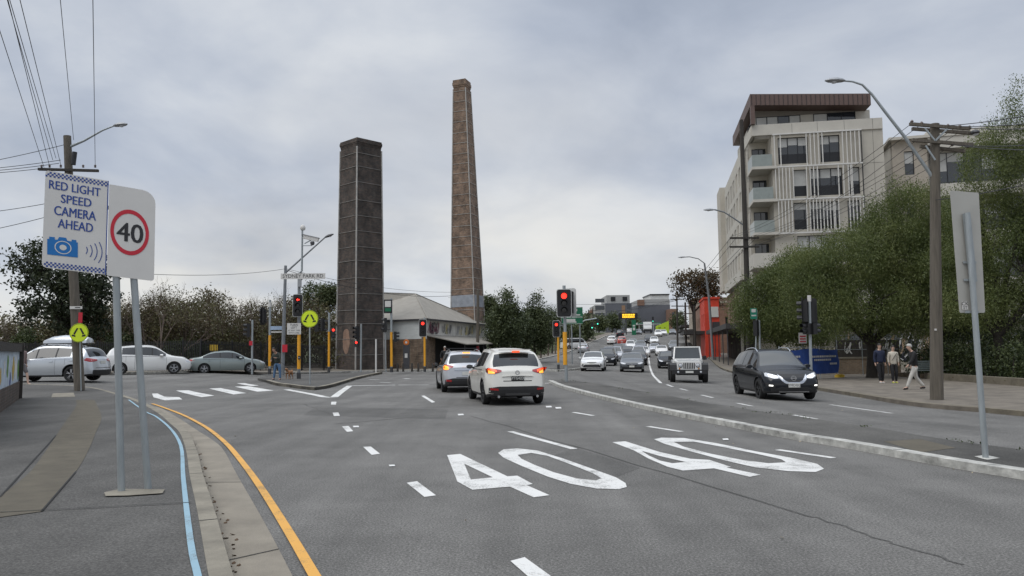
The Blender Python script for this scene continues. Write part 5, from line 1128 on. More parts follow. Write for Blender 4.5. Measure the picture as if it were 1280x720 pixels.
M_FLUO = mat('fluoro_yellow_green', (.62, .78, .02), .5, vary=.05); M_SIGBLK = mat('signal_black', (.012, .012, .013), .5, vary=.05); M_SIGRIM = mat('signal_border', (.55, .55, .53), .5); M_REDON = mat('lit_red_lens', (.8, .02, .02), .3, emis=(1, .035, .02), estr=2.2); M_LENS = mat('unlit_lens', (.03, .03, .03), .2); M_GRNON = mat('lit_green_lens', (.02, .6, .4), .3, emis=(.1, 1, .65), estr=2); M_AMBON = mat('amber_message', (.8, .4, .02), .4, emis=(1, .55, .03), estr=1.3)
M_ALU = mat('bare_aluminium', (.42, .41, .375), .45, .35, vary=.10, scale=1.2); M_WIRE = mat('wire_black', (.015, .015, .016), .6); M_CER = mat('insulator', (.10, .07, .06), .3); M_LAMPH = mat('lamp_housing', (.30, .31, .32), .5, .3)
M_ORANGE = mat('sign_orange', (.6, .15, .01), .5)
def pole_pts(pxb, pyb, pxt, pyt, dz=0.0):
    b = P(pxb, pyb, dz); b.z = H(b.x, b.y) + dz; t = at(pxt, pyt, b.y); return b, t
def signal(parent, pos, face, h=1.0, lit=0, board=True, lens=3, wdt=.30, arrow=False, rim=True, visors=True, name='signal_head'):
    """three-lamp head; pos = centre (world), face = direction it looks (x,y)"""
    f = Vector((face[0], face[1], 0)).normalized(); r = Vector((-f.y, f.x, 0)); up = Vector((0, 0, 1)); pos = Vector(pos); o = pos + f * .12
    hw = wdt / 2
    b = MB(); b.obox(pos, r * hw, up * h / 2, f * .09); hd_ = b.build(name, M_SIGBLK, parent, world=True)
    if board:
        W = hw + .11; Hh = h / 2 + .13; c = .10
        poly = []
        for sx, sy, a0 in ((1, 1, 0), (-1, 1, 90), (-1, -1, 180), (1, -1, 270)):
            for k in range(5): a = R(a0 + k * 22.5); poly.append((sx * (W - c) + c * math.cos(a), sy * (Hh - c) + c * math.sin(a)))
        MB().prism([(u * 1.0, v * 1.0) for u, v in poly], pos + f * .095, r, up, f * .006).build('backing_board', M_SIGBLK, hd_, world=True)
        if rim: MB().prism([(u * 1.085, v * 1.04) for u, v in poly], pos + f * .085, r, up, f * .006).build('board_border', M_SIGRIM, hd_, world=True)
    n = lens; rr = min(hw * .78, h / n * .42)
    M_ = Matrix((( r.x, up.x, f.x), (r.y, up.y, f.y), (r.z, up.z, f.z)))
    for k in range(n):
        z = h * (.5 - (k + .5) / n); c = pos + up * z + f * .10
        on = (k == lit)
        if on and arrow:
            q = MB(); A = [(-.09, 0), (0, .085), (0, .035), (.095, .035), (.095, -.035), (0, -.035), (0, -.085)]; q.prism([(u, v) for u, v in A], c + f * .012, r, up, f * .004)
            q.build('lit_arrow', M_REDON, hd_, world=True)
            MB().lathe([(.001, .0), (rr, .0), (rr, .02)], c, 'Z', 16, M=M_).build('lens', M_LENS, hd_, world=True)
        else: MB().lathe([(.001, .012), (rr * .7, .008), (rr, .0)], c, 'Z', 16, M=M_).build('lens', (M_REDON if k == 0 else M_GRNON) if on else M_LENS, hd_, world=True)
        if visors:
            vs = []; m = 9
            for i in range(m): a = R(-20 + i * 27.5); q = c + r * math.cos(a) * rr * 1.1 + up * math.sin(a) * rr * 1.1; vs += [q, q + f * .20 + up * .0]
            MB().add(vs, [(2 * i, 2 * i + 1, 2 * i + 3, 2 * i + 2) for i in range(m - 1)]).build('visor', M_SIGBLK, hd_, world=True)
    return hd_
def post(root, b, t, rad, m, yellow=None, nm='pole', cap=True, n=14, r2=None):
    """pole between world points, yellow = (z0,z1) above the base for the painted sleeve"""
    MB().tube([b, t], [rad, r2 or rad], n).build(nm, m, root, world=True, smooth=40)
    d = (t - b).normalized()
    if yellow:
        a0, a1 = b + d * yellow[0], b + d * yellow[1]; MB().tube([a0, a1], rad + .008, n).build('yellow_sleeve', M_YP, root, world=True, smooth=40)
        MB().tube([b - d * .02, b + d * .35], rad + .03, n).build('base', M_STEELD, root, world=True, smooth=40)
def txt(parent, s, M_, size, m, bold=.004, sx=1.0, nm='lettering'):
    v, f = text_geo(s, size, bold, sx=sx); return MB().merge(v, f, M_).build(nm, m, parent, world=True)
def ped_symbol(parent, c, rr, f, r_, up):
    """walking legs symbol of the crossing sign"""
    L1 = [(-.12, .62), (-.60, -.18), (-.40, -.30), (.10, .52)]
    b = MB()
    for s_ in (-1, 1):
        b.prism([(s_ * x * rr * .95, y * rr * .82 + .0 * rr) for x, y in ([(.06, .60), (.26, .60), (.62, -.12), (.44, -.24)])], c, r_, up, f * .004)
        b.prism([(s_ * x * rr * .95, y * rr * .82) for x, y in ([(.40, -.30), (.72, -.20), (.80, -.42), (.34, -.52)])], c, r_, up, f * .004)
    b.build('walking_legs', M_SIGK, parent, world=True)
FACE = (0, -1)
# ---- signals on the left island
b, t = pole_pts(373.5, 473.5, 374, 341, .13); tp = at(378, 283, b.y)
A = thing('traffic_signal', 'tall island signal pole with a red arrow, street name blade and yellow sleeve', 'traffic light', tuple(b))
post(A, b, t, .085, M_POLEG, (.55, 2.85)); MB().tube([t, Vector((tp.x, tp.y, t.z + .1)), tp], [.06, .055, .05], 10).build('camera_mast', M_GALV, A, world=True, smooth=40)
signal(A, at(372.5, 382, b.y - .15), (.12, -1), h=.98, lit=0, arrow=True); c_ = at(367.5, 411, b.y - .13)
pl = MB().obox(c_, (.39, .0, 0), (0, 0, .32), (0, .008, 0)).build('turn_left_sign', M_SIGW, A, world=True)
for k, (s_, z, sz) in enumerate((('TURN', .21, .17), ('LEFT', .06, .17), ('AT ANY TIME', -.10, .115), ('WITH CARE', -.235, .115))): txt(pl, s_, frame(c_ + Vector((0, -.012, z)), (1, 0, 0), (0, 0, 1)), sz, M_SIGK, .006)
q = at(374.5, 353, b.y - .1); MB().obox(q, (.10, 0, 0), (0, 0, .25), (0, .06, 0)).build('control_box', M_LAMPH, A, world=True)
q = at(374, 447, b.y - .12); MB().obox(q, (.06, 0, 0), (0, 0, .10), (0, .04, 0)).build('push_button', M_SIGK, A, world=True); MB().lathe([(.001, 0), (.03, 0)], q + Vector((0, -.045, 0)), 'Y', 10).build('button', M_SIGW, A, world=True)
q = at(384, 298, b.y); cm = thing('traffic_camera', 'pale surveillance camera bracketed near the top of the island signal mast', 'camera', tuple(q))
MB().obox(q + Vector((.22, 0, 0)), (.42, 0, -.10), (0, .10, 0), (.03, 0, .10)).build('housing', M_SIGW, cm, world=True); MB().obox(q + Vector((.2, 0, .12)), (.5, 0, -.12), (0, .13, 0), (0, 0, .02)).build('sun_shield', M_LAMPH, cm, world=True)
MB().bar(q + Vector((-.15, 0, -.30)), q + Vector((.22, 0, -.10)), .05).bar(q + Vector((-.25, 0, -.42)), q + Vector((.30, 0, -.42)), .04).build('bracket', M_GALV, cm, world=True); q2 = q + Vector((.3, 0, -.38)); MB().lathe([(.001, .0), (.10, .0), (.13, .12), (.10, .2), (.001, .2)], q2, 'Z', 14).build('dome_camera', M_STEELD, cm, world=True, smooth=40)
q = at(378.5, 288, b.y); dm = MB().lathe([(.001, 0), (.10, .01), (.15, .08), (.15, .2), (.09, .30), (.001, .33)], q, 'Z', 14).build('antenna_dome', M_SIGW, A, world=True, smooth=40)
# street lamp with the street name
b, t = pole_pts(352.5, 466.0, 357, 332, .13); b.y = 46; b = P(353, 468.6, .13); b.z = .13 + H(b.x, b.y); t = at(357, 332, b.y)
Bq = thing('street_lamp', 'grey street lamp with a rising arm, just left of the island signal mast', 'street lamp', tuple(b))
post(Bq, b, t, .13, M_POLEG, None, n=14, r2=.09); a0 = at(358, 340, b.y); a1 = at(406, 297, b.y); a2 = at(415, 293.5, b.y)
MB().tube([a0, a1, a2], [.06, .045, .04], 8).build('lamp_arm', M_POLEG, Bq, world=True, smooth=40)
def lamp_head(parent, c, d, L=.75, m=None, nm='lamp_head'):
    c = Vector(c); d = Vector(d).normalized(); sd_ = Vector((-d.y, d.x, 0)).normalized() if abs(d.x) + abs(d.y) > .01 else Vector((1, 0, 0)); u = d.cross(sd_); u = u if u.z > 0 else -u; vs = []; fs = []; secs = [(0, .05, .04), (.15, .10, .08), (.45, .15, .11), (.8, .13, .08), (1.0, .04, .03)]
    for tt_, w_, h_ in secs:
        for k in range(10): a = 2 * math.pi * k / 10; vs.append(c + d * L * tt_ + sd_ * w_ * math.cos(a) + u * h_ * (math.sin(a) if math.sin(a) > 0 else math.sin(a) * .6))
    n = len(secs)
    for i in range(n - 1):
        for k in range(10): fs.append((i * 10 + k, i * 10 + (k + 1) % 10, (i + 1) * 10 + (k + 1) % 10, (i + 1) * 10 + k))
    fs += [tuple(range(10)), tuple((n - 1) * 10 + k for k in range(10))]
    o = MB().add(vs, fs).build(nm, m or M_LAMPH, parent, world=True, smooth=50)
    MB().lathe([(.001, -.05), (.07, -.03), (.10, .02)], c + d * L * .55 - u * .05, 'Z', 12).build('lamp_lens', M_HEADL, o, world=True, smooth=50)
    return o
lamp_head(Bq, a1, a2 - a1, .62, M_STEELD)
AY = A.location.y - .14; L0, R0 = at(351, 345.5, AY), at(406.5, 345, AY); c_ = (L0 + R0) / 2; ev = Vector((0, 0, 1)); eu = (R0 - L0).normalized()
bl = MB().obox(c_, (R0 - L0) / 2, (0, .02, 0), (0, 0, .16)).build('street_name_blade', M_SIGW, A, world=True); txt(bl, 'SYDNEY PARK RD', frame(c_ + Vector((0, -.024, 0)), eu, ev), .29, M_SIGK, .008, sx=(R0 - L0).length * .93 / 2.36)
for e in (L0, R0): pass
MB().box(c_.x - .22, c_.x - .08, c_.y + .02, c_.y + .2, c_.z - .2, c_.z + .2).build('clamp', M_STEELD, A, world=True)
q = at(356, 435.5, b.y - .16); MB().obox(q, (.16, 0, 0), (0, .03, 0), (0, 0, .24)).build('red_plate', M_SIGR, Bq, world=True)
# crossing roundel on the island
b, t = pole_pts(387.5, 480.5, 387, 386, .13); Cq = thing('crossing_sign', 'fluorescent yellow-green walking legs roundel on a thin pole at the island edge', 'sign', tuple(b)); post(Cq, b, t, .03, M_GALV)
def roundel(parent, c, rr, n_=(0, -1)):
    f = Vector((n_[0], n_[1], 0)).normalized(); r_ = Vector((-f.y, f.x, 0)); up = Vector((0, 0, 1)); poly = [(rr * math.cos(k / 32 * 6.2832), rr * math.sin(k / 32 * 6.2832)) for k in range(32)]
    d_ = MB().prism(poly, c, r_, up, -f * .01).build('sign_disc', M_FLUO, parent, world=True); ped_symbol(d_, c + f * .002, rr, f, r_, up)
    ring = MB(); pi = [(x * .93, y * .93) for x, y in poly]; po = [(x * .965, y * .965) for x, y in poly]; vs = [c + f * .003 + r_ * x + up * y for x, y in pi + po]; ring.add(vs, [(k, (k + 1) % 32, 32 + (k + 1) % 32, 32 + k) for k in range(32)]).build('rim_line', M_SIGK, d_, world=True)
roundel(Cq, at(387, 398.5, b.y - .05), .50 * b.y / 44 * 1.0)
# other signals near the corner
def sigpole(label, pb, ptop, dz, rad, yel, heads, name='traffic_signal', m=None, Y=None, group=None):
    b = P(*pb, dz); b.z = H(b.x, b.y) + dz
    if Y: b = at(pb[0], pb[1], Y); b.z = H(b.x, b.y) + dz
    t = at(*ptop, b.y); o = thing(name, label, 'traffic light', tuple(b), 0, group); post(o, b, t, rad, m or M_GALV, yel)
    for (px, py, face, h, lit, kw) in heads:
        pos = at(px, py, b.y); signal(o, pos, face, h, lit, **kw)
        if abs(pos.x - b.x) > .15: MB().bar(Vector((b.x, b.y, pos.z - h * .35)), Vector((pos.x, pos.y, pos.z - h * .35)), .05).build('bracket', M_STEELD, o, world=True); MB().bar(Vector((b.x, b.y, pos.z + h * .35)), Vector((pos.x, pos.y, pos.z + h * .35)), .05).build('bracket', M_STEELD, o, world=True)
    return o, b, t
nb = dict(board=False); RT = (1, -.15); LT = (-1, -.2); BK = (0, 1)
o, b, t = sigpole('yellow based signal pole with a small blue street sign beside the dog walker', (337, 467.5), (337.5, 375), .13, .075, (.5, 2.5), [(330, 395, (-.9, .3), .9, None, dict(board=True, rim=False)), ])
q = at(347, 410, b.y - .1); sb = MB().obox(q + Vector((-.05, 0, 0)), (.42, 0, 0), (0, .012, 0), (0, 0, .12)).build('blue_street_sign', mat('pale_blue_sign', (.32, .42, .55), .5), o, world=True); MB().obox(q + Vector((.42, -.002, 0)), (.07, 0, 0), (0, .014, 0), (0, 0, .14)).build('sign_end', M_SIGB2, o, world=True); MB().obox(q + Vector((.0, 0, -.26)), (.42, 0, 0), (0, .012, 0), (0, 0, .04)).build('lower_blade', M_SIGW, o, world=True)
q = at(337.5, 381, b.y); MB().tube([q + Vector((0, 0, -.15)), q + Vector((0, 0, .15))], .11, 12).build('pole_cap', M_SIGW, o, world=True)
o, b, t = sigpole('slim pole by the park fence with a black signal head, leftmost of the signals', (315, 468), (315.5, 400), .12, .06, None, [(310.5, 413, (-.9, -.3), .85, None, nb)])
q = at(313.5, 429, b.y - .1); MB().obox(q, (.10, 0, 0), (0, .02, 0), (0, 0, .14)).build('red_plate', M_SIGR, o, world=True)
sigpole('signal pole with yellow base and a small red light, left of the dark brick chimney', (411, 465), (411.5, 391), .12, .075, (.4, 3.0), [(403.5, 406, (-.8, .5), .95, None, nb), (416.5, 416.5, (.35, -1), .7, 0, dict(board=False, visors=False)), (396, 407, BK, .9, None, nb)])
sigpole('slim signal pole with side-facing lamps standing against the dark brick chimney', (451, 465.5), (451.5, 405), .12, .06, None, [(446.5, 416, (-.75, -.65), .95, None, nb), (446, 430, (-.2, -1), .42, 0, dict(board=False, lens=2, visors=False))])
o, b, t = sigpole('signal and bus stop pole with yellow base, right of the dark brick chimney', (489.5, 465), (489, 373), .12, .085, (.4, 2.9), [(482, 406, (-.9, -.2), 1.0, None, nb), (494, 421, (.9, .2), .75, None, nb)])
q = at(485, 383, b.y - .1); bs = MB().obox(q, (.30, 0, 0), (0, .03, 0), (0, 0, .50)).build('bus_stop_blade', M_SIGK, o, world=True); MB().obox(q + Vector((0, -.034, .18)), (.22, 0, 0), (0, .006, 0), (0, 0, .22)).build('white_panel', M_SIGW, bs, world=True); MB().obox(q + Vector((0, -.034, -.25)), (.22, 0, 0), (0, .006, 0), (0, 0, .12)).build('green_panel', M_GREEN, bs, world=True)
sigpole('slim grey post with a white marker standing before the shed wall', (482.5, 464.8), (481.5, 400), .12, .05, None, [(481, 410, (0, 1), .6, None, dict(board=False, lens=2))])
sigpole('signal with a lit red lamp and yellow base in front of the graffiti shed', (531, 464.5), (530.5, 397), .12, .07, (.4, 2.7), [(528.5, 410, (.1, -1), .98, 0, {})])
b, t = pole_pts(470, 466, 470, 424, .12); o = thing('bollard_post', 'plain white steel post between the chimney and the bus stop pole', 'post', tuple(b)); post(o, b, t, .06, M_SIGW)
b, t = pole_pts(508, 464.5, 508, 428, .12); o = thing('ticket_machine', 'slim dark post with an amber disc on top against the shed wall', 'post', tuple(b)); MB().obox((b + t) / 2, (.22, 0, 0), (0, .15, 0), (0, 0, (t - b).z / 2 - .2)).build('cabinet', M_STEELD, o, world=True); MB().lathe([(.001, 0), (.20, 0), (.22, .05)], t + Vector((0, -.1, 0)), 'Y', 16).build('disc', M_ORANGE, o, world=True); MB().lathe([(.001, -.01), (.09, -.01)], t + Vector((0, -.1, 0)), 'Y', 12).build('numeral_disc', M_SIGW, o, world=True); MB().obox((b + t) / 2 + Vector((0, -.16, .1)), (.1, 0, 0), (0, .01, 0), (0, 0, .16)).build('screen', M_SIGW, o, world=True)
for i, px in enumerate((497, 504, 515, 523, 541)):
    b, t = pole_pts(px, 464.6, px, 454, .12); bo = MB().tube([(0, 0, 0), (0, 0, t.z - b.z - .05), (0, 0, t.z - b.z)], [.08, .08, .05], 12).lathe([(.1, 0), (.1, .04), (.08, .05)], (0, 0, 0), 'Z', 12).build('bollard', M_TIMBERD, None, smooth=40); bo.location = b; tag(bo, 'short dark bollard in the row along the far footpath before the shed', 'bollard', 'bollards before the shed')
# timber pole right of the shed
b, t = pole_pts(597, 458, 597.5, 364, .12); b = at(597, 458, 70); b.z = .12; t = at(597.5, 362, 70); o = thing('utility_pole', 'plain timber pole in front of the graffiti wall behind the two SUVs', 'utility pole', tuple(b)); MB().tube([b, t], [.16, .12], 10).build('pole', M_TIMBER, o, world=True, smooth=40); MB().obox(at(597.3, 436, 69.8), (.12, 0, 0), (0, .02, 0), (0, 0, .22)).build('red_plate', M_SIGR, o, world=True)
# ---- median signal (big one) and the one behind
b, t = pole_pts(708, 477.0, 705, 357, .10); J = thing('traffic_signal', 'large signal with a round red light on the nose of the median, yellow lower pole', 'traffic light', tuple(b)); post(J, b, t, .075, M_GALV, None); d = (t - b).normalized()
y0, y1 = at(706.6, 456, b.y), at(706, 415, b.y); MB().tube([y0, y1], .10, 14).build('yellow_sleeve', M_YP, J, world=True, smooth=40); signal(J, at(705, 379, b.y - .16), (-.03, -1), h=1.02, lit=0, wdt=.44); signal(J, at(711, 378, b.y + .25), (.5, 1), h=1.05, lit=None, wdt=.42, rim=True)
sigpole('smaller red signal with yellow pole on the small island behind the big median signal', (698, 461.5), (697.5, 400), .13, .07, (.5, 2.6), [(695.5, 411, (-.05, -1), .95, 0, {})])
for i, (px0, py) in enumerate(((682, 391), (686, 402.5))):
    pass
# green direction sign
a = at(708, 384, 76); c = at(728.5, 405, 76); z0 = H(a.x, 76); gs = thing('direction_sign', 'dark green two-panel direction sign behind the median signal', 'road sign', ((a.x + c.x) / 2, 76, z0 + .1))
for zz0, zz1, x0 in ((a.z, a.z - 1.0, a.x + .1), (a.z - 1.02, c.z, a.x - .5)):
    pn = MB().box(x0, c.x, 75.95, 76, zz1, zz0).build('sign_panel', M_GREEN, gs, world=True); MB().box(x0 + .04, c.x - .04, 75.94, 75.948, zz1 + .03, zz1 + .06).box(x0 + .04, c.x - .04, 75.94, 75.948, zz0 - .06, zz0 - .03).build('border', M_SIGW, pn, world=True)
    MB().box(c.x - 1.15 if x0 > a.x else c.x - 1.9, c.x - .55 if x0 > a.x else c.x - .75, 75.94, 75.948, zz0 - .42, zz0 - .18).build('destination', M_SIGW, pn, world=True); MB().box(c.x - 1.25 if x0 > a.x else c.x - 1.9, c.x - .25 if x0 > a.x else c.x - .65, 75.94, 75.948, zz1 + .15, zz1 + .27).build('destination', M_SIGW, pn, world=True)
for x in (a.x + .5, c.x - .3): MB().tube([(x, 76.1, z0), (x, 76.1, a.z)], .07, 10).build('sign_post', M_GALV, gs, world=True)
# far mast arm with green lights, poles and amber board
def far_pole(label, px, py0, py1, Y, rad=.12, arms=(), m=None, name='utility_pole', cat='utility pole', group=None):
    p = at(px, 400, Y); z0 = H(p.x, Y); t = at(px, py0, Y); o = thing(name, label, cat, (p.x, Y, z0), 0, group); MB().tube([(p.x, Y, z0 - .1), (t.x, Y, t.z)], [rad, rad * .75], 8).build('pole', m or M_TIMBERD, o, world=True)
    for dz, w_ in arms: MB().bar((t.x - w_ / 2, Y, t.z - dz), (t.x + w_ / 2, Y, t.z - dz), .1, .12).build('crossarm', m or M_TIMBERD, o, world=True)
    return o, Vector((t.x, Y, t.z))
p = at(724.5, 430, 150); z0 = H(p.x, 150); mp_ = [Vector((p.x, 150, z0)), at(724.5, 410, 150), at(726, 404, 150), at(731, 400.5, 150), at(746, 398, 150)]; o = thing('traffic_signal', 'curved mast arm signal far up the hill with a green lamp', 'traffic light', (p.x, 150, z0)); MB().tube(mp_, .12, 8).build('mast_arm', M_GALV, o, world=True, smooth=50); signal(o, at(747, 402.5, 150), (0, -1), 1.1, 2, board=True, rim=False, visors=False); signal(o, at(740, 407.5, 150), (0, -1), 1.0, 2, board=True, rim=False, visors=False); signal(o, at(725, 415, 150), (0, -1), 1.0, 2, board=True, rim=False, visors=False)
o, b, t = sigpole('green-lit signal high on the hill in front of the wide grey block', (817, 416.5), (816.5, 396), 0, .1, None, [(816, 399.5, (0, -1), 1.3, 2, dict(board=True, rim=False, visors=False))], Y=200)
p = at(783, 415, 200); z0 = H(p.x, 200); vm = thing('message_board', 'amber lit electronic message board on a post at the hilltop', 'sign', (p.x, 200, z0)); a = at(773, 391.5, 200); c = at(797, 398.5, 200); MB().tube([(p.x, 200.2, z0), (p.x, 200.2, a.z)], .15, 8).build('post', M_STEELD, vm, world=True); bx = MB().box(a.x, c.x, 199.8, 200.1, c.z, a.z).build('board', M_SIGK, vm, world=True)
random.seed(3)
for i, rz_ in enumerate((.33, .7)):
    x = a.x + 1.0
    while x < c.x - 1.0: w_ = random.uniform(.25, .6); MB().box(x, x + w_, 199.76, 199.78, c.z + (a.z - c.z) * rz_ - .22, c.z + (a.z - c.z) * rz_ + .22).build('lit_text', M_AMBON, bx, world=True); x += w_ + .1
p = at(792.5, 415, 195); z0 = H(p.x, 195); o = thing('fuel_sign', 'tall green fuel station price sign at the hilltop', 'sign', (p.x, 195, z0)); a = at(790, 400, 195); MB().box(-.55, .55, -.1, .1, 0, a.z - z0).build('panel', M_GREEN, o); MB().box(-.3, .3, -.12, -.1, 1.2, 1.9).build('price_panel', M_SIGW, o); MB().box(-.3, .3, -.12, -.1, 2.2, 2.6).build('price_panel', M_SIGW, o)
far_pole('thin timber pole behind the green direction sign, left one of two on the hill', 735.5, 387, 0, 170, .13, ((.8, 1.8), (1.6, 1.6))); far_pole('thin timber pole right of another one on the hill left of the grey block', 741, 384, 0, 175, .13, ((.8, 1.8), (1.6, 1.6)))
for px, py, Y, l in ((846, 370, 112, 'tall dark timber pole leftmost of the poles beside the oncoming lanes'), (856.5, 378, 100, 'dark timber pole second in the row beside the oncoming lanes'), (868, 382, 92, 'slender dark pole in front of the red building')):
    far_pole(l, px, py, 0, Y, .16, ((.5, 1.9), (1.5, 1.7)) if px != 868 else ())
# mid lamp by the shops
b = P(891.5, 450, .12); b.z = H(b.x, b.y) + .12; Y = b.y; t = at(880.5, 329, Y); o = thing('street_lamp', 'street lamp with a short left arm in front of the red building', 'street lamp', tuple(b)); MB().tube([b, at(886, 370, Y), t], [.16, .13, .09], 12).build('pole', M_POLEG, o, world=True, smooth=40); MB().tube([t, at(873, 323.5, Y), at(862, 321, Y), at(856, 321.3, Y)], .05, 8).build('lamp_arm', M_POLEG, o, world=True, smooth=50); lamp_head(o, at(857, 321.3, Y), (-1, 0, -.05), .85)
# big timber pole near the bus stop with a lamp arm
b = P(937.5, 466, .12); b.z = .12 + H(b.x, b.y); Y = b.y; t = at(926.5, 150, Y); PM = thing('utility_pole', 'tall dark timber pole with two crossarms before the apartment block', 'utility pole', tuple(b)); MB().tube([b, at(932, 300, Y), t], [.20, .17, .13], 12).build('pole', M_TIMBERD, PM, world=True, smooth=40)
for py in (298, 309): q = at(929.5, py, Y); MB().bar(q + Vector((-1.0, -.2, 0)), q + Vector((1.0, -.2, 0)), .12, .12).build('crossarm', M_TIMBERD, PM, world=True)
pm_arm = [at(929.5, 298, Y) + Vector((dx, -.2, .1)) for dx in (-.9, -.5, .5, .9)]
MB().tube([at(929, 281, Y), at(916, 272, Y), at(905, 265, Y), at(893, 262, Y)], .05, 8).build('lamp_arm', M_POLEG, PM, world=True, smooth=50); lamp_head(PM, at(893, 262.3, Y), (-1, 0, 0), .75)
q = at(935.5, 410, Y - .22); MB().obox(q, (.06, 0, 0), (0, .02, 0), (0, 0, .35)).build('white_marker', M_SIGW, PM, world=True)
# signals near that pole
b = P(944, 469, .12); b.z = .12 + H(b.x, b.y); o = thing('bus_stop', 'pole with a green and white bus stop sign beside the tall dark timber pole', 'bus stop', tuple(b)); t = at(946, 388, b.y); MB().tube([b, t], .05, 10).build('pole', M_GALV, o, world=True); q = at(942, 392, b.y - .08); s1_ = MB().obox(q, (.19, 0, 0), (0, .02, 0), (0, 0, .33)).build('sign_panel', mat('teal_green', (.02, .22, .14), .5), o, world=True); MB().obox(q + Vector((0, -.025, .18)), (.13, 0, 0), (0, .005, 0), (0, 0, .10)).build('white_symbol', M_SIGW, s1_, world=True); MB().obox(q + Vector((0, -.025, -.12)), (.15, 0, 0), (0, .005, 0), (0, 0, .04)).build('white_line', M_SIGW, s1_, world=True)
sigpole('black signal head seen from the side beside the bus stop pole', (951, 469), (949, 400), .12, .06, None, [(945, 410, (.85, .5), .95, None, nb)])
b, t = pole_pts(1013, 491, 1011.5, 378, .12); b = P(1014.5, 489, .12); b.z = .12 + H(b.x, b.y); t = at(1011.5, 372, b.y); o = thing('traffic_signal', 'black signal cluster on a galvanised pole in front of the blue fence banner', 'traffic light', tuple(b)); post(o, b, t, .055, M_GALV, None)
signal(o, at(1006.5, 389, b.y), (-.85, .45), .82, None, board=True, rim=False, wdt=.26); signal(o, at(1013.5, 390, b.y + .15), (.3, 1), .82, None, board=True, rim=False, wdt=.26); signal(o, at(1009, 411, b.y), (-.9, -.4), .42, None, board=False, lens=2); signal(o, at(1016, 411, b.y), (.9, .3), .42, None, board=False, lens=2); q = at(1011.5, 373, b.y); MB().tube([q + Vector((0, 0, -.12)), q + Vector((0, 0, .12))], .07, 12).build('pole_cap', M_SIGW, o, world=True)
# ---- big speed camera sign on the left
bA = P(152, 615, .12); bB = P(185.5, 612, .12); bA.z = bB.z = .12; SG = thing('speed_camera_sign', 'white speed camera warning sign with a red 40 roundel on two galvanised posts', 'road sign', tuple(bA))
YL, YR = 7.8, 8.35; bl_, br_ = at(52, 334, YL), at(192.5, 350.5, YR); tl_ = at(57, 212.3, 7.86)
eu = (br_ - bl_).normalized(); ev = (tl_ - bl_).normalized(); nrm = eu.cross(ev).normalized(); nrm = nrm if nrm.y < 0 else -nrm; _c = eu.dot(ev)
def uv(px, py):
    d = ray(px, py); k = (bl_ - CP).dot(nrm) / d.dot(nrm); p = CP + d * k - bl_; a_, b_ = p.dot(eu), p.dot(ev); dt = 1 - _c * _c; return (a_ - _c * b_) / dt, (b_ - _c * a_) / dt
def onp(u, v, off=0.0): return bl_ + eu * u + ev * v + nrm * off
cs = {k: uv(*v) for k, v in dict(tl=(57, 212.3), tm=(134.5, 226.2), bm=(134.5, 345.2), bl=(52, 334), tr=(176, 239), tr2=(184.5, 248), br=(192.5, 350.5), tmr=(136, 228)).items()}
um = (cs['tm'][0] + cs['bm'][0]) / 2; ht = cs['tm'][1]; hb = cs['bm'][1]
def rr_poly(u0, u1, v0, v1, r0, r1, r2, r3):       # radii: bl, br, tr, tl
    out = []
    for (cx_, cy_, a0, rr) in ((u0 + r0, v0 + r0, 180, r0), (u1 - r1, v0 + r1, 270, r1), (u1 - r2, v1 - r2, 0, r2), (u0 + r3, v1 - r3, 90, r3)):
        for k in range(6): a = R(a0 + k * 18); out.append((cx_ + rr * math.cos(a), cy_ + rr * math.sin(a)))
    return out
hL = (cs['tl'][1] + cs['tm'][1]) / 2; hR0 = (cs['bm'][1] + cs['br'][1]) / 2; hR1 = (cs['tmr'][1] + cs['tr'][1]) / 2; uR = cs['br'][0]
pan = MB().prism(rr_poly(0, um - .004, 0, hL, .05, .01, .01, .03), bl_, eu, ev, -nrm * .006).build('left_panel', M_SIGW, SG, world=True); pan2 = MB().prism(rr_poly(um + .004, uR, hR0 + .0, hR1, .01, .03, .14, .01), bl_, eu, ev, -nrm * .006).build('right_panel', M_SIGW, SG, world=True)
nsq = 32; w_ = um / nsq; sq = w_; chks = [MB(), MB()]
for row in range(3):
    for k in range(nsq):
        if (k + row) % 2 == 0:
            for ci, v0 in enumerate((hL - .012 - (row + 1) * sq, .010 + row * sq)):
                u0 = k * w_
                if (k < 1 and v0 < .05) or (k < 1 and v0 > hL - .05): continue
                chks[ci].add([onp(u0, v0, .002), onp(u0 + w_, v0, .002), onp(u0 + w_, v0 + sq, .002), onp(u0, v0 + sq, .002)], [(0, 1, 2, 3)])
for chk in chks: chk.build('check_border', M_SIGB, pan, world=True)
MB().add([onp(um - .012, 0.0, .0025), onp(um - .002, 0, .0025), onp(um - .002, hL, .0025), onp(um - .012, hL, .0025)], [(0, 1, 2, 3)]).build('blue_edge', M_SIGB, pan, world=True)
def stxt(s_, px, py, hgt, tw, par, m, bold=.003):
    u, v = uv(px, py); vt, ft = text_geo(s_, 1.0, .004); xs_ = [p[0] for p in vt]; ys_ = [p[1] for p in vt]; kx = tw / (max(xs_) - min(xs_)); hgt *= .88 if len(s_) > 2 else 1; ky = hgt / (max(ys_) - min(ys_)); cx_ = (max(xs_) + min(xs_)) / 2; cy_ = (max(ys_) + min(ys_)) / 2
    b_ = MB()
    for k_ in (-1, 0, 1): b_.add([onp(u + (x - cx_) * kx * .97 + k_ * hgt * .022, v + (y - cy_) * ky, .003 + .0004 * (k_ + 1)) for x, y, _ in vt], ft)
    b_.build('lettering', m, par, world=True)
wd = lambda x0, y0, x1, y1: abs(uv(x1, y1)[0] - uv(x0, y0)[0]); hh_ = lambda x, y0, y1: abs(uv(x, y0)[1] - uv(x, y1)[1])
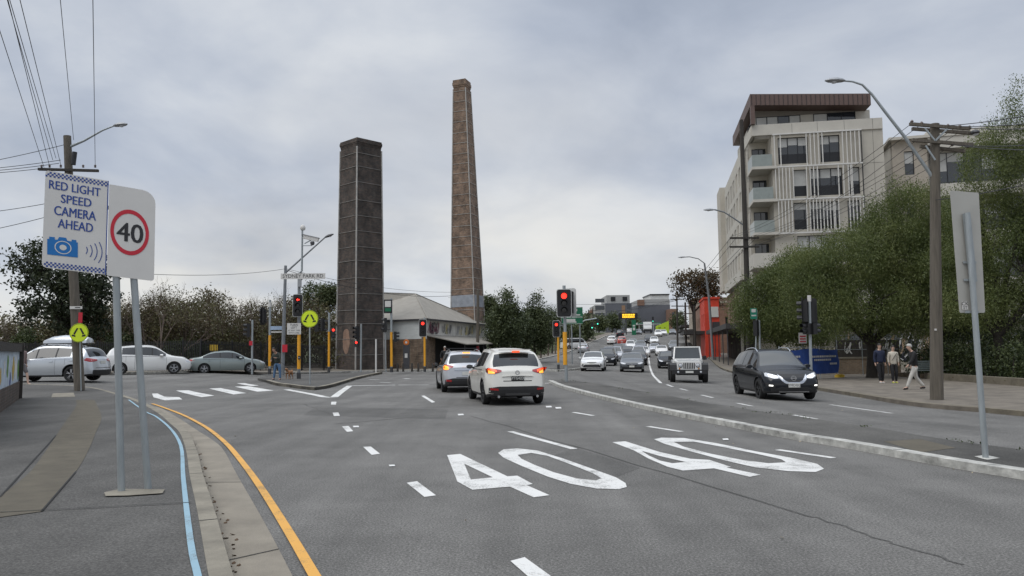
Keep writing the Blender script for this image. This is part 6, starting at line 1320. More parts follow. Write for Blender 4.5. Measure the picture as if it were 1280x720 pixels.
stxt('RED LIGHT', 94, 235.5, hh_(94, 229, 241), wd(61, 232, 127, 240) - .0, pan, M_SIGB); stxt('SPEED', 95.5, 251, hh_(95, 245, 257), wd(76, 248, 115, 254), pan, M_SIGB); stxt('CAMERA', 94.2, 266.5, hh_(94, 260, 273), wd(67.5, 262, 121, 271), pan, M_SIGB); stxt('AHEAD', 94.5, 282, hh_(94, 276, 288.5), wd(72, 279, 117, 286), pan, M_SIGB)
# camera symbol
def up_poly(pts, par, m, nm, off): MB().add([onp(*uv(x, y), off) for x, y in pts], [tuple(range(len(pts)))]).build(nm, m, par, world=True, recalc=False)
cam_ = [(59, 318), (59, 298.5), (61.5, 298.5), (61.5, 295.8), (68.5, 296.5), (68.5, 299.4), (72, 299.6), (74, 296.3), (82.5, 297.2), (84.3, 301), (89.5, 301.8), (89.5, 299.6), (95.5, 300.2), (95.5, 303), (97.3, 303.2), (97.3, 322)]
up_poly(cam_, pan, M_SIGB2, 'camera_symbol', .003)
def ring(par, cu, cv, r0, r1, m, off, nm='ring', a0=0, a1=360, su=1.0):
    n = 40; vs = []
    for k in range(n + 1): a = R(a0 + (a1 - a0) * k / n); vs += [onp(cu + su * r0 * math.cos(a), cv + r0 * math.sin(a), off), onp(cu + su * r1 * math.cos(a), cv + r1 * math.sin(a), off)]
    MB().add(vs, [(2 * k, 2 * k + 1, 2 * k + 3, 2 * k + 2) for k in range(n)]).build(nm, m, par, world=True)
cu, cv = uv(78.8, 309.5); rr = hh_(78.8, 299.5, 309.5) * .82; ring(pan, cu, cv, rr * .88, rr, M_SIGW, .0045, 'lens_ring', su=1.1); ring(pan, cu, cv, 0, rr * .42, M_SIGW, .0045, 'lens_centre', su=1.1)
for k, (px, hgt) in enumerate(((107.5, 4.5), (112.6, 8), (118, 11.2), (123.5, 14))):
    u, v = uv(px, 312.8 + k * .9); hv = hh_(px, 312, 312 + hgt); ring(pan, u - hv * 1.5, v, hv * 1.72, hv * 1.72 + .008, M_SIGB, .003, 'radar_wave', -32, 32)
cu, cv = uv(162.3, 290.5); rr = hh_(162, 262, 319) / 2; ring(pan2, cu, cv, rr * .82, rr, M_SIGR, .003, 'red_ring', su=wd(138.5, 290, 187, 292) / 2 / rr); stxt('40', 162.6, 291, hh_(162, 279.5, 303) , wd(146.5, 290, 180, 292), pan2, M_SIGK)
for (b_, px, py) in ((bA, 145.5, 240), (bB, 168, 250)):
    u_, v_ = uv(px, py + 100); back = -nrm * .045; back = back if back.y > 0 else -back; q = onp(u_, v_) + back; u2, v2 = uv(px - (2 if px < 150 else 5), py); q2 = onp(u2, v2) + back
    MB().tube([b_ - Vector((0, 0, .02)), q, q2], .037, 16).build('post', M_GALV, SG, world=True, smooth=40)
for v_ in (.2, .75): _b = Vector((0, .022, 0)); MB().bar(onp(.15, v_) + _b, onp(uR - .1, v_) + _b, .02, .04).build('stiffener', M_ALU, SG, world=True)
# ---- back of the sign on the right, on the median
b = P(1232, 572.5, .1); b.z = .1; Y = b.y; t = at(1209, 266, Y); RS = thing('road_sign', 'unpainted back of a tall road sign on a leaning galvanised pole on the median', 'road sign', tuple(b)); MB().tube([b, t], .038, 16).build('pole', M_GALV, RS, world=True, smooth=40)
pts = [at(x, y, Y - .05 * 0 + .06) for x, y in ((1187.5, 238), (1223.5, 241), (1231.5, 391), (1199.5, 391))]; o_ = pts[3]; eu2 = (pts[2] - pts[3]).normalized(); ev2 = (pts[0] - pts[3]); ev2 = (ev2 - eu2 * ev2.dot(eu2)).normalized()
poly = [((p - o_).dot(eu2), (p - o_).dot(ev2)) for p in pts]; cc = Vector((sum(p[0] for p in poly) / 4, sum(p[1] for p in poly) / 4)); rp = []
for i in range(4):
    p = Vector(poly[i]); a = Vector(poly[i - 1]); c = Vector(poly[(i + 1) % 4]); ra = p + (a - p).normalized() * .025; rc = p + (c - p).normalized() * .025
    for k in range(5): s_ = k / 4; rp.append(tuple(ra * (1 - s_) ** 2 + p * 2 * s_ * (1 - s_) + rc * s_ * s_))
sp_ = MB().prism(rp, o_, eu2, ev2, (0, .006, 0)).build('sign_back', M_ALU, RS, world=True)
for py in (328, 350, 390): q0, q1 = at(1204 + (py - 328) * .04, py, Y + .045), at(1220 + (py - 328) * .05, py, Y + .045); MB().bar(q0, q1, .02, .03).build('clamp', M_GALV, RS, world=True)
for px in (1204.5, 1211.5): q0 = at(px - 0, 267, Y + .03); q1 = at(px + 8.5, 352, Y + .03); MB().bar(q0, q1, .022, .02).build('channel', M_GALV, RS, world=True)
q = at(1206.3, 382, Y + .052); 
MB().obox(q, eu2 * .040, ev2 * .055, (0, .001, 0)).build('sticker', M_SIGW, sp_, world=True)
v, f = text_geo('CK', .07, .004); MB().merge(v, f, frame(q + Vector((0, -.003, .025)), eu2, ev2)).build('sticker_mark', M_SIGK, sp_, world=True); v, f = text_geo('ST', .055, .004); MB().merge(v, f, frame(q + Vector((0, -.003, -.028)), eu2, ev2)).build('sticker_mark', M_SIGK, sp_, world=True)
# ---- big timber pole at the right, crossarms, lamp arm
b = P(1171, 499.5, .12); b.z = .12 + H(b.x, b.y); Y = b.y; t = at(1168.5, 155, Y); PR_ = thing('utility_pole', 'thick weathered timber pole on the right footpath with a long lamp arm', 'utility pole', tuple(b))
MB().tube([b, at(1169.5, 330, Y), t], [.195, .165, .135], 18).build('pole', M_TIMBER, PR_, world=True, smooth=40)
for py, px0, px1, dy in ((158, 1137, 1212, -.16), (164, 1140, 1222, .16), (178, 1140, 1216, -.16), (186, 1150, 1206, .16)): MB().bar(at(px0, py - 3, Y + dy), at(px1, py + 3, Y + dy), .09, .10).build('crossarm', M_TIMBER, PR_, world=True)
for px, py in ((1140, 153), (1152, 155), (1185, 158), (1200, 159), (1212, 160), (1146, 176), (1190, 181), (1210, 183)): q = at(px, py, Y - .16); MB().lathe([(.02, -.05), (.05, -.03), (.03, 0), (.055, .03), (.02, .08)], q, 'Z', 10).build('insulator', M_CER, PR_, world=True, smooth=40)
MB().bar(at(1169, 176, Y - .2), at(1156, 160, Y - .2), .03, .05).bar(at(1169, 176, Y - .2), at(1184, 161, Y - .2), .03, .05).bar(at(1169, 200, Y - .2), at(1157, 182, Y - .2), .03, .05).build('brace', M_GALV, PR_, world=True)
arm = [at(1166, 222, Y), at(1130, 170, Y), at(1105, 138, Y), at(1090, 118, Y), at(1078, 106, Y), at(1066, 102, Y), at(1055, 101, Y)]; MB().tube(arm, [.055, .05, .045, .04, .035, .03, .03], 10).build('lamp_arm', M_GALV, PR_, world=True, smooth=60)
lamp_head(PR_, at(1056, 101, Y), (-1, 0, .02), .64, M_LAMPH); q = at(1169.5, 412, Y - .17); MB().obox(q, (.03, 0, 0), (0, .01, 0), (0, 0, .03)).build('reflector', M_SIGW, PR_, world=True)
lamp_head(PR_, at(1214, 166, Y), (1, 0, 0), .25, M_STEELD, 'fuse_box')
# ---- left timber pole with crossing roundel
b = P(99.5, 488, .12); b.z = H(b.x, b.y) + .12; Y = b.y; t = at(84, 170, Y); PLf = thing('utility_pole', 'timber power pole on the left footpath behind the speed camera sign', 'utility pole', tuple(b))
MB().tube([b, at(91, 330, Y), t], [.19, .165, .14], 16).build('pole', M_TIMBER, PLf, world=True, smooth=40)
MB().tube([at(86, 184, Y), at(105, 176, Y), at(128, 163, Y), at(142, 157.5, Y)], [.06, .045, .035, .03], 8).build('lamp_arm', M_GALV, PLf, world=True, smooth=60); lamp_head(PLf, at(142, 157.5, Y), at(160, 155, Y) - at(142, 157.5, Y), .55, M_LAMPH)
MB().bar(at(48, 211.5, Y - .15), at(123, 213.5, Y - .15), .10, .10).build('crossarm', M_TIMBERD, PLf, world=True); MB().tube([at(93.5, 190, Y - .2), at(91.5, 206, Y - .2)], .09, 12).build('transformer_fuse', M_SIGK, PLf, world=True)
for px in (52, 62, 76, 104, 119): q = at(px, 208, Y - .15); MB().lathe([(.02, -.05), (.05, -.03), (.03, 0), (.05, .03), (.02, .07)], q, 'Z', 8).build('insulator', M_CER, PLf, world=True)
q = at(95, 384.5, Y - .2); MB().obox(q, (.24, 0, 0), (0, .01, 0), (0, 0, .055)).build('arrow_plate', M_SIGW, PLf, world=True); q2 = at(97, 384.3, Y - .215); MB().obox(q2, (.10, 0, 0), (0, .003, 0), (0, 0, .014)).build('arrow', M_SIGK, PLf, world=True); q = at(100.5, 397, Y - .2); MB().obox(q, (.075, 0, 0), (0, .01, 0), (0, 0, .20)).build('red_plate', M_SIGR, PLf, world=True)
b2, t2 = at(101.5, 486, Y - .24), at(99.5, 404, Y - .24); b2.z = b.z; o = thing('crossing_sign', 'fluorescent yellow-green walking legs roundel mounted before the left timber pole', 'sign', tuple(b2)); MB().tube([b2, t2], .022, 10).build('post', M_GALV, o, world=True); roundel(o, at(98.5, 416, Y - .30), .365)
# ---- mural wall at the far left
w0 = P(24, 498, .12); w1 = P(-60, 560, .12); w0.z = w1.z = 0; ztop = 1.78; wl = thing('mural_wall', 'low dark wall with a bright mural panel at the left edge of the footpath', 'wall', (w0.x, w0.y, .12)); dr = (w1 - w0).normalized(); nn = Vector((-dr.y, dr.x, 0)); nn = nn if nn.x > 0 else -nn; L_ = (w1 - w0).length
M_WBR = brick('old_dark_brickwork', (.05, .035, .028), (.08, .055, .04), (.09, .08, .07)); zz = .12 + H(w0.x, w0.y)
for i in range(6):
    a_ = w0 + dr * L_ * i / 6; c_ = w0 + dr * L_ * (i + 1) / 6; z_ = H(a_.x, a_.y) * .5 + H(c_.x, c_.y) * .5
    MB().obox((a_ + c_) / 2 + Vector((0, 0, z_ + .12 + .25)) - nn * .12, (c_ - a_) / 2, nn * .12, (0, 0, .35)).build('brick_base', M_WBR, wl, world=True)
    MB().obox((a_ + c_) / 2 + Vector((0, 0, z_ + .12 + 1.10)) - nn * .10, (c_ - a_) / 2, nn * .06, (0, 0, .50)).build('mural_panel', mat('mural_sky', (.42, .50, .58), .6, vary=.25, scale=2.5), wl, world=True)
    MB().obox((a_ + c_) / 2 + Vector((0, 0, z_ + .12 + 1.72)) - nn * .12, (c_ - a_) / 2, nn * .16, (0, 0, .12)).build('coping', M_TIMBERD, wl, world=True)
q = w0 + Vector((0, 0, H(w0.x, w0.y) + .12 + .92)); MB().obox(q - nn * .1, dr * .12, nn * .18, (0, 0, .98)).build('end_post', M_TIMBERD, wl, world=True)
mu_ = [mat('mural_green', (.10, .22, .05), .6, vary=.3), mat('mural_white', (.62, .62, .6), .6), mat('mural_ochre', (.45, .32, .05), .6), mat('mural_navy', (.05, .07, .2), .6)]
random.seed(5)
for k in range(14):
    u = .5 + k * L_ / 14.5; z_ = .12 + .7 + random.random() * .5; c0 = w0 + dr * u + Vector((0, 0, z_)) - nn * (.038 - .0015 * (k % 3)); r0 = random.uniform(.18, .42); pl_ = [(r0 * (1 + .3 * math.sin(j * 2.1 + k)) * math.cos(j / 12 * 6.283), min(.45, r0) * math.sin(j / 12 * 6.283)) for j in range(12)]
    MB().add([c0 + dr * x + Vector((0, 0, y)) for x, y in pl_], [tuple(range(12))]).build('mural_shape', mu_[k % 4], wl, world=True)
# ---- palisade fence along the park
FZ_ = 1.95
fpts = [P(x, y, .12) for x, y in ((-40, 464.8), (60, 464.8), (130, 464.2), (240, 464), (340, 463.6), (410, 463.2))]
for i, (a_, c_) in enumerate(zip(fpts, fpts[1:])):
    a_ = Vector((a_.x, a_.y + 1.2, H(a_.x, a_.y) + .1)); c_ = Vector((c_.x, c_.y + 1.2, H(c_.x, c_.y) + .1)); o = thing('palisade_fence', ['dark palisade fence panel at the far left behind the silver SUV', 'dark palisade fence panel behind the silver roof box', 'dark palisade fence panel behind the white SUV', 'dark palisade fence panel behind the grey-green sedan with a small yellow sign', 'dark palisade fence panel between the lamp pole and the dark chimney'][i], 'fence', tuple(a_)); L2 = (c_ - a_).length; u = (c_ - a_) / L2; b_ = MB(); s_ = 0
    while s_ < L2: q = a_ + u * s_; b_.box(q.x - .022, q.x + .022, q.y - .012, q.y + .012, q.z, q.z + FZ_); s_ += .13
    pk = b_.build('pickets', M_SIGBLK, o, world=True); pk['kind'] = 'stuff'
    for z_ in (.25, FZ_ - .2): MB().bar(a_ + Vector((0, .04, z_)), c_ + Vector((0, .04, z_)), .04, .05).build('rail', M_SIGBLK, o, world=True)
    for k in range(int(L2 / 2.6) + 1): q = a_ + u * k * 2.6; MB().box(q.x - .04, q.x + .04, q.y + .02, q.y + .10, q.z, q.z + FZ_ + .1).build('fence_post', M_SIGBLK, o, world=True)
    if i == 3: q = at(267, 434.5, (a_.y + c_.y) / 2 - .2); MB().obox(q, (.27, 0, 0), (0, .01, 0), (0, 0, .2)).build('yellow_sign', mat('plain_yellow', (.65, .42, .03), .5), o, world=True)
    if i == 1: q = at(31, 432, a_.y - .1); 
# ---- overhead wires
def wire(a, b, sag, r=.011, label='thin black overhead wire running from the timber poles', group='overhead wires'):
    a = Vector(a); b = Vector(b); n = 14; pts = [a.lerp(b, i / n) - Vector((0, 0, sag * 4 * (i / n) * (1 - i / n))) for i in range(n + 1)]; c = pts[0]
    o = MB().tube([p - c for p in pts], r, 5).build('overhead_wire', M_WIRE, None, smooth=60); o.location = c; return tag(o, label, 'wire', group)
YL_ = PLf.location.y - .15
def up_wire(px, py, tx, sag=.15, r=.011, ztop=None):
    a = at(px, py, YL_); d = ray(tx, -4); zt = a.z + .25; yy = (zt - CAMH) / d.z; b_ = CP + d * yy; b_ = a + (b_ - a) * 1.5; wire(a, b_, 0, r, 'thin black wire dropping steeply from the top left corner to the left timber pole', 'wires over the footpath')
for px, py, tx in ((66, 200, 8), (70, 198, 11), (76, 206, 24), (62, 208, 9), (92, 175, 75), (119, 208, 116), (55, 209, -14)): up_wire(px, py, tx, 0, .009)
for py0, px1, py1 in ((198, 80, 181), (207, 76, 200), (210, 74, 204), (213, 56, 210), (262, 60, 254), (285, 62, 270)):
    a = at(px1, py1, YL_); b_ = at(-60, py0 + (py0 - py1) * .5 + 4, YL_ - 2); wire(a, b_, .05, .012, 'thin black wire running left from the left timber pole out of the picture', 'wires leaving to the left')
wire(at(90, 335, Y + .1), at(357, 336, Bq.location.y), .35, .012); wire(at(359, 338, Bq.location.y), at(596, 366, 70), .9, .016); wire(at(597, 366, 70), at(705, 383, 62), .25, .014)
wire(at(358, 336, Bq.location.y), at(596, 364, 70), .6, .012)
for k, w_ in enumerate(pm_arm):
    wire(w_, at(846 - 6 + k * 4, 374, 112), .6, .016); wire(w_ + Vector((0, 0, .02)), at((1140, 1152, 1200, 1212)[k], 154 + k, PR_.location.y - .16), .45, .009)
for px, py in ((1142, 178), (1190, 182), (1208, 184)): wire(at(px, py, PR_.location.y - .16), at(930, 310, PM.location.y), .45, .009)
for k, (px, py, tx, ty) in enumerate(((1185, 157, 1330, 136), (1200, 158, 1330, 150), (1212, 160, 1330, 158), (1206, 182, 1330, 178), (1190, 181, 1330, 188), (1170, 250, 1330, 220))): wire(at(px, py, PR_.location.y - .16), at(tx, ty, PR_.location.y - 8), .05, .012, 'black wire leaving the right timber pole towards the right edge', 'wires leaving to the right')
for k in range(3): wire(at(846 - 5 + k * 5, 374, 112), at(738 + k * 3, 388, 172), .8, .02)
wire(at(846, 376, 112), at(560, 372, 118), .8, .02); wire(at(705, 340 + 17, 36.5), at(700, 300, 34), .0, .006) if False else None
# ================================================================== TREES AND PLANTS
import numpy as np
M_BARK = mat('bark', (.065, .052, .04), .95, vary=.35, scale=4, bump=.8, streak=(4, 4, .6)); M_TWIG = mat('bare_twigs', (.12, .092, .075), .95, vary=.2); M_BARKD = mat('dark_bark', (.03, .025, .02), .95, vary=.3, scale=4, bump=.6)
LF_DARK = leafmat('leaf_dark', [(.010, .018, .007), (.022, .034, .012), (.045, .055, .022)], transl=.15); LF_WILLOW = leafmat('leaf_pepper', [(.034, .052, .014), (.074, .102, .026), (.135, .162, .048), (.20, .215, .08)], transl=.34)
LF_CAS = leafmat('leaf_casuarina', [(.028, .044, .018), (.062, .082, .030), (.12, .135, .052)], transl=.2); LF_BRN = leafmat('leaf_brown', [(.05, .03, .015), (.09, .06, .025), (.06, .065, .025)], transl=.25); LF_SHR = leafmat('leaf_scrub', [(.060, .043, .024), (.095, .070, .034), (.075, .082, .030), (.13, .115, .045)], transl=.2)
LF_HEDGE = leafmat('leaf_hedge', [(.018, .030, .009), (.038, .056, .015), (.075, .095, .028)], transl=.2)
def leaves(name, parent, centers, tint, n_per, spread, size, m, seed=0, droop=0.0, aspect=1.8, hang=0.0):
    """clumps of small pointed leaves; centers (k,3) local"""
    rg = np.random.default_rng(seed); K = len(centers); N = K * n_per
    c = np.repeat(np.asarray(centers), n_per, axis=0); sp = np.array(spread)
    p = c + rg.normal(size=(N, 3)) * sp
    if hang: p[:, 2] -= np.abs(rg.normal(size=N)) * hang
    d = rg.normal(size=(N, 3)); d[:, 2] -= droop * 2; d /= np.linalg.norm(d, axis=1)[:, None]
    e = rg.normal(size=(N, 3)); e -= d * (e * d).sum(1)[:, None]; e /= np.linalg.norm(e, axis=1)[:, None] + 1e-9
    s = size * rg.uniform(.6, 1.35, N)[:, None]; w = s / aspect / 2
    V = np.stack([p - d * s / 2, p + e * w, p + d * s / 2, p - e * w], axis=1).reshape(-1, 3)
    me = bpy.data.meshes.new(name); me.vertices.add(4 * N); me.vertices.foreach_set('co', V.astype(np.float32).ravel()); me.loops.add(4 * N); me.loops.foreach_set('vertex_index', np.arange(4 * N, dtype=np.int32)); me.polygons.add(N); me.polygons.foreach_set('loop_start', np.arange(0, 4 * N, 4, dtype=np.int32)); me.polygons.foreach_set('loop_total', np.full(N, 4, dtype=np.int32))
    me.update(); me.validate()
    t = np.repeat(np.asarray(tint), n_per) + rg.normal(size=N) * .06; at_ = me.attributes.new('tint', 'FLOAT', 'POINT'); at_.data.foreach_set('value', np.repeat(np.clip(t, 0, 1), 4).astype(np.float32))
    me.materials.append(m); o = bpy.data.objects.new(name, me); sc.collection.objects.link(o)
    if parent is not None: o.parent = parent
    return o
def blob_centers(blobs, n, rg, shell=.55):
    """points inside ellipsoids (cx,cy,cz,rx,ry,rz), biased outward"""
    vol = np.array([b[3] * b[4] * b[5] for b in blobs]); pick = rg.choice(len(blobs), n, p=vol / vol.sum()); out = []; tint = []
    bt = rg.uniform(.25, .75, len(blobs))
    ph = rg.uniform(0, 6, 3)
    for i in list(pick) + list(pick[:n // 3]):
        if len(out) >= n: break
        b = blobs[i]; d = rg.normal(size=3); d /= np.linalg.norm(d); r = shell + (1 - shell) * rg.random() ** .6; r *= rg.uniform(.8, 1.08); p_ = (b[0] + d[0] * b[3] * r, b[1] + d[1] * b[4] * r, b[2] + d[2] * b[5] * r)
        k_ = 3.0 / max(.8, min(3.0, b[3])); f_ = math.sin(p_[0] * 1.7 * k_ + ph[0]) + math.sin(p_[1] * 1.5 * k_ + ph[1]) + math.sin(p_[2] * 2.1 * k_ + ph[2])
        if f_ < -.75: continue
        out.append(p_); tint.append(max(0, min(1, bt[i] * .35 + rg.random() * .35 + .12 * f_ + .1)))
    return np.array(out), np.array(tint)
def branches(b, p0, d0, L, r, depth, rg, spread=.5, up=.15, seg=3, kids=(2, 3), decay=.72, tips=None, nside=5):
    pts = [Vector(p0)]; d = Vector(d0).normalized()
    for i in range(seg): d = (d + Vector(rg.normal(size=3)) * .13 + Vector((0, 0, up * .3))).normalized(); pts.append(pts[-1] + d * L / seg)
    b.tube(pts, [r * (1 - .45 * i / seg) for i in range(seg + 1)], nside if depth > 1 else 3, caps=False)
    if depth <= 0:
        if tips is not None: tips.append(tuple(pts[-1]))
        return
    k = int(rg.integers(kids[0], kids[1] + 1))
    for i in range(k):
        q = pts[-1] if i < 2 else pts[-2]; nd = (d + Vector(rg.normal(size=3)) * spread + Vector((0, 0, up))).normalized(); branches(b, q, nd, L * decay * rg.uniform(.75, 1.15), r * .56, depth - 1, rg, spread, up, seg, kids, decay, tips, nside)
def tree(name, label, x, y, blobs, m_leaf, seed, n_clump, n_per, spread, size, trunk_r=.2, trunk_top=None, bark=None, group=None, droop=.0, hang=0.0, limbs=6, lean=(0, 0), shell=.5, aspect=1.8, cat='tree'):
    z = H(x, y) + (.1 if x > 8 or y > 60 else .1); t = thing(name, label, cat, (x, y, z), 0, group); rg = np.random.default_rng(seed); bk = bark or M_BARK
    zt = trunk_top or min(b[2] - b[5] * .4 for b in blobs); zt = max(1.0, zt); b = MB(); tp = Vector((lean[0], lean[1], zt))
    b.tube([(0, 0, -.2), (.02, 0, .15), tuple(tp * .5 + Vector((.08, .05, 0))), tuple(tp)], [trunk_r * 1.5, trunk_r * 1.1, trunk_r * .9, trunk_r * .75], 10)
    trn = b.build('trunk', bk, t, smooth=60); lb = MB()
    for i, q in enumerate(sorted(blobs, key=lambda q: -q[3])[:limbs]):
        c = Vector(q[:3]); m_ = tp.lerp(c, .5) + Vector((rg.normal() * .3, rg.normal() * .3, -.1 * (c - tp).length)); lb.tube([tp * .8, m_, c], [trunk_r * .6, trunk_r * .38, trunk_r * .15], 7, caps=False)
        for k in range(5):
            d = Vector(rg.normal(size=3)); d.z = abs(d.z) * .6; d.normalize(); e = c + Vector((d.x * q[3], d.y * q[4], d.z * q[5])) * .8; lb.tube([m_.lerp(c, .6), c.lerp(e, .5) + Vector(rg.normal(size=3)) * .1, e], [trunk_r * .22, trunk_r * .12, .015], 5, caps=False)
    lb.build('limbs', bk, t, smooth=60); cs, ti = blob_centers(blobs, n_clump, rg, shell); leaves('crown', t, cs, ti, n_per, spread, size, m_leaf, seed, droop, aspect, hang)
    return t
def px_blob(px, py, rx, ry, Y, base, ryd=None):
    """ellipsoid centred on a picture point at depth Y, radii in picture units, local to base (x,y,z)"""
    c = at(px, py, Y); k = Y / FPX; return (c.x - base[0], c.y - base[1], c.z - base[2], rx * k, (ryd or (rx + ry) / 2) * k, ry * k)
def px_tree(name, label, pxb, Yb, spec, m_leaf, seed, n_clump, n_per, spread, size, **k):
    x = at(pxb, 440, Yb).x; z = H(x, Yb) + .1; bl = [px_blob(a, b_, c, d, Yb + dy, (x, Yb, z)) for a, b_, c, d, dy in spec]
    return tree(name, label, x, Yb, bl, m_leaf, seed, n_clump, n_per, spread, size, **k)
# right side mass of pepper trees
px_tree('pepper_tree', 'broad drooping green tree hiding the lower floors of the apartments', 1088, 41, [(1060, 330, 55, 48, 0), (1020, 350, 45, 45, -1), (1110, 300, 52, 48, 1), (1145, 265, 42, 42, 1), (1090, 378, 62, 34, -1), (1150, 335, 55, 50, 0), (1105, 262, 26, 24, 1), (1036, 388, 40, 26, -2), (1140, 390, 45, 26, -1), (1118, 232, 14, 16, 1)], LF_WILLOW, 11, 3300, 56, (.24, .24, .26), .115, trunk_r=.26, trunk_top=2.3, bark=M_BARKD, droop=.6, hang=.35, aspect=2.8)
px_tree('pepper_tree', 'round green tree leftmost of the right hand mass, behind the black signal cluster', 973, 49, [(965, 365, 34, 34, 0), (995, 350, 40, 38, 0), (940, 390, 24, 26, 0), (985, 395, 45, 26, -1), (1015, 385, 34, 30, 0), (1000, 322, 24, 18, 1), (955, 402, 30, 18, 0), (930, 372, 18, 22, 0), (1020, 410, 36, 18, 0)], LF_WILLOW, 12, 2300, 54, (.28, .28, .28), .13, trunk_r=.17, trunk_top=2.2, bark=M_BARKD, droop=.6, hang=.4, aspect=2.8)
px_tree('pepper_tree', 'tallest tree at the right edge with a thin see-through top', 1248, 36, [(1235, 205, 34, 46, 0), (1262, 160, 30, 42, 0), (1290, 230, 48, 60, 0), (1225, 265, 46, 40, 1), (1270, 320, 62, 50, 0), (1205, 320, 42, 44, 1), (1215, 375, 48, 30, 0), (1290, 380, 60, 30, 0), (1262, 112, 18, 22, 0), (1340, 280, 60, 90, 0), (1340, 180, 40, 50, 0)], LF_WILLOW, 13, 3200, 56, (.22, .22, .26), .105, trunk_r=.24, trunk_top=2.6, bark=M_BARKD, droop=.6, hang=.35, aspect=2.8)
px_tree('pepper_tree', 'green tree filling the gap behind the sign back and the thick timber pole', 1180, 44, [(1175, 300, 42, 48, 0), (1195, 355, 46, 42, 0), (1170, 385, 44, 26, 0), (1230, 395, 44, 22, 0), (1192, 262, 26, 26, 0)], LF_WILLOW, 14, 1800, 54, (.26, .26, .28), .12, trunk_r=.16, trunk_top=2.2, bark=M_BARKD, droop=.6, hang=.4, aspect=2.8)
# brown-leaved tree up the street
px_tree('street_tree', 'brown-green spreading street tree above the shops beside the apartment wing', 868, 104, [(862, 348, 22, 12, 0), (848, 360, 12, 10, 0), (884, 355, 18, 16, 0), (872, 366, 20, 12, 0), (893, 372, 10, 14, 0)], LF_BRN, 15, 220, 24, (.45, .45, .35), .32, trunk_r=.22, bark=M_BARKD)
# evergreens right of the shed
for i, (px, Y, sp_, lb) in enumerate(((630, 74, [(632, 384, 13, 20, 0), (640, 405, 18, 22, 0), (622, 410, 15, 22, 0), (630, 430, 20, 14, 0)], 'dark upright evergreen nearest the shed, left one of the pair'), (668, 84, [(671, 386, 11, 18, 0), (662, 405, 13, 22, 0), (678, 408, 14, 24, 0), (670, 425, 20, 14, 0)], 'dark upright evergreen right one of the pair beside the verge'), (652, 80, [(654, 412, 14, 16, 0), (650, 430, 14, 12, 0)], 'low bushy evergreen between the two upright ones'),
                                   (690, 118, [(690, 400, 10, 18, 0), (684, 415, 10, 14, 0), (698, 410, 10, 18, 0)], 'thin evergreen behind the red median signals'), (612, 96, [(611, 380, 9, 9, 0), (614, 395, 10, 12, 0)], 'dark tree top showing between the tall chimney and the evergreens'))):
    px_tree('evergreen_tree', lb, px, Y, sp_, LF_CAS, 30 + i, 520 if i < 3 else 260, 30, (.30, .30, .34), .26, trunk_r=.14, trunk_top=2.0, bark=M_BARK, aspect=2.4, group='evergreens beside the verge')
random.seed(2); 
for i, px in enumerate((648, 661, 676, 685, 694, 704, 712)):
    Y = 80 + i * 9; x = at(px, 440, Y).x; z = H(x, Y) + .1; o = MB().tube([(0, 0, 0), (.1, 0, 1.6), (.05, 0, 3.4)], [.12, .10, .08], 8).build('tree_trunk', M_TWIG, None, smooth=50); o.location = (x, Y, z); tag(o, 'slender pale trunk standing on the grass verge under the evergreens', 'tree', 'trunks on the verge')
# dark tree at far left
px_tree('dark_tree', 'large dark ragged evergreen at the far left behind the speed camera sign', 100, 62, [(45, 325, 32, 24, 0), (78, 350, 36, 30, 0), (30, 345, 22, 24, 0), (60, 385, 38, 26, 0), (110, 365, 34, 34, 0), (75, 310, 16, 10, 0), (100, 400, 40, 26, 0), (20, 322, 12, 10, 0), (130, 340, 16, 22, 0)], LF_DARK, 41, 430, 30, (.34, .34, .26), .30, trunk_r=.3, bark=M_BARKD, shell=.3)
# bare winter trees with scrub along the park
for i, (px, py, w_, Y, lf, lb) in enumerate(((150, 352, 46, 64, .5, 'bare twiggy winter tree just right of the two sign posts'), (205, 350, 40, 62, .4, 'bare twiggy winter tree above the white SUV'), (250, 368, 36, 65, .7, 'dense brown scrubby tree above the grey-green sedan'), (290, 362, 34, 66, .2, 'bare winter tree with fine upright twigs right of the scrubby tree'), (330, 366, 34, 64, .35, 'bare winter tree behind the pole with the blue street sign'), (365, 372, 30, 70, .3, 'bare winter tree behind the street name blade'),
                                             (178, 380, 40, 68, .8, 'low brown thicket behind the white SUV'), (20, 392, 26, 80, .1, 'small bare tree at the left edge above the mural wall'), (-20, 385, 30, 82, .2, 'bare tree outside the left edge beyond the fence'))):
    x = at(px, 440, Y).x; z = H(x, Y) + .1; t = thing('bare_tree', lb, 'tree', (x, Y, z), 0, 'bare trees along the park fence'); rg = np.random.default_rng(60 + i); b = MB(); tips = []; topz = at(px, py, Y).z - z
    for k in range(4): a = k * 1.6 + rg.random(); branches(b, (math.cos(a) * .5, math.sin(a) * .5, -.1), (math.cos(a) * .55, math.sin(a) * .55, 1), topz * .34, .10, 5, rg, .42, .22, 3, (2, 3), .74, tips)
    b.build('branches', M_TWIG, t, recalc=False); tp = np.array(tips); tp = tp[rg.random(len(tp)) < .9]
    if lf and len(tp):
        k = max(4, int(len(tp) * lf)); cs = tp[rg.choice(len(tp), min(k, len(tp)), replace=False)] * np.array([1, 1, .86]); leaves('foliage', t, cs, rg.random(len(cs)), 22, (.30, .30, .28), .17, LF_SHR, 70 + i, aspect=2.2)
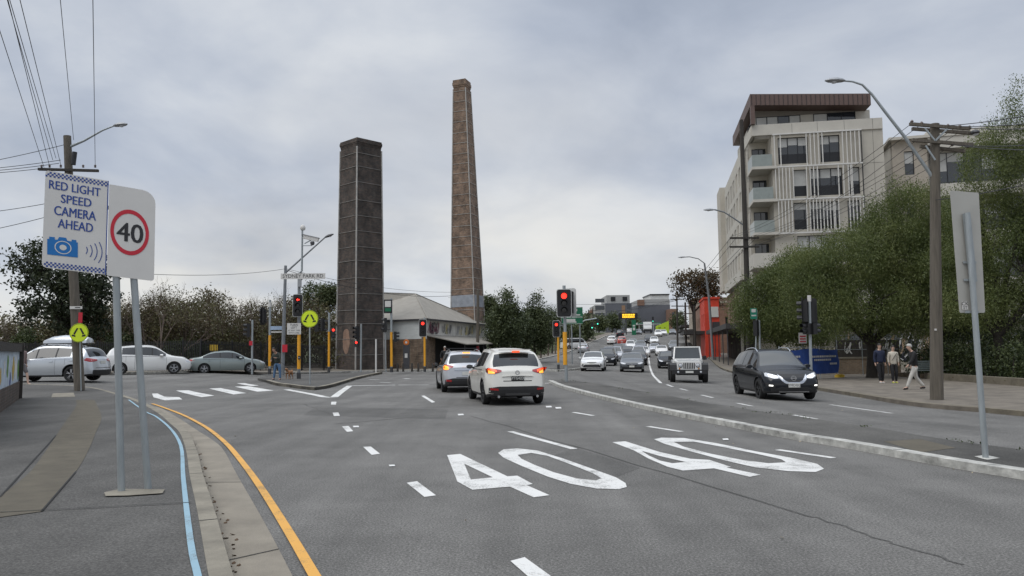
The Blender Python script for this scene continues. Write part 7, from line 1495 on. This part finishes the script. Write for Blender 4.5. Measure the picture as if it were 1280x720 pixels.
# scrub that fills in below and behind
sx = []; 
rg = np.random.default_rng(5)
for i in range(800): px = rg.uniform(60, 420); Y = rg.uniform(63, 74); top = 388 + 16 * math.sin(px * .045) + 8 * math.sin(px * .11 + 1) + (6 if px > 330 else 0); py = rg.uniform(top, 452); c = at(px, py, Y); sx.append(tuple(c))
o = leaves('scrub', None, np.array(sx), rg.random(len(sx)), 60, (.55, .5, .42), .24, LF_SHR, 91, aspect=2.0); o['kind'] = 'stuff'; o['label'] = 'tangled brown and green scrub filling the park behind the palisade fence'
sx = []
for i in range(420): px = rg.uniform(-60, 440); Y = rg.uniform(78, 96); py = rg.uniform(402 + 8 * math.sin(px * .03), 440); c = at(px, py, Y); sx.append(tuple(c))
o = leaves('scrub', None, np.array(sx), rg.random(len(sx)), 60, (.9, .8, .6), .38, LF_SHR, 92, aspect=2.0); o['kind'] = 'stuff'; o['label'] = 'darker scrub further back in the park'
for i, (px, py, w_, hh, Y) in enumerate(((36, 425, 16, 14, 72), (395, 372, 18, 20, 74), (412, 368, 14, 12, 72), (377, 395, 20, 20, 72), (225, 438, 12, 10, 63), (245, 440, 12, 8, 63), (150, 430, 16, 14, 63))):
    px_tree('shrub' if i not in (1, 2, 3) else 'leafy_tree', ['green shrub behind the fence at the far left', 'green leafy tree top just left of the dark chimney', 'small green tree top touching the dark chimney', 'olive bush below the leafy tree top by the street lamp', 'small bright shrub behind the white SUV bonnet', 'second small bright shrub behind the grey-green sedan boot', 'green shrub behind the fence between the two sign posts'][i], px, Y, [(px, py, w_, hh, 0), (px + w_ * .6, py + hh * .5, w_ * .7, hh * .7, .5), (px - w_ * .6, py + hh * .5, w_ * .7, hh * .6, .3)], LF_CAS if i in (1, 2, 3) else LF_HEDGE, 80 + i, 150, 30, (.28, .28, .24), .2, trunk_r=.06, cat='tree' if i in (1, 2, 3) else 'shrub')
# hill trees and hilltop
for i, (px, py, w_, hh, Y, lb) in enumerate(((766, 402, 8, 9, 235, 'dark tree below the grey hilltop block'), (749, 404, 7, 6, 230, 'small dark tree by the pale house on the hill'), (727, 410, 9, 14, 160, 'green tree behind the curved mast arm'), (713, 418, 7, 10, 140, 'low green tree behind the white van'), (790, 405, 8, 6, 240, 'tree behind the green fuel sign'), (848, 400, 8, 10, 230, 'dark tree behind the poles at the top right of the hill'), (733, 404, 6, 10, 200, 'thin tree left of the hilltop house'), (801, 398, 6, 5, 320, 'far tree between the two hilltop blocks'))):
    px_tree('hill_tree', lb, px, Y, [(px, py, w_, hh, 0), (px + w_ * .5, py + hh * .4, w_ * .7, hh * .6, 1)], LF_CAS, 110 + i, 90, 22, (.8, .8, .7), .6, trunk_r=.2, group='trees on the hill')
# hedge, garden wall and low walls right of the footpath
def hedge(name, label, x0, x1, y0, y1, z0, z1, seed, n, m=LF_HEDGE):
    t = thing(name, label, 'hedge', ((x0 + x1) / 2, (y0 + y1) / 2, z0), 0); rg = np.random.default_rng(seed); c = rg.uniform((x0, y0, z0), (x1, y1, z1), (n, 3)) - np.array([(x0 + x1) / 2, (y0 + y1) / 2, z0]); c[:, 2] *= 1 - .25 * rg.random(n); leaves('foliage', t, c, rg.random(n), 40, (.22, .22, .2), .12, m, seed)
    b = MB(); 
    for k in range(12): px = x0 + (x1 - x0) * (k + .5) / 12 - (x0 + x1) / 2; py = (y1 - y0) * ((k * 5 % 12) / 12 - .5); b.tube([(px, py, 0), (px + .1, py, (z1 - z0) * .6)], [.04, .02], 5)
    o = b.build('stems', M_BARKD, t); o['kind'] = 'stuff'
hedge('hedge', 'dark clipped hedge behind the bench and thick timber pole', 22.0, 23.8, 27, 43.0, .05, 1.75, 201, 620)
hedge('hedge', 'taller ragged hedge further right behind the sign pole', 25, 27.5, 29, 47, .05, 2.7, 202, 620)
q0, q1 = P(1160, 473.5, .12), P(1420, 493, .12)
gb = thing('garden_bed', 'low stone edged garden bed with leaf litter behind the right footpath', 'garden bed', (q0.x, q0.y, .12 + H(q0.x, q0.y))); MB().bar((q0.x, q0.y, .07), (q1.x, q1.y, .07), .35, .32).build('stone_edge', M_KERBR, gb, world=True); MB().prism([(0, 0), (q1.x - q0.x, q1.y - q0.y), (q1.x - q0.x + 9, q1.y - q0.y), (9, 4), (0, 4)], (q0.x + .12, q0.y, -.1), (1, 0, 0), (0, 1, 0), (0, 0, .22)).build('soil', mat('leafy_soil', (.075, .055, .032), .95, vary=.5, scale=6, bump=.8, bscale=30), gb, world=True)
tt_ = rg.random(200); cs = np.stack([tt_ * (q1.x - q0.x) + rg.uniform(.3, 3, 200), tt_ * (q1.y - q0.y), np.full(200, .17)], 1); leaves('leaf_litter', gb, cs, rg.random(200), 14, (.3, .3, .02), .09, LF_BRN, 203)
# low wall with graffiti and pale building behind the trees
YW = 47; a = at(1046, 440, YW).x; c = at(1125, 440, YW).x; gw = thing('graffiti_wall', 'low brick wall with white graffiti beside the blue fence banner', 'wall', (a, YW, -.08)); MB().box(0, c - a, 0, .25, -.1, 1.0).build('brick_base', brick('sandy_brick', (.20, .14, .09), (.27, .20, .13), (.25, .22, .18), tint=.3), gw); MB().box(0, c - a, .02, .23, 1.0, 2.1).build('dark_boards', M_TIMBERD, gw); MB().box(0, c - a, -.04, .3, .95, 1.05).build('capping', M_CONC, gw)
scrawl('graffiti', (.1, 0, 1.15), (1, 0, 0), (0, 0, 1), c - a - .3, .85, 7, (SP_W,), gw, world=False, lw=.06)
YW = 56; a = at(1035, 440, YW).x; c = at(1420, 440, YW).x; pb = thing('low_building', 'long pale graffitied low building glimpsed under the trees on the right', 'building', (a, YW, -.08)); MB().box(0, c - a, 0, 6, 0, 3.5).build('wall', mat('dull_cream_wall', (.27, .25, .20), .9, vary=.4, scale=1.5), pb); MB().box(-.3, c - a, -.5, 6, 3.5, 3.7).build('roof', M_STEELD, pb)
for k in range(9): MB().box(1.2 + k * 3, 2.6 + k * 3, -.03, 0, .8, 2.6).build('window', M_WG, pb)
scrawl('graffiti', (.5, 0, .4), (1, 0, 0), (0, 0, 1), 26, 2.4, 26, (SP_K, SP_W, mat('spray_tan', (.35, .25, .16), .7)), pb, world=False, lw=.12, off=(0, -.04, 0))
# iron fence on top under the trees
YW = 45; a = at(1046, 440, YW).x; c = at(1285, 440, YW).x; fe = thing('iron_fence', 'thin pale rail fence under the trees behind the pedestrians', 'fence', (a, YW, -.08)); 
for z_ in (1.5, 2.35): MB().box(0, c - a, 0, .03, z_, z_ + .04).build('rail', M_GALV, fe)
for k in range(int((c - a) / 1.5)): MB().box(k * 1.5, k * 1.5 + .04, 0, .04, 0, 2.4).build('fence_post', M_GALV, fe)
# blue banner on temporary fence
bb0, bb1 = P(975, 470, .12), P(1047, 463, .12); bb0 = Vector((at(975, 450, 38).x, 38, -.08)); bb1 = Vector((at(1047.5, 450, 42).x, 42, -.08)); u = (bb1 - bb0).normalized(); n_ = Vector((u.y, -u.x, 0)); Lb = (bb1 - bb0).length; tf = thing('fence_banner', 'dark blue mesh banner with white lettering on a temporary fence behind the black SUV', 'banner', tuple(bb0)); vs = []; fs = []
for i in range(25):
    for j in range(7): s_ = i / 24; h_ = j / 6; w_ = .05 * math.sin(s_ * 19 + h_ * 3) * (1 - abs(h_ - .5)) + .03 * math.sin(s_ * 43 + h_ * 7); vs.append(bb0 + u * Lb * s_ + n_ * w_ + Vector((0, 0, .25 + 1.32 * h_ - .05 * math.sin(s_ * 9) * h_)))
for i in range(24):
    for j in range(6): fs.append((i * 7 + j, i * 7 + 7 + j, i * 7 + 8 + j, i * 7 + 1 + j))
bn = MB().add(vs, fs).build('mesh_banner', mat('banner_blue', (.028, .075, .29), .7, vary=.25, scale=2), tf, world=True, smooth=60)
for s_, z_, sz in (('CONSTRUCTION', 1.18, .20), ('NEWTOWN SITE', .92, .20)): pass
for z_, x0, w_ in ((1.18, .50, .42), (1.00, .54, .30), (.78, .82, .12), (1.2, .1, .2)):
    x = x0
    while x < x0 + w_: ww = random.uniform(.015, .035); MB().obox(bb0 + u * Lb * (x + ww / 2) + n_ * .085 + Vector((0, 0, z_)), u * Lb * ww / 2, (0, 0, .05), n_ * .003).build('lettering', M_SIGW, bn, world=True); x += ww + .008
for s_ in (0, .34, .67, 1): q = bb0 + u * Lb * s_; MB().tube([q - n_ * .03, q - n_ * .03 + Vector((0, 0, 1.75))], .022, 8).build('fence_post', M_GALV, tf, world=True)
MB().bar(bb0 + Vector((0, 0, 1.68)), bb1 + Vector((0, 0, 1.68)), .03).build('top_rail', M_GALV, tf, world=True); q = bb1 + n_ * .05; fb = MB().obox((0, 0, .07), u * .32, n_ * .13, (0, 0, .07)).obox((0, 0, .15), u * .22, n_ * .09, (0, 0, .02)).build('barrier_block', mat('plain_yellow', (.65, .42, .03), .5), None); fb.location = q; tag(fb, 'yellow block on the footpath at the end of the blue banner fence', 'block')
q = P0(1028, 468); ns = thing('notice_board', 'small red and white notice fixed above the blue banner', 'sign', (at(1004, 440, 42.5).x, 42.5, -.08)); MB().box(-.02, .02, 0, .04, 0, 2.5).build('post', M_STEELD, ns); nb_ = MB().box(-.22, .22, -.02, 0, 1.9, 2.5).build('notice', M_SIGW, ns)
for z_ in (2.3, 2.15, 2.0): MB().box(-.17, .17, -.026, -.02, z_ - .035, z_ + .035).build('red_print', M_SIGR, nb_)
# bench
bp = P(1163, 474, .12); bn_ = thing('bench', 'slatted park bench half hidden behind the thick timber pole', 'bench', (bp.x + .2, bp.y + .3, .12 + H(bp.x, bp.y)), R(6)); M_SLAT = mat('bench_slat_grey', (.17, .20, .20), .5, .2)
for k in range(5): MB().box(-.9, .9, .30 + .02 * k, .33 + .02 * k, .48 + k * .095, .545 + k * .095).build('back_slat', M_SLAT, bn_)
for k in range(4): MB().box(-.9, .9, -.18 + k * .11, -.10 + k * .11, .42, .445).build('seat_slat', M_SLAT, bn_)
for s_ in (-.75, .75): MB().box(s_ - .03, s_ + .03, -.16, -.10, 0, .42).box(s_ - .03, s_ + .03, .24, .30, 0, .92).box(s_ - .03, s_ + .03, -.16, .28, .38, .42).build('leg', M_SIGBLK, bn_)
# kerb-side verge weeds
rg = np.random.default_rng(8); cs = []
for i in range(45): t_ = rg.integers(4, len(MUw) - 4); q = Vector(MUw[t_]); cs.append((q.x - .1 + rg.normal() * .08, q.y + rg.normal() * .05, .12))
o = leaves('weeds', None, np.array(cs), rg.random(len(cs)), 7, (.05, .03, .008), .035, LF_HEDGE, 55); o['kind'] = 'stuff'; o['label'] = 'small weeds growing along the far edge of the median'
cs = []
for i in range(900):
    t_ = rg.uniform(0, 1); a_ = FK[9]; c_ = FK[-2]; k = int(t_ * (len(FK) - 11)) + 9; a_ = Vector(FK[k]); c_ = Vector(FK[k + 1]); q = a_.lerp(c_, rg.random()); d_ = (c_ - a_).normalized(); q += Vector((-d_.y, d_.x)) * rg.uniform(2.5, 12); cs.append((q.x, q.y, H(q.x, q.y) + .2))
o = leaves('verge_grass', None, np.array(cs), rg.random(len(cs)), 40, (.5, .5, .06), .16, leafmat('grass_blades', [(.05, .06, .02), (.07, .09, .03), (.12, .11, .05)]), 56, aspect=4); o['kind'] = 'stuff'; o['label'] = 'rough grass on the verge beside the hill road'
# ================================================================== PEOPLE
SKIN = mat('skin', (.42, .25, .18), .55, vary=.05); SKIN2 = mat('skin_light', (.50, .33, .25), .55, vary=.05)
def skinmesh(name, chains, m, parent, sub=1, extra=None):
    """chains: list of lists of (x,y,z,r); the first point of later chains may repeat an existing point to join it"""
    bm = bmesh.new(); lay = bm.verts.layers.skin.verify(); V = {}
    def vv(p):
        k = tuple(round(c, 4) for c in p[:3])
        if k not in V: v = bm.verts.new(p[:3]); v[lay].radius = (p[3], p[4] if len(p) > 4 else p[3]); V[k] = v
        return V[k]
    for ch in chains:
        vs = [vv(p) for p in ch]
        for a, b in zip(vs, vs[1:]):
            if bm.edges.get((a, b)) is None: bm.edges.new((a, b))
    bm.verts.ensure_lookup_table(); seen = set()
    for v in bm.verts:                                     # one root per island
        if v in seen: continue
        v[lay].use_root = True; st = [v]
        while st:
            q = st.pop()
            if q in seen: continue
            seen.add(q); st += [e.other_vert(q) for e in q.link_edges]
    me = bpy.data.meshes.new('sk'); bm.to_mesh(me); bm.free(); o = bpy.data.objects.new('sk', me); sc.collection.objects.link(o)
    md_ = o.modifiers.new('s', 'SKIN'); md_.use_smooth_shade = True; s2 = o.modifiers.new('u', 'SUBSURF'); s2.levels = sub; s2.render_levels = sub
    dg = bpy.context.evaluated_depsgraph_get(); out = bpy.data.meshes.new_from_object(o.evaluated_get(dg)); bpy.data.objects.remove(o); bpy.data.meshes.remove(me)
    out.materials.clear(); out.materials.append(m); out.name = name; r = bpy.data.objects.new(name, out); sc.collection.objects.link(r); r.parent = parent; return r
def person(label, loc, rz, legs, arms, top, trouser, shoe, hair, skin=SKIN, s=1.0, lean=0.0, head_fwd=0.0, coat=.04, hairlen=0.0, bag=False, fem=False, hood=False, short=False, build=1.0):
    """legs: ((knee dx,dy,dz),(foot dx,dy,dz)) L,R relative to hip; +y is forward; arms: elbow, wrist relative to the shoulder"""
    t = thing('person', label, 'person', loc, rz); hz = .92 * s; S = lambda *a: tuple(c * s for c in a)
    pel = (0, 0, hz); ch_ = (0, lean * .28 * s, hz + .28 * s); sh = (0, lean * .48 * s, hz + .49 * s); nk = (0, lean * .55 * s + head_fwd * .3 * s, hz + .57 * s); hd0 = (0, nk[1] + (.03 + head_fwd * .5) * s, hz + .655 * s); hd1 = (0, hd0[1] + .005 * s, hz + .74 * s); hd2 = (0, hd1[1] - .01 * s, hz + .80 * s)
    w = .165 * s if fem else .19 * s; hw_ = .095 * s; B = build
    body = [[pel + (.09 * s * B, .07 * s * B), ch_ + (.13 * s * B, .10 * s * B), sh + (.11 * s, .09 * s), nk + (.052 * s,), hd0 + (.068 * s, .075 * s), hd1 + (.078 * s, .092 * s), hd2 + (.062 * s, .075 * s)]]
    lg = []; am = []; cuffs = []; feet = []; fingers = []
    for i, sx in enumerate((-1, 1)):
        hip = (sx * hw_, 0, hz - .03 * s); kn = tuple(hip[j] + legs[i][0][j] * s for j in range(3)); ak = tuple(hip[j] + legs[i][1][j] * s for j in range(3)); to = (ak[0] + sx * .02 * s, ak[1] + .16 * s, ak[2] - (.055 * s if ak[2] < .14 * s else .09 * s))
        body.append([pel + (.09 * s, .07 * s), hip + (.065 * s,), kn + (.055 * s,), ak + (.038 * s,), to + (.032 * s,)]); lg.append((hip, kn, ak)); feet.append((ak, to))
        so = (sx * w, sh[1], sh[2] - .02 * s); el = tuple(so[j] + arms[i][0][j] * s for j in range(3)); wr = tuple(so[j] + arms[i][1][j] * s for j in range(3)); d = Vector(wr) - Vector(el); d = d.normalized() * .07 * s; hn = tuple(wr[j] + d[j] for j in range(3))
        body.append([sh + (.11 * s,), so + (.058 * s,), el + (.042 * s,), wr + (.028 * s,), hn + (.030 * s, .018 * s)]); am.append((so, el, wr))
        side = Vector((0, 1, 0)); dn = d.normalized()
        for k, (off, ln) in enumerate(((-.024, .055), (-.008, .065), (.008, .062), (.024, .048))):
            a_ = Vector(hn) + side * off * s; b_ = a_ + dn * ln * .55 * s; c_ = b_ + (dn * .4 + Vector((-sx * .5, 0, 0))) * ln * .5 * s; fingers.append([tuple(hn) + (.03 * s, .018 * s), tuple(a_ + dn * .01) + (.009 * s,), tuple(b_) + (.008 * s,), tuple(c_) + (.007 * s,)])
        th = Vector(hn) + side * .035 * s - dn * .02 * s; fingers.append([tuple(hn) + (.03 * s, .018 * s), tuple(th) + (.011 * s,), tuple(th + (dn * .04 + side * .015) * s) + (.009 * s,)])
    skinmesh('body', body + fingers, skin, t)
    k = 1.22
    tp = [[(pel[0], pel[1], pel[2] - coat * s) + ((.175 + coat * .12) * s * B, (.14 + coat * .1) * s * B), (pel[0], pel[1], pel[2] + .05 * s) + (.168 * s * B, .135 * s * B), ch_ + (.165 * s * B, .135 * s * B), sh + (.150 * s * B, .125 * s), (nk[0], nk[1], nk[2] - .012 * s) + (.072 * s,)]]
    for so, el, wr in am: w2 = tuple(el[j] + (wr[j] - el[j]) * .92 for j in range(3)); tp.append([sh + (.145 * s,), so + (.082 * s,), el + (.06 * s,), w2 + (.045 * s,)])
    skinmesh('hooded_top' if hood else 'jacket', tp, top, t)
    tr = [[pel + (.165 * s, .135 * s), (0, 0, hz - .02 * s) + (.165 * s, .14 * s)]]
    for hip, kn, ak in lg:
        e_ = tuple(kn[j] + (ak[j] - kn[j]) * (1.0 if not short else .0) for j in range(3)); ch = [(0, 0, hz - .02 * s) + (.165 * s, .14 * s), hip + (.118 * s,), kn + (.076 * s,)]
        if not short: ch.append(e_ + (.056 * s,))
        tr.append(ch)
    skinmesh('trousers' if not short else 'shorts', tr, trouser, t)
    for ak, to in feet: skinmesh('shoe', [[ak + (.045 * s,), (ak[0], ak[1] - .03 * s, to[2] + .005) + (.046 * s,), (ak[0], ak[1] + .04 * s, to[2] + .018) + (.05 * s,), to + (.040 * s, .036 * s)]], shoe, t)
    c = Vector((0, (hd1[1] + hd0[1]) / 2, hd1[2])); hr = MB(); vs = []; fs = []; R0 = (.088 * s, .108 * s, .112 * s)
    for i in range(9):
        for j in range(16):
            a = math.pi * .62 * i / 8; b_ = 2 * math.pi * j / 16; back = .5 - .5 * math.sin(b_); aa = a * (.62 + .38 * back + hairlen * back * .45); vs.append(c + Vector((R0[0] * math.sin(aa) * math.cos(b_), -.008 * s + R0[1] * math.sin(aa) * math.sin(b_), .012 * s + R0[2] * math.cos(aa) - hairlen * .12 * s * (1 if aa > 1.5 else 0))))
    for i in range(8):
        for j in range(16): fs.append((i * 16 + j, i * 16 + (j + 1) % 16, i * 16 + 16 + (j + 1) % 16, i * 16 + 16 + j))
    hr.add(vs, fs).build('hair', hair, t, smooth=70)
    nz = c + Vector((0, .092 * s, -.02 * s)); MB().add([nz + Vector((-.012, -.012, -.015)) * s, nz + Vector((.012, -.012, -.015)) * s, nz + Vector((0, .018, -.012)) * s, nz + Vector((0, -.008, .035)) * s], [(0, 1, 2), (0, 2, 3), (1, 3, 2), (0, 3, 1)]).build('nose', skin, t)
    for sx in (-1, 1): MB().lathe([(.001, .006), (.010, .003), (.013, 0)], c + Vector((sx * .030, .083, .012)) * s, 'Y', 8).build('eye', M_SIGK, t); MB().lathe([(.001, -.008), (.022, -.004), (.022, .004), (.001, .008)], c + Vector((sx * .082, -.002, -.005)) * s, 'X', 8).build('ear', skin, t)
    MB().box(-.022 * s, .022 * s, c.y + .082 * s, c.y + .087 * s, c.z - .055 * s, c.z - .047 * s).build('mouth', mat('lips', (.30, .10, .09), .5), t)
    return t
ck = lambda n, c, r=.85: mat('cloth_' + n, c, r, vary=.12, scale=6)
def ploc(px, py, dz=.12): p = P(px, py, dz); return (p.x, p.y, H(p.x, p.y) + dz)
WL = (((0, .06, -.42), (0, -.02, -.83)), ((0, .10, -.42), (0, .12, -.82)))
DN = (((-.05, -.03, -.28), (-.05, .03, -.52)), ((.05, -.03, -.28), (.05, .03, -.52)))
HK = mat('hair_black', (.015, .012, .01), .6); HG = mat('hair_grey', (.42, .41, .38), .7)
person('person in a navy jumper and black trousers with white shoes, left of the three pedestrians', ploc(1101, 478.5), hd(.1, -1), WL, DN, ck('navy', (.012, .018, .045)), ck('black', (.012, .012, .014)), ck('white', (.6, .6, .58)), HK, SKIN2, 1.03, build=1.08)
bagged = person('person in a cream jacket and black leggings with yellow shoes, middle of the three pedestrians', ploc(1118, 478.5), hd(-.1, -1), WL, ((( -.06, -.02, -.26), (-.06, .02, -.48)), ((.06, -.02, -.26), (.05, .04, -.48))), ck('cream', (.48, .44, .37)), ck('black', (.012, .012, .014)), ck('neon', (.55, .65, .05)), HK, SKIN2, .98, coat=.12, fem=True)
MB().bar((-.13, .13, 1.38), (.12, .15, 1.02), .025, .012).build('bag_strap', M_SIGK, bagged)
person('striding person with grey hair, black top, white trousers and black boots, right of the three', ploc(1145, 487), hd(-1, .12), (((0, .20, -.38), (.0, .36, -.80)), ((0, -.06, -.42), (0, -.34, -.78))), (((-.04, .12, -.26), (-.02, .26, -.44)), ((.05, -.08, -.27), (.04, -.02, -.48))), ck('soft_black', (.014, .014, .015)), ck('off_white', (.50, .48, .44)), ck('black', (.012, .012, .014)), HG, SKIN2, 1.0, lean=.12, head_fwd=.1)
man = person('person in dark green jacket and jeans, head bent, with a dog on the island', ploc(346.5, 474.5, .13), hd(-.35, -1), (((-.07, 0, -.42), (-.10, 0, -.84)), ((.05, .04, -.42), (.08, .06, -.83))), (((-.10, .08, -.24), (.06, .24, -.20)), ((.08, .08, -.25), (.0, .22, -.34))), ck('dark_green', (.035, .042, .035)), ck('denim', (.08, .15, .26)), ck('boots', (.02, .02, .04)), HK, SKIN, 1.0, lean=.18, head_fwd=.28, build=1.12)
person('person in dark clothes and a pale cap standing before the brick wall of the shed', ploc(556, 464.6), hd(.2, -1), (((-.06, 0, -.42), (-.08, 0, -.84)), ((.06, 0, -.42), (.08, 0, -.84))), (((-.14, .06, -.22), (-.10, .22, -.14)), ((.10, .0, -.27), (.08, .06, -.50))), ck('soft_black', (.014, .014, .015)), ck('black', (.012, .012, .014)), ck('red_shoe', (.25, .08, .05)), HG, SKIN, 1.03)
person('person in shorts mostly hidden behind the mural wall post, one leg stepping out', ploc(25, 482.5, .02), hd(.95, -.2), (((0, .22, -.38), (0, .30, -.80)), ((0, -.02, -.42), (0, -.28, -.80))), DN, ck('dull_pink', (.22, .16, .15)), ck('grey_shorts', (.12, .11, .11)), ck('black', (.012, .012, .014)), HK, SKIN2, 1.0, short=True)
p = ploc(361.5, 474, .13); dg_ = thing('dog', 'small tan and white dog standing beside the yellow signal pole on the island', 'dog', p, hd(-.2, -1)); FUR = mat('tan_fur', (.30, .15, .07), .9, vary=.35, scale=9); FW_ = mat('white_fur', (.5, .45, .38), .9)
ch = [[(0, -.24, .40, .085), (0, -.05, .39, .095), (0, .17, .41, .11), (0, .27, .48, .075), (0, .34, .58, .07), (0, .42, .57, .045), (0, .48, .55, .03)], [(0, -.24, .40, .085), (0, -.33, .47, .022), (0, -.37, .58, .015)]]
for sx in (-1, 1): ch.append([(0, .17, .41, .11), (sx * .08, .18, .30, .045), (sx * .08, .19, .15, .025), (sx * .08, .18, .04, .022), (sx * .08, .22, .02, .022)]); ch.append([(0, -.24, .40, .085), (sx * .08, -.22, .29, .055), (sx * .08, -.16, .20, .032), (sx * .08, -.28, .12, .022), (sx * .08, -.26, .03, .02), (sx * .08, -.22, .02, .022)])
skinmesh('body', ch, FUR, dg_); 
for sx in (-1, 1): MB().add([(sx * .03, .31, .63), (sx * .07, .33, .60), (sx * .085, .34, .54), (sx * .05, .30, .60)], [(0, 1, 2), (0, 2, 3), (0, 3, 1), (1, 3, 2)]).build('ear', FUR, dg_); MB().lathe([(.001, .004), (.009, 0)], (sx * .035, .405, .595), 'Y', 8).build('eye', M_SIGK, dg_)
MB().lathe([(.001, .012), (.015, .006), (.016, 0)], (0, .505, .555), 'Y', 8).build('nose', M_SIGK, dg_); skinmesh('chest_patch', [[(0, .24, .36, .07), (0, .27, .44, .06)]], FW_, dg_)
m0 = Vector(man.location); d0 = Vector(p); MB_ = MB().tube([(0, 0, 0), ((d0 - m0) * .5 + Vector((0, 0, -.25))), (d0 - m0) + Vector((0, 0, .55 - 1.1))], .008, 5).build('dog_lead', M_SIGK, None); MB_.location = m0 + Vector((0, 0, 1.1)); tag(MB_, 'thin dark lead from the person in jeans down to the tan dog', 'lead')
# roadside clutter on the far verge
for i, (px, py, c_) in enumerate(((673.5, 431, (.5, .12, .02)),)):
    pass
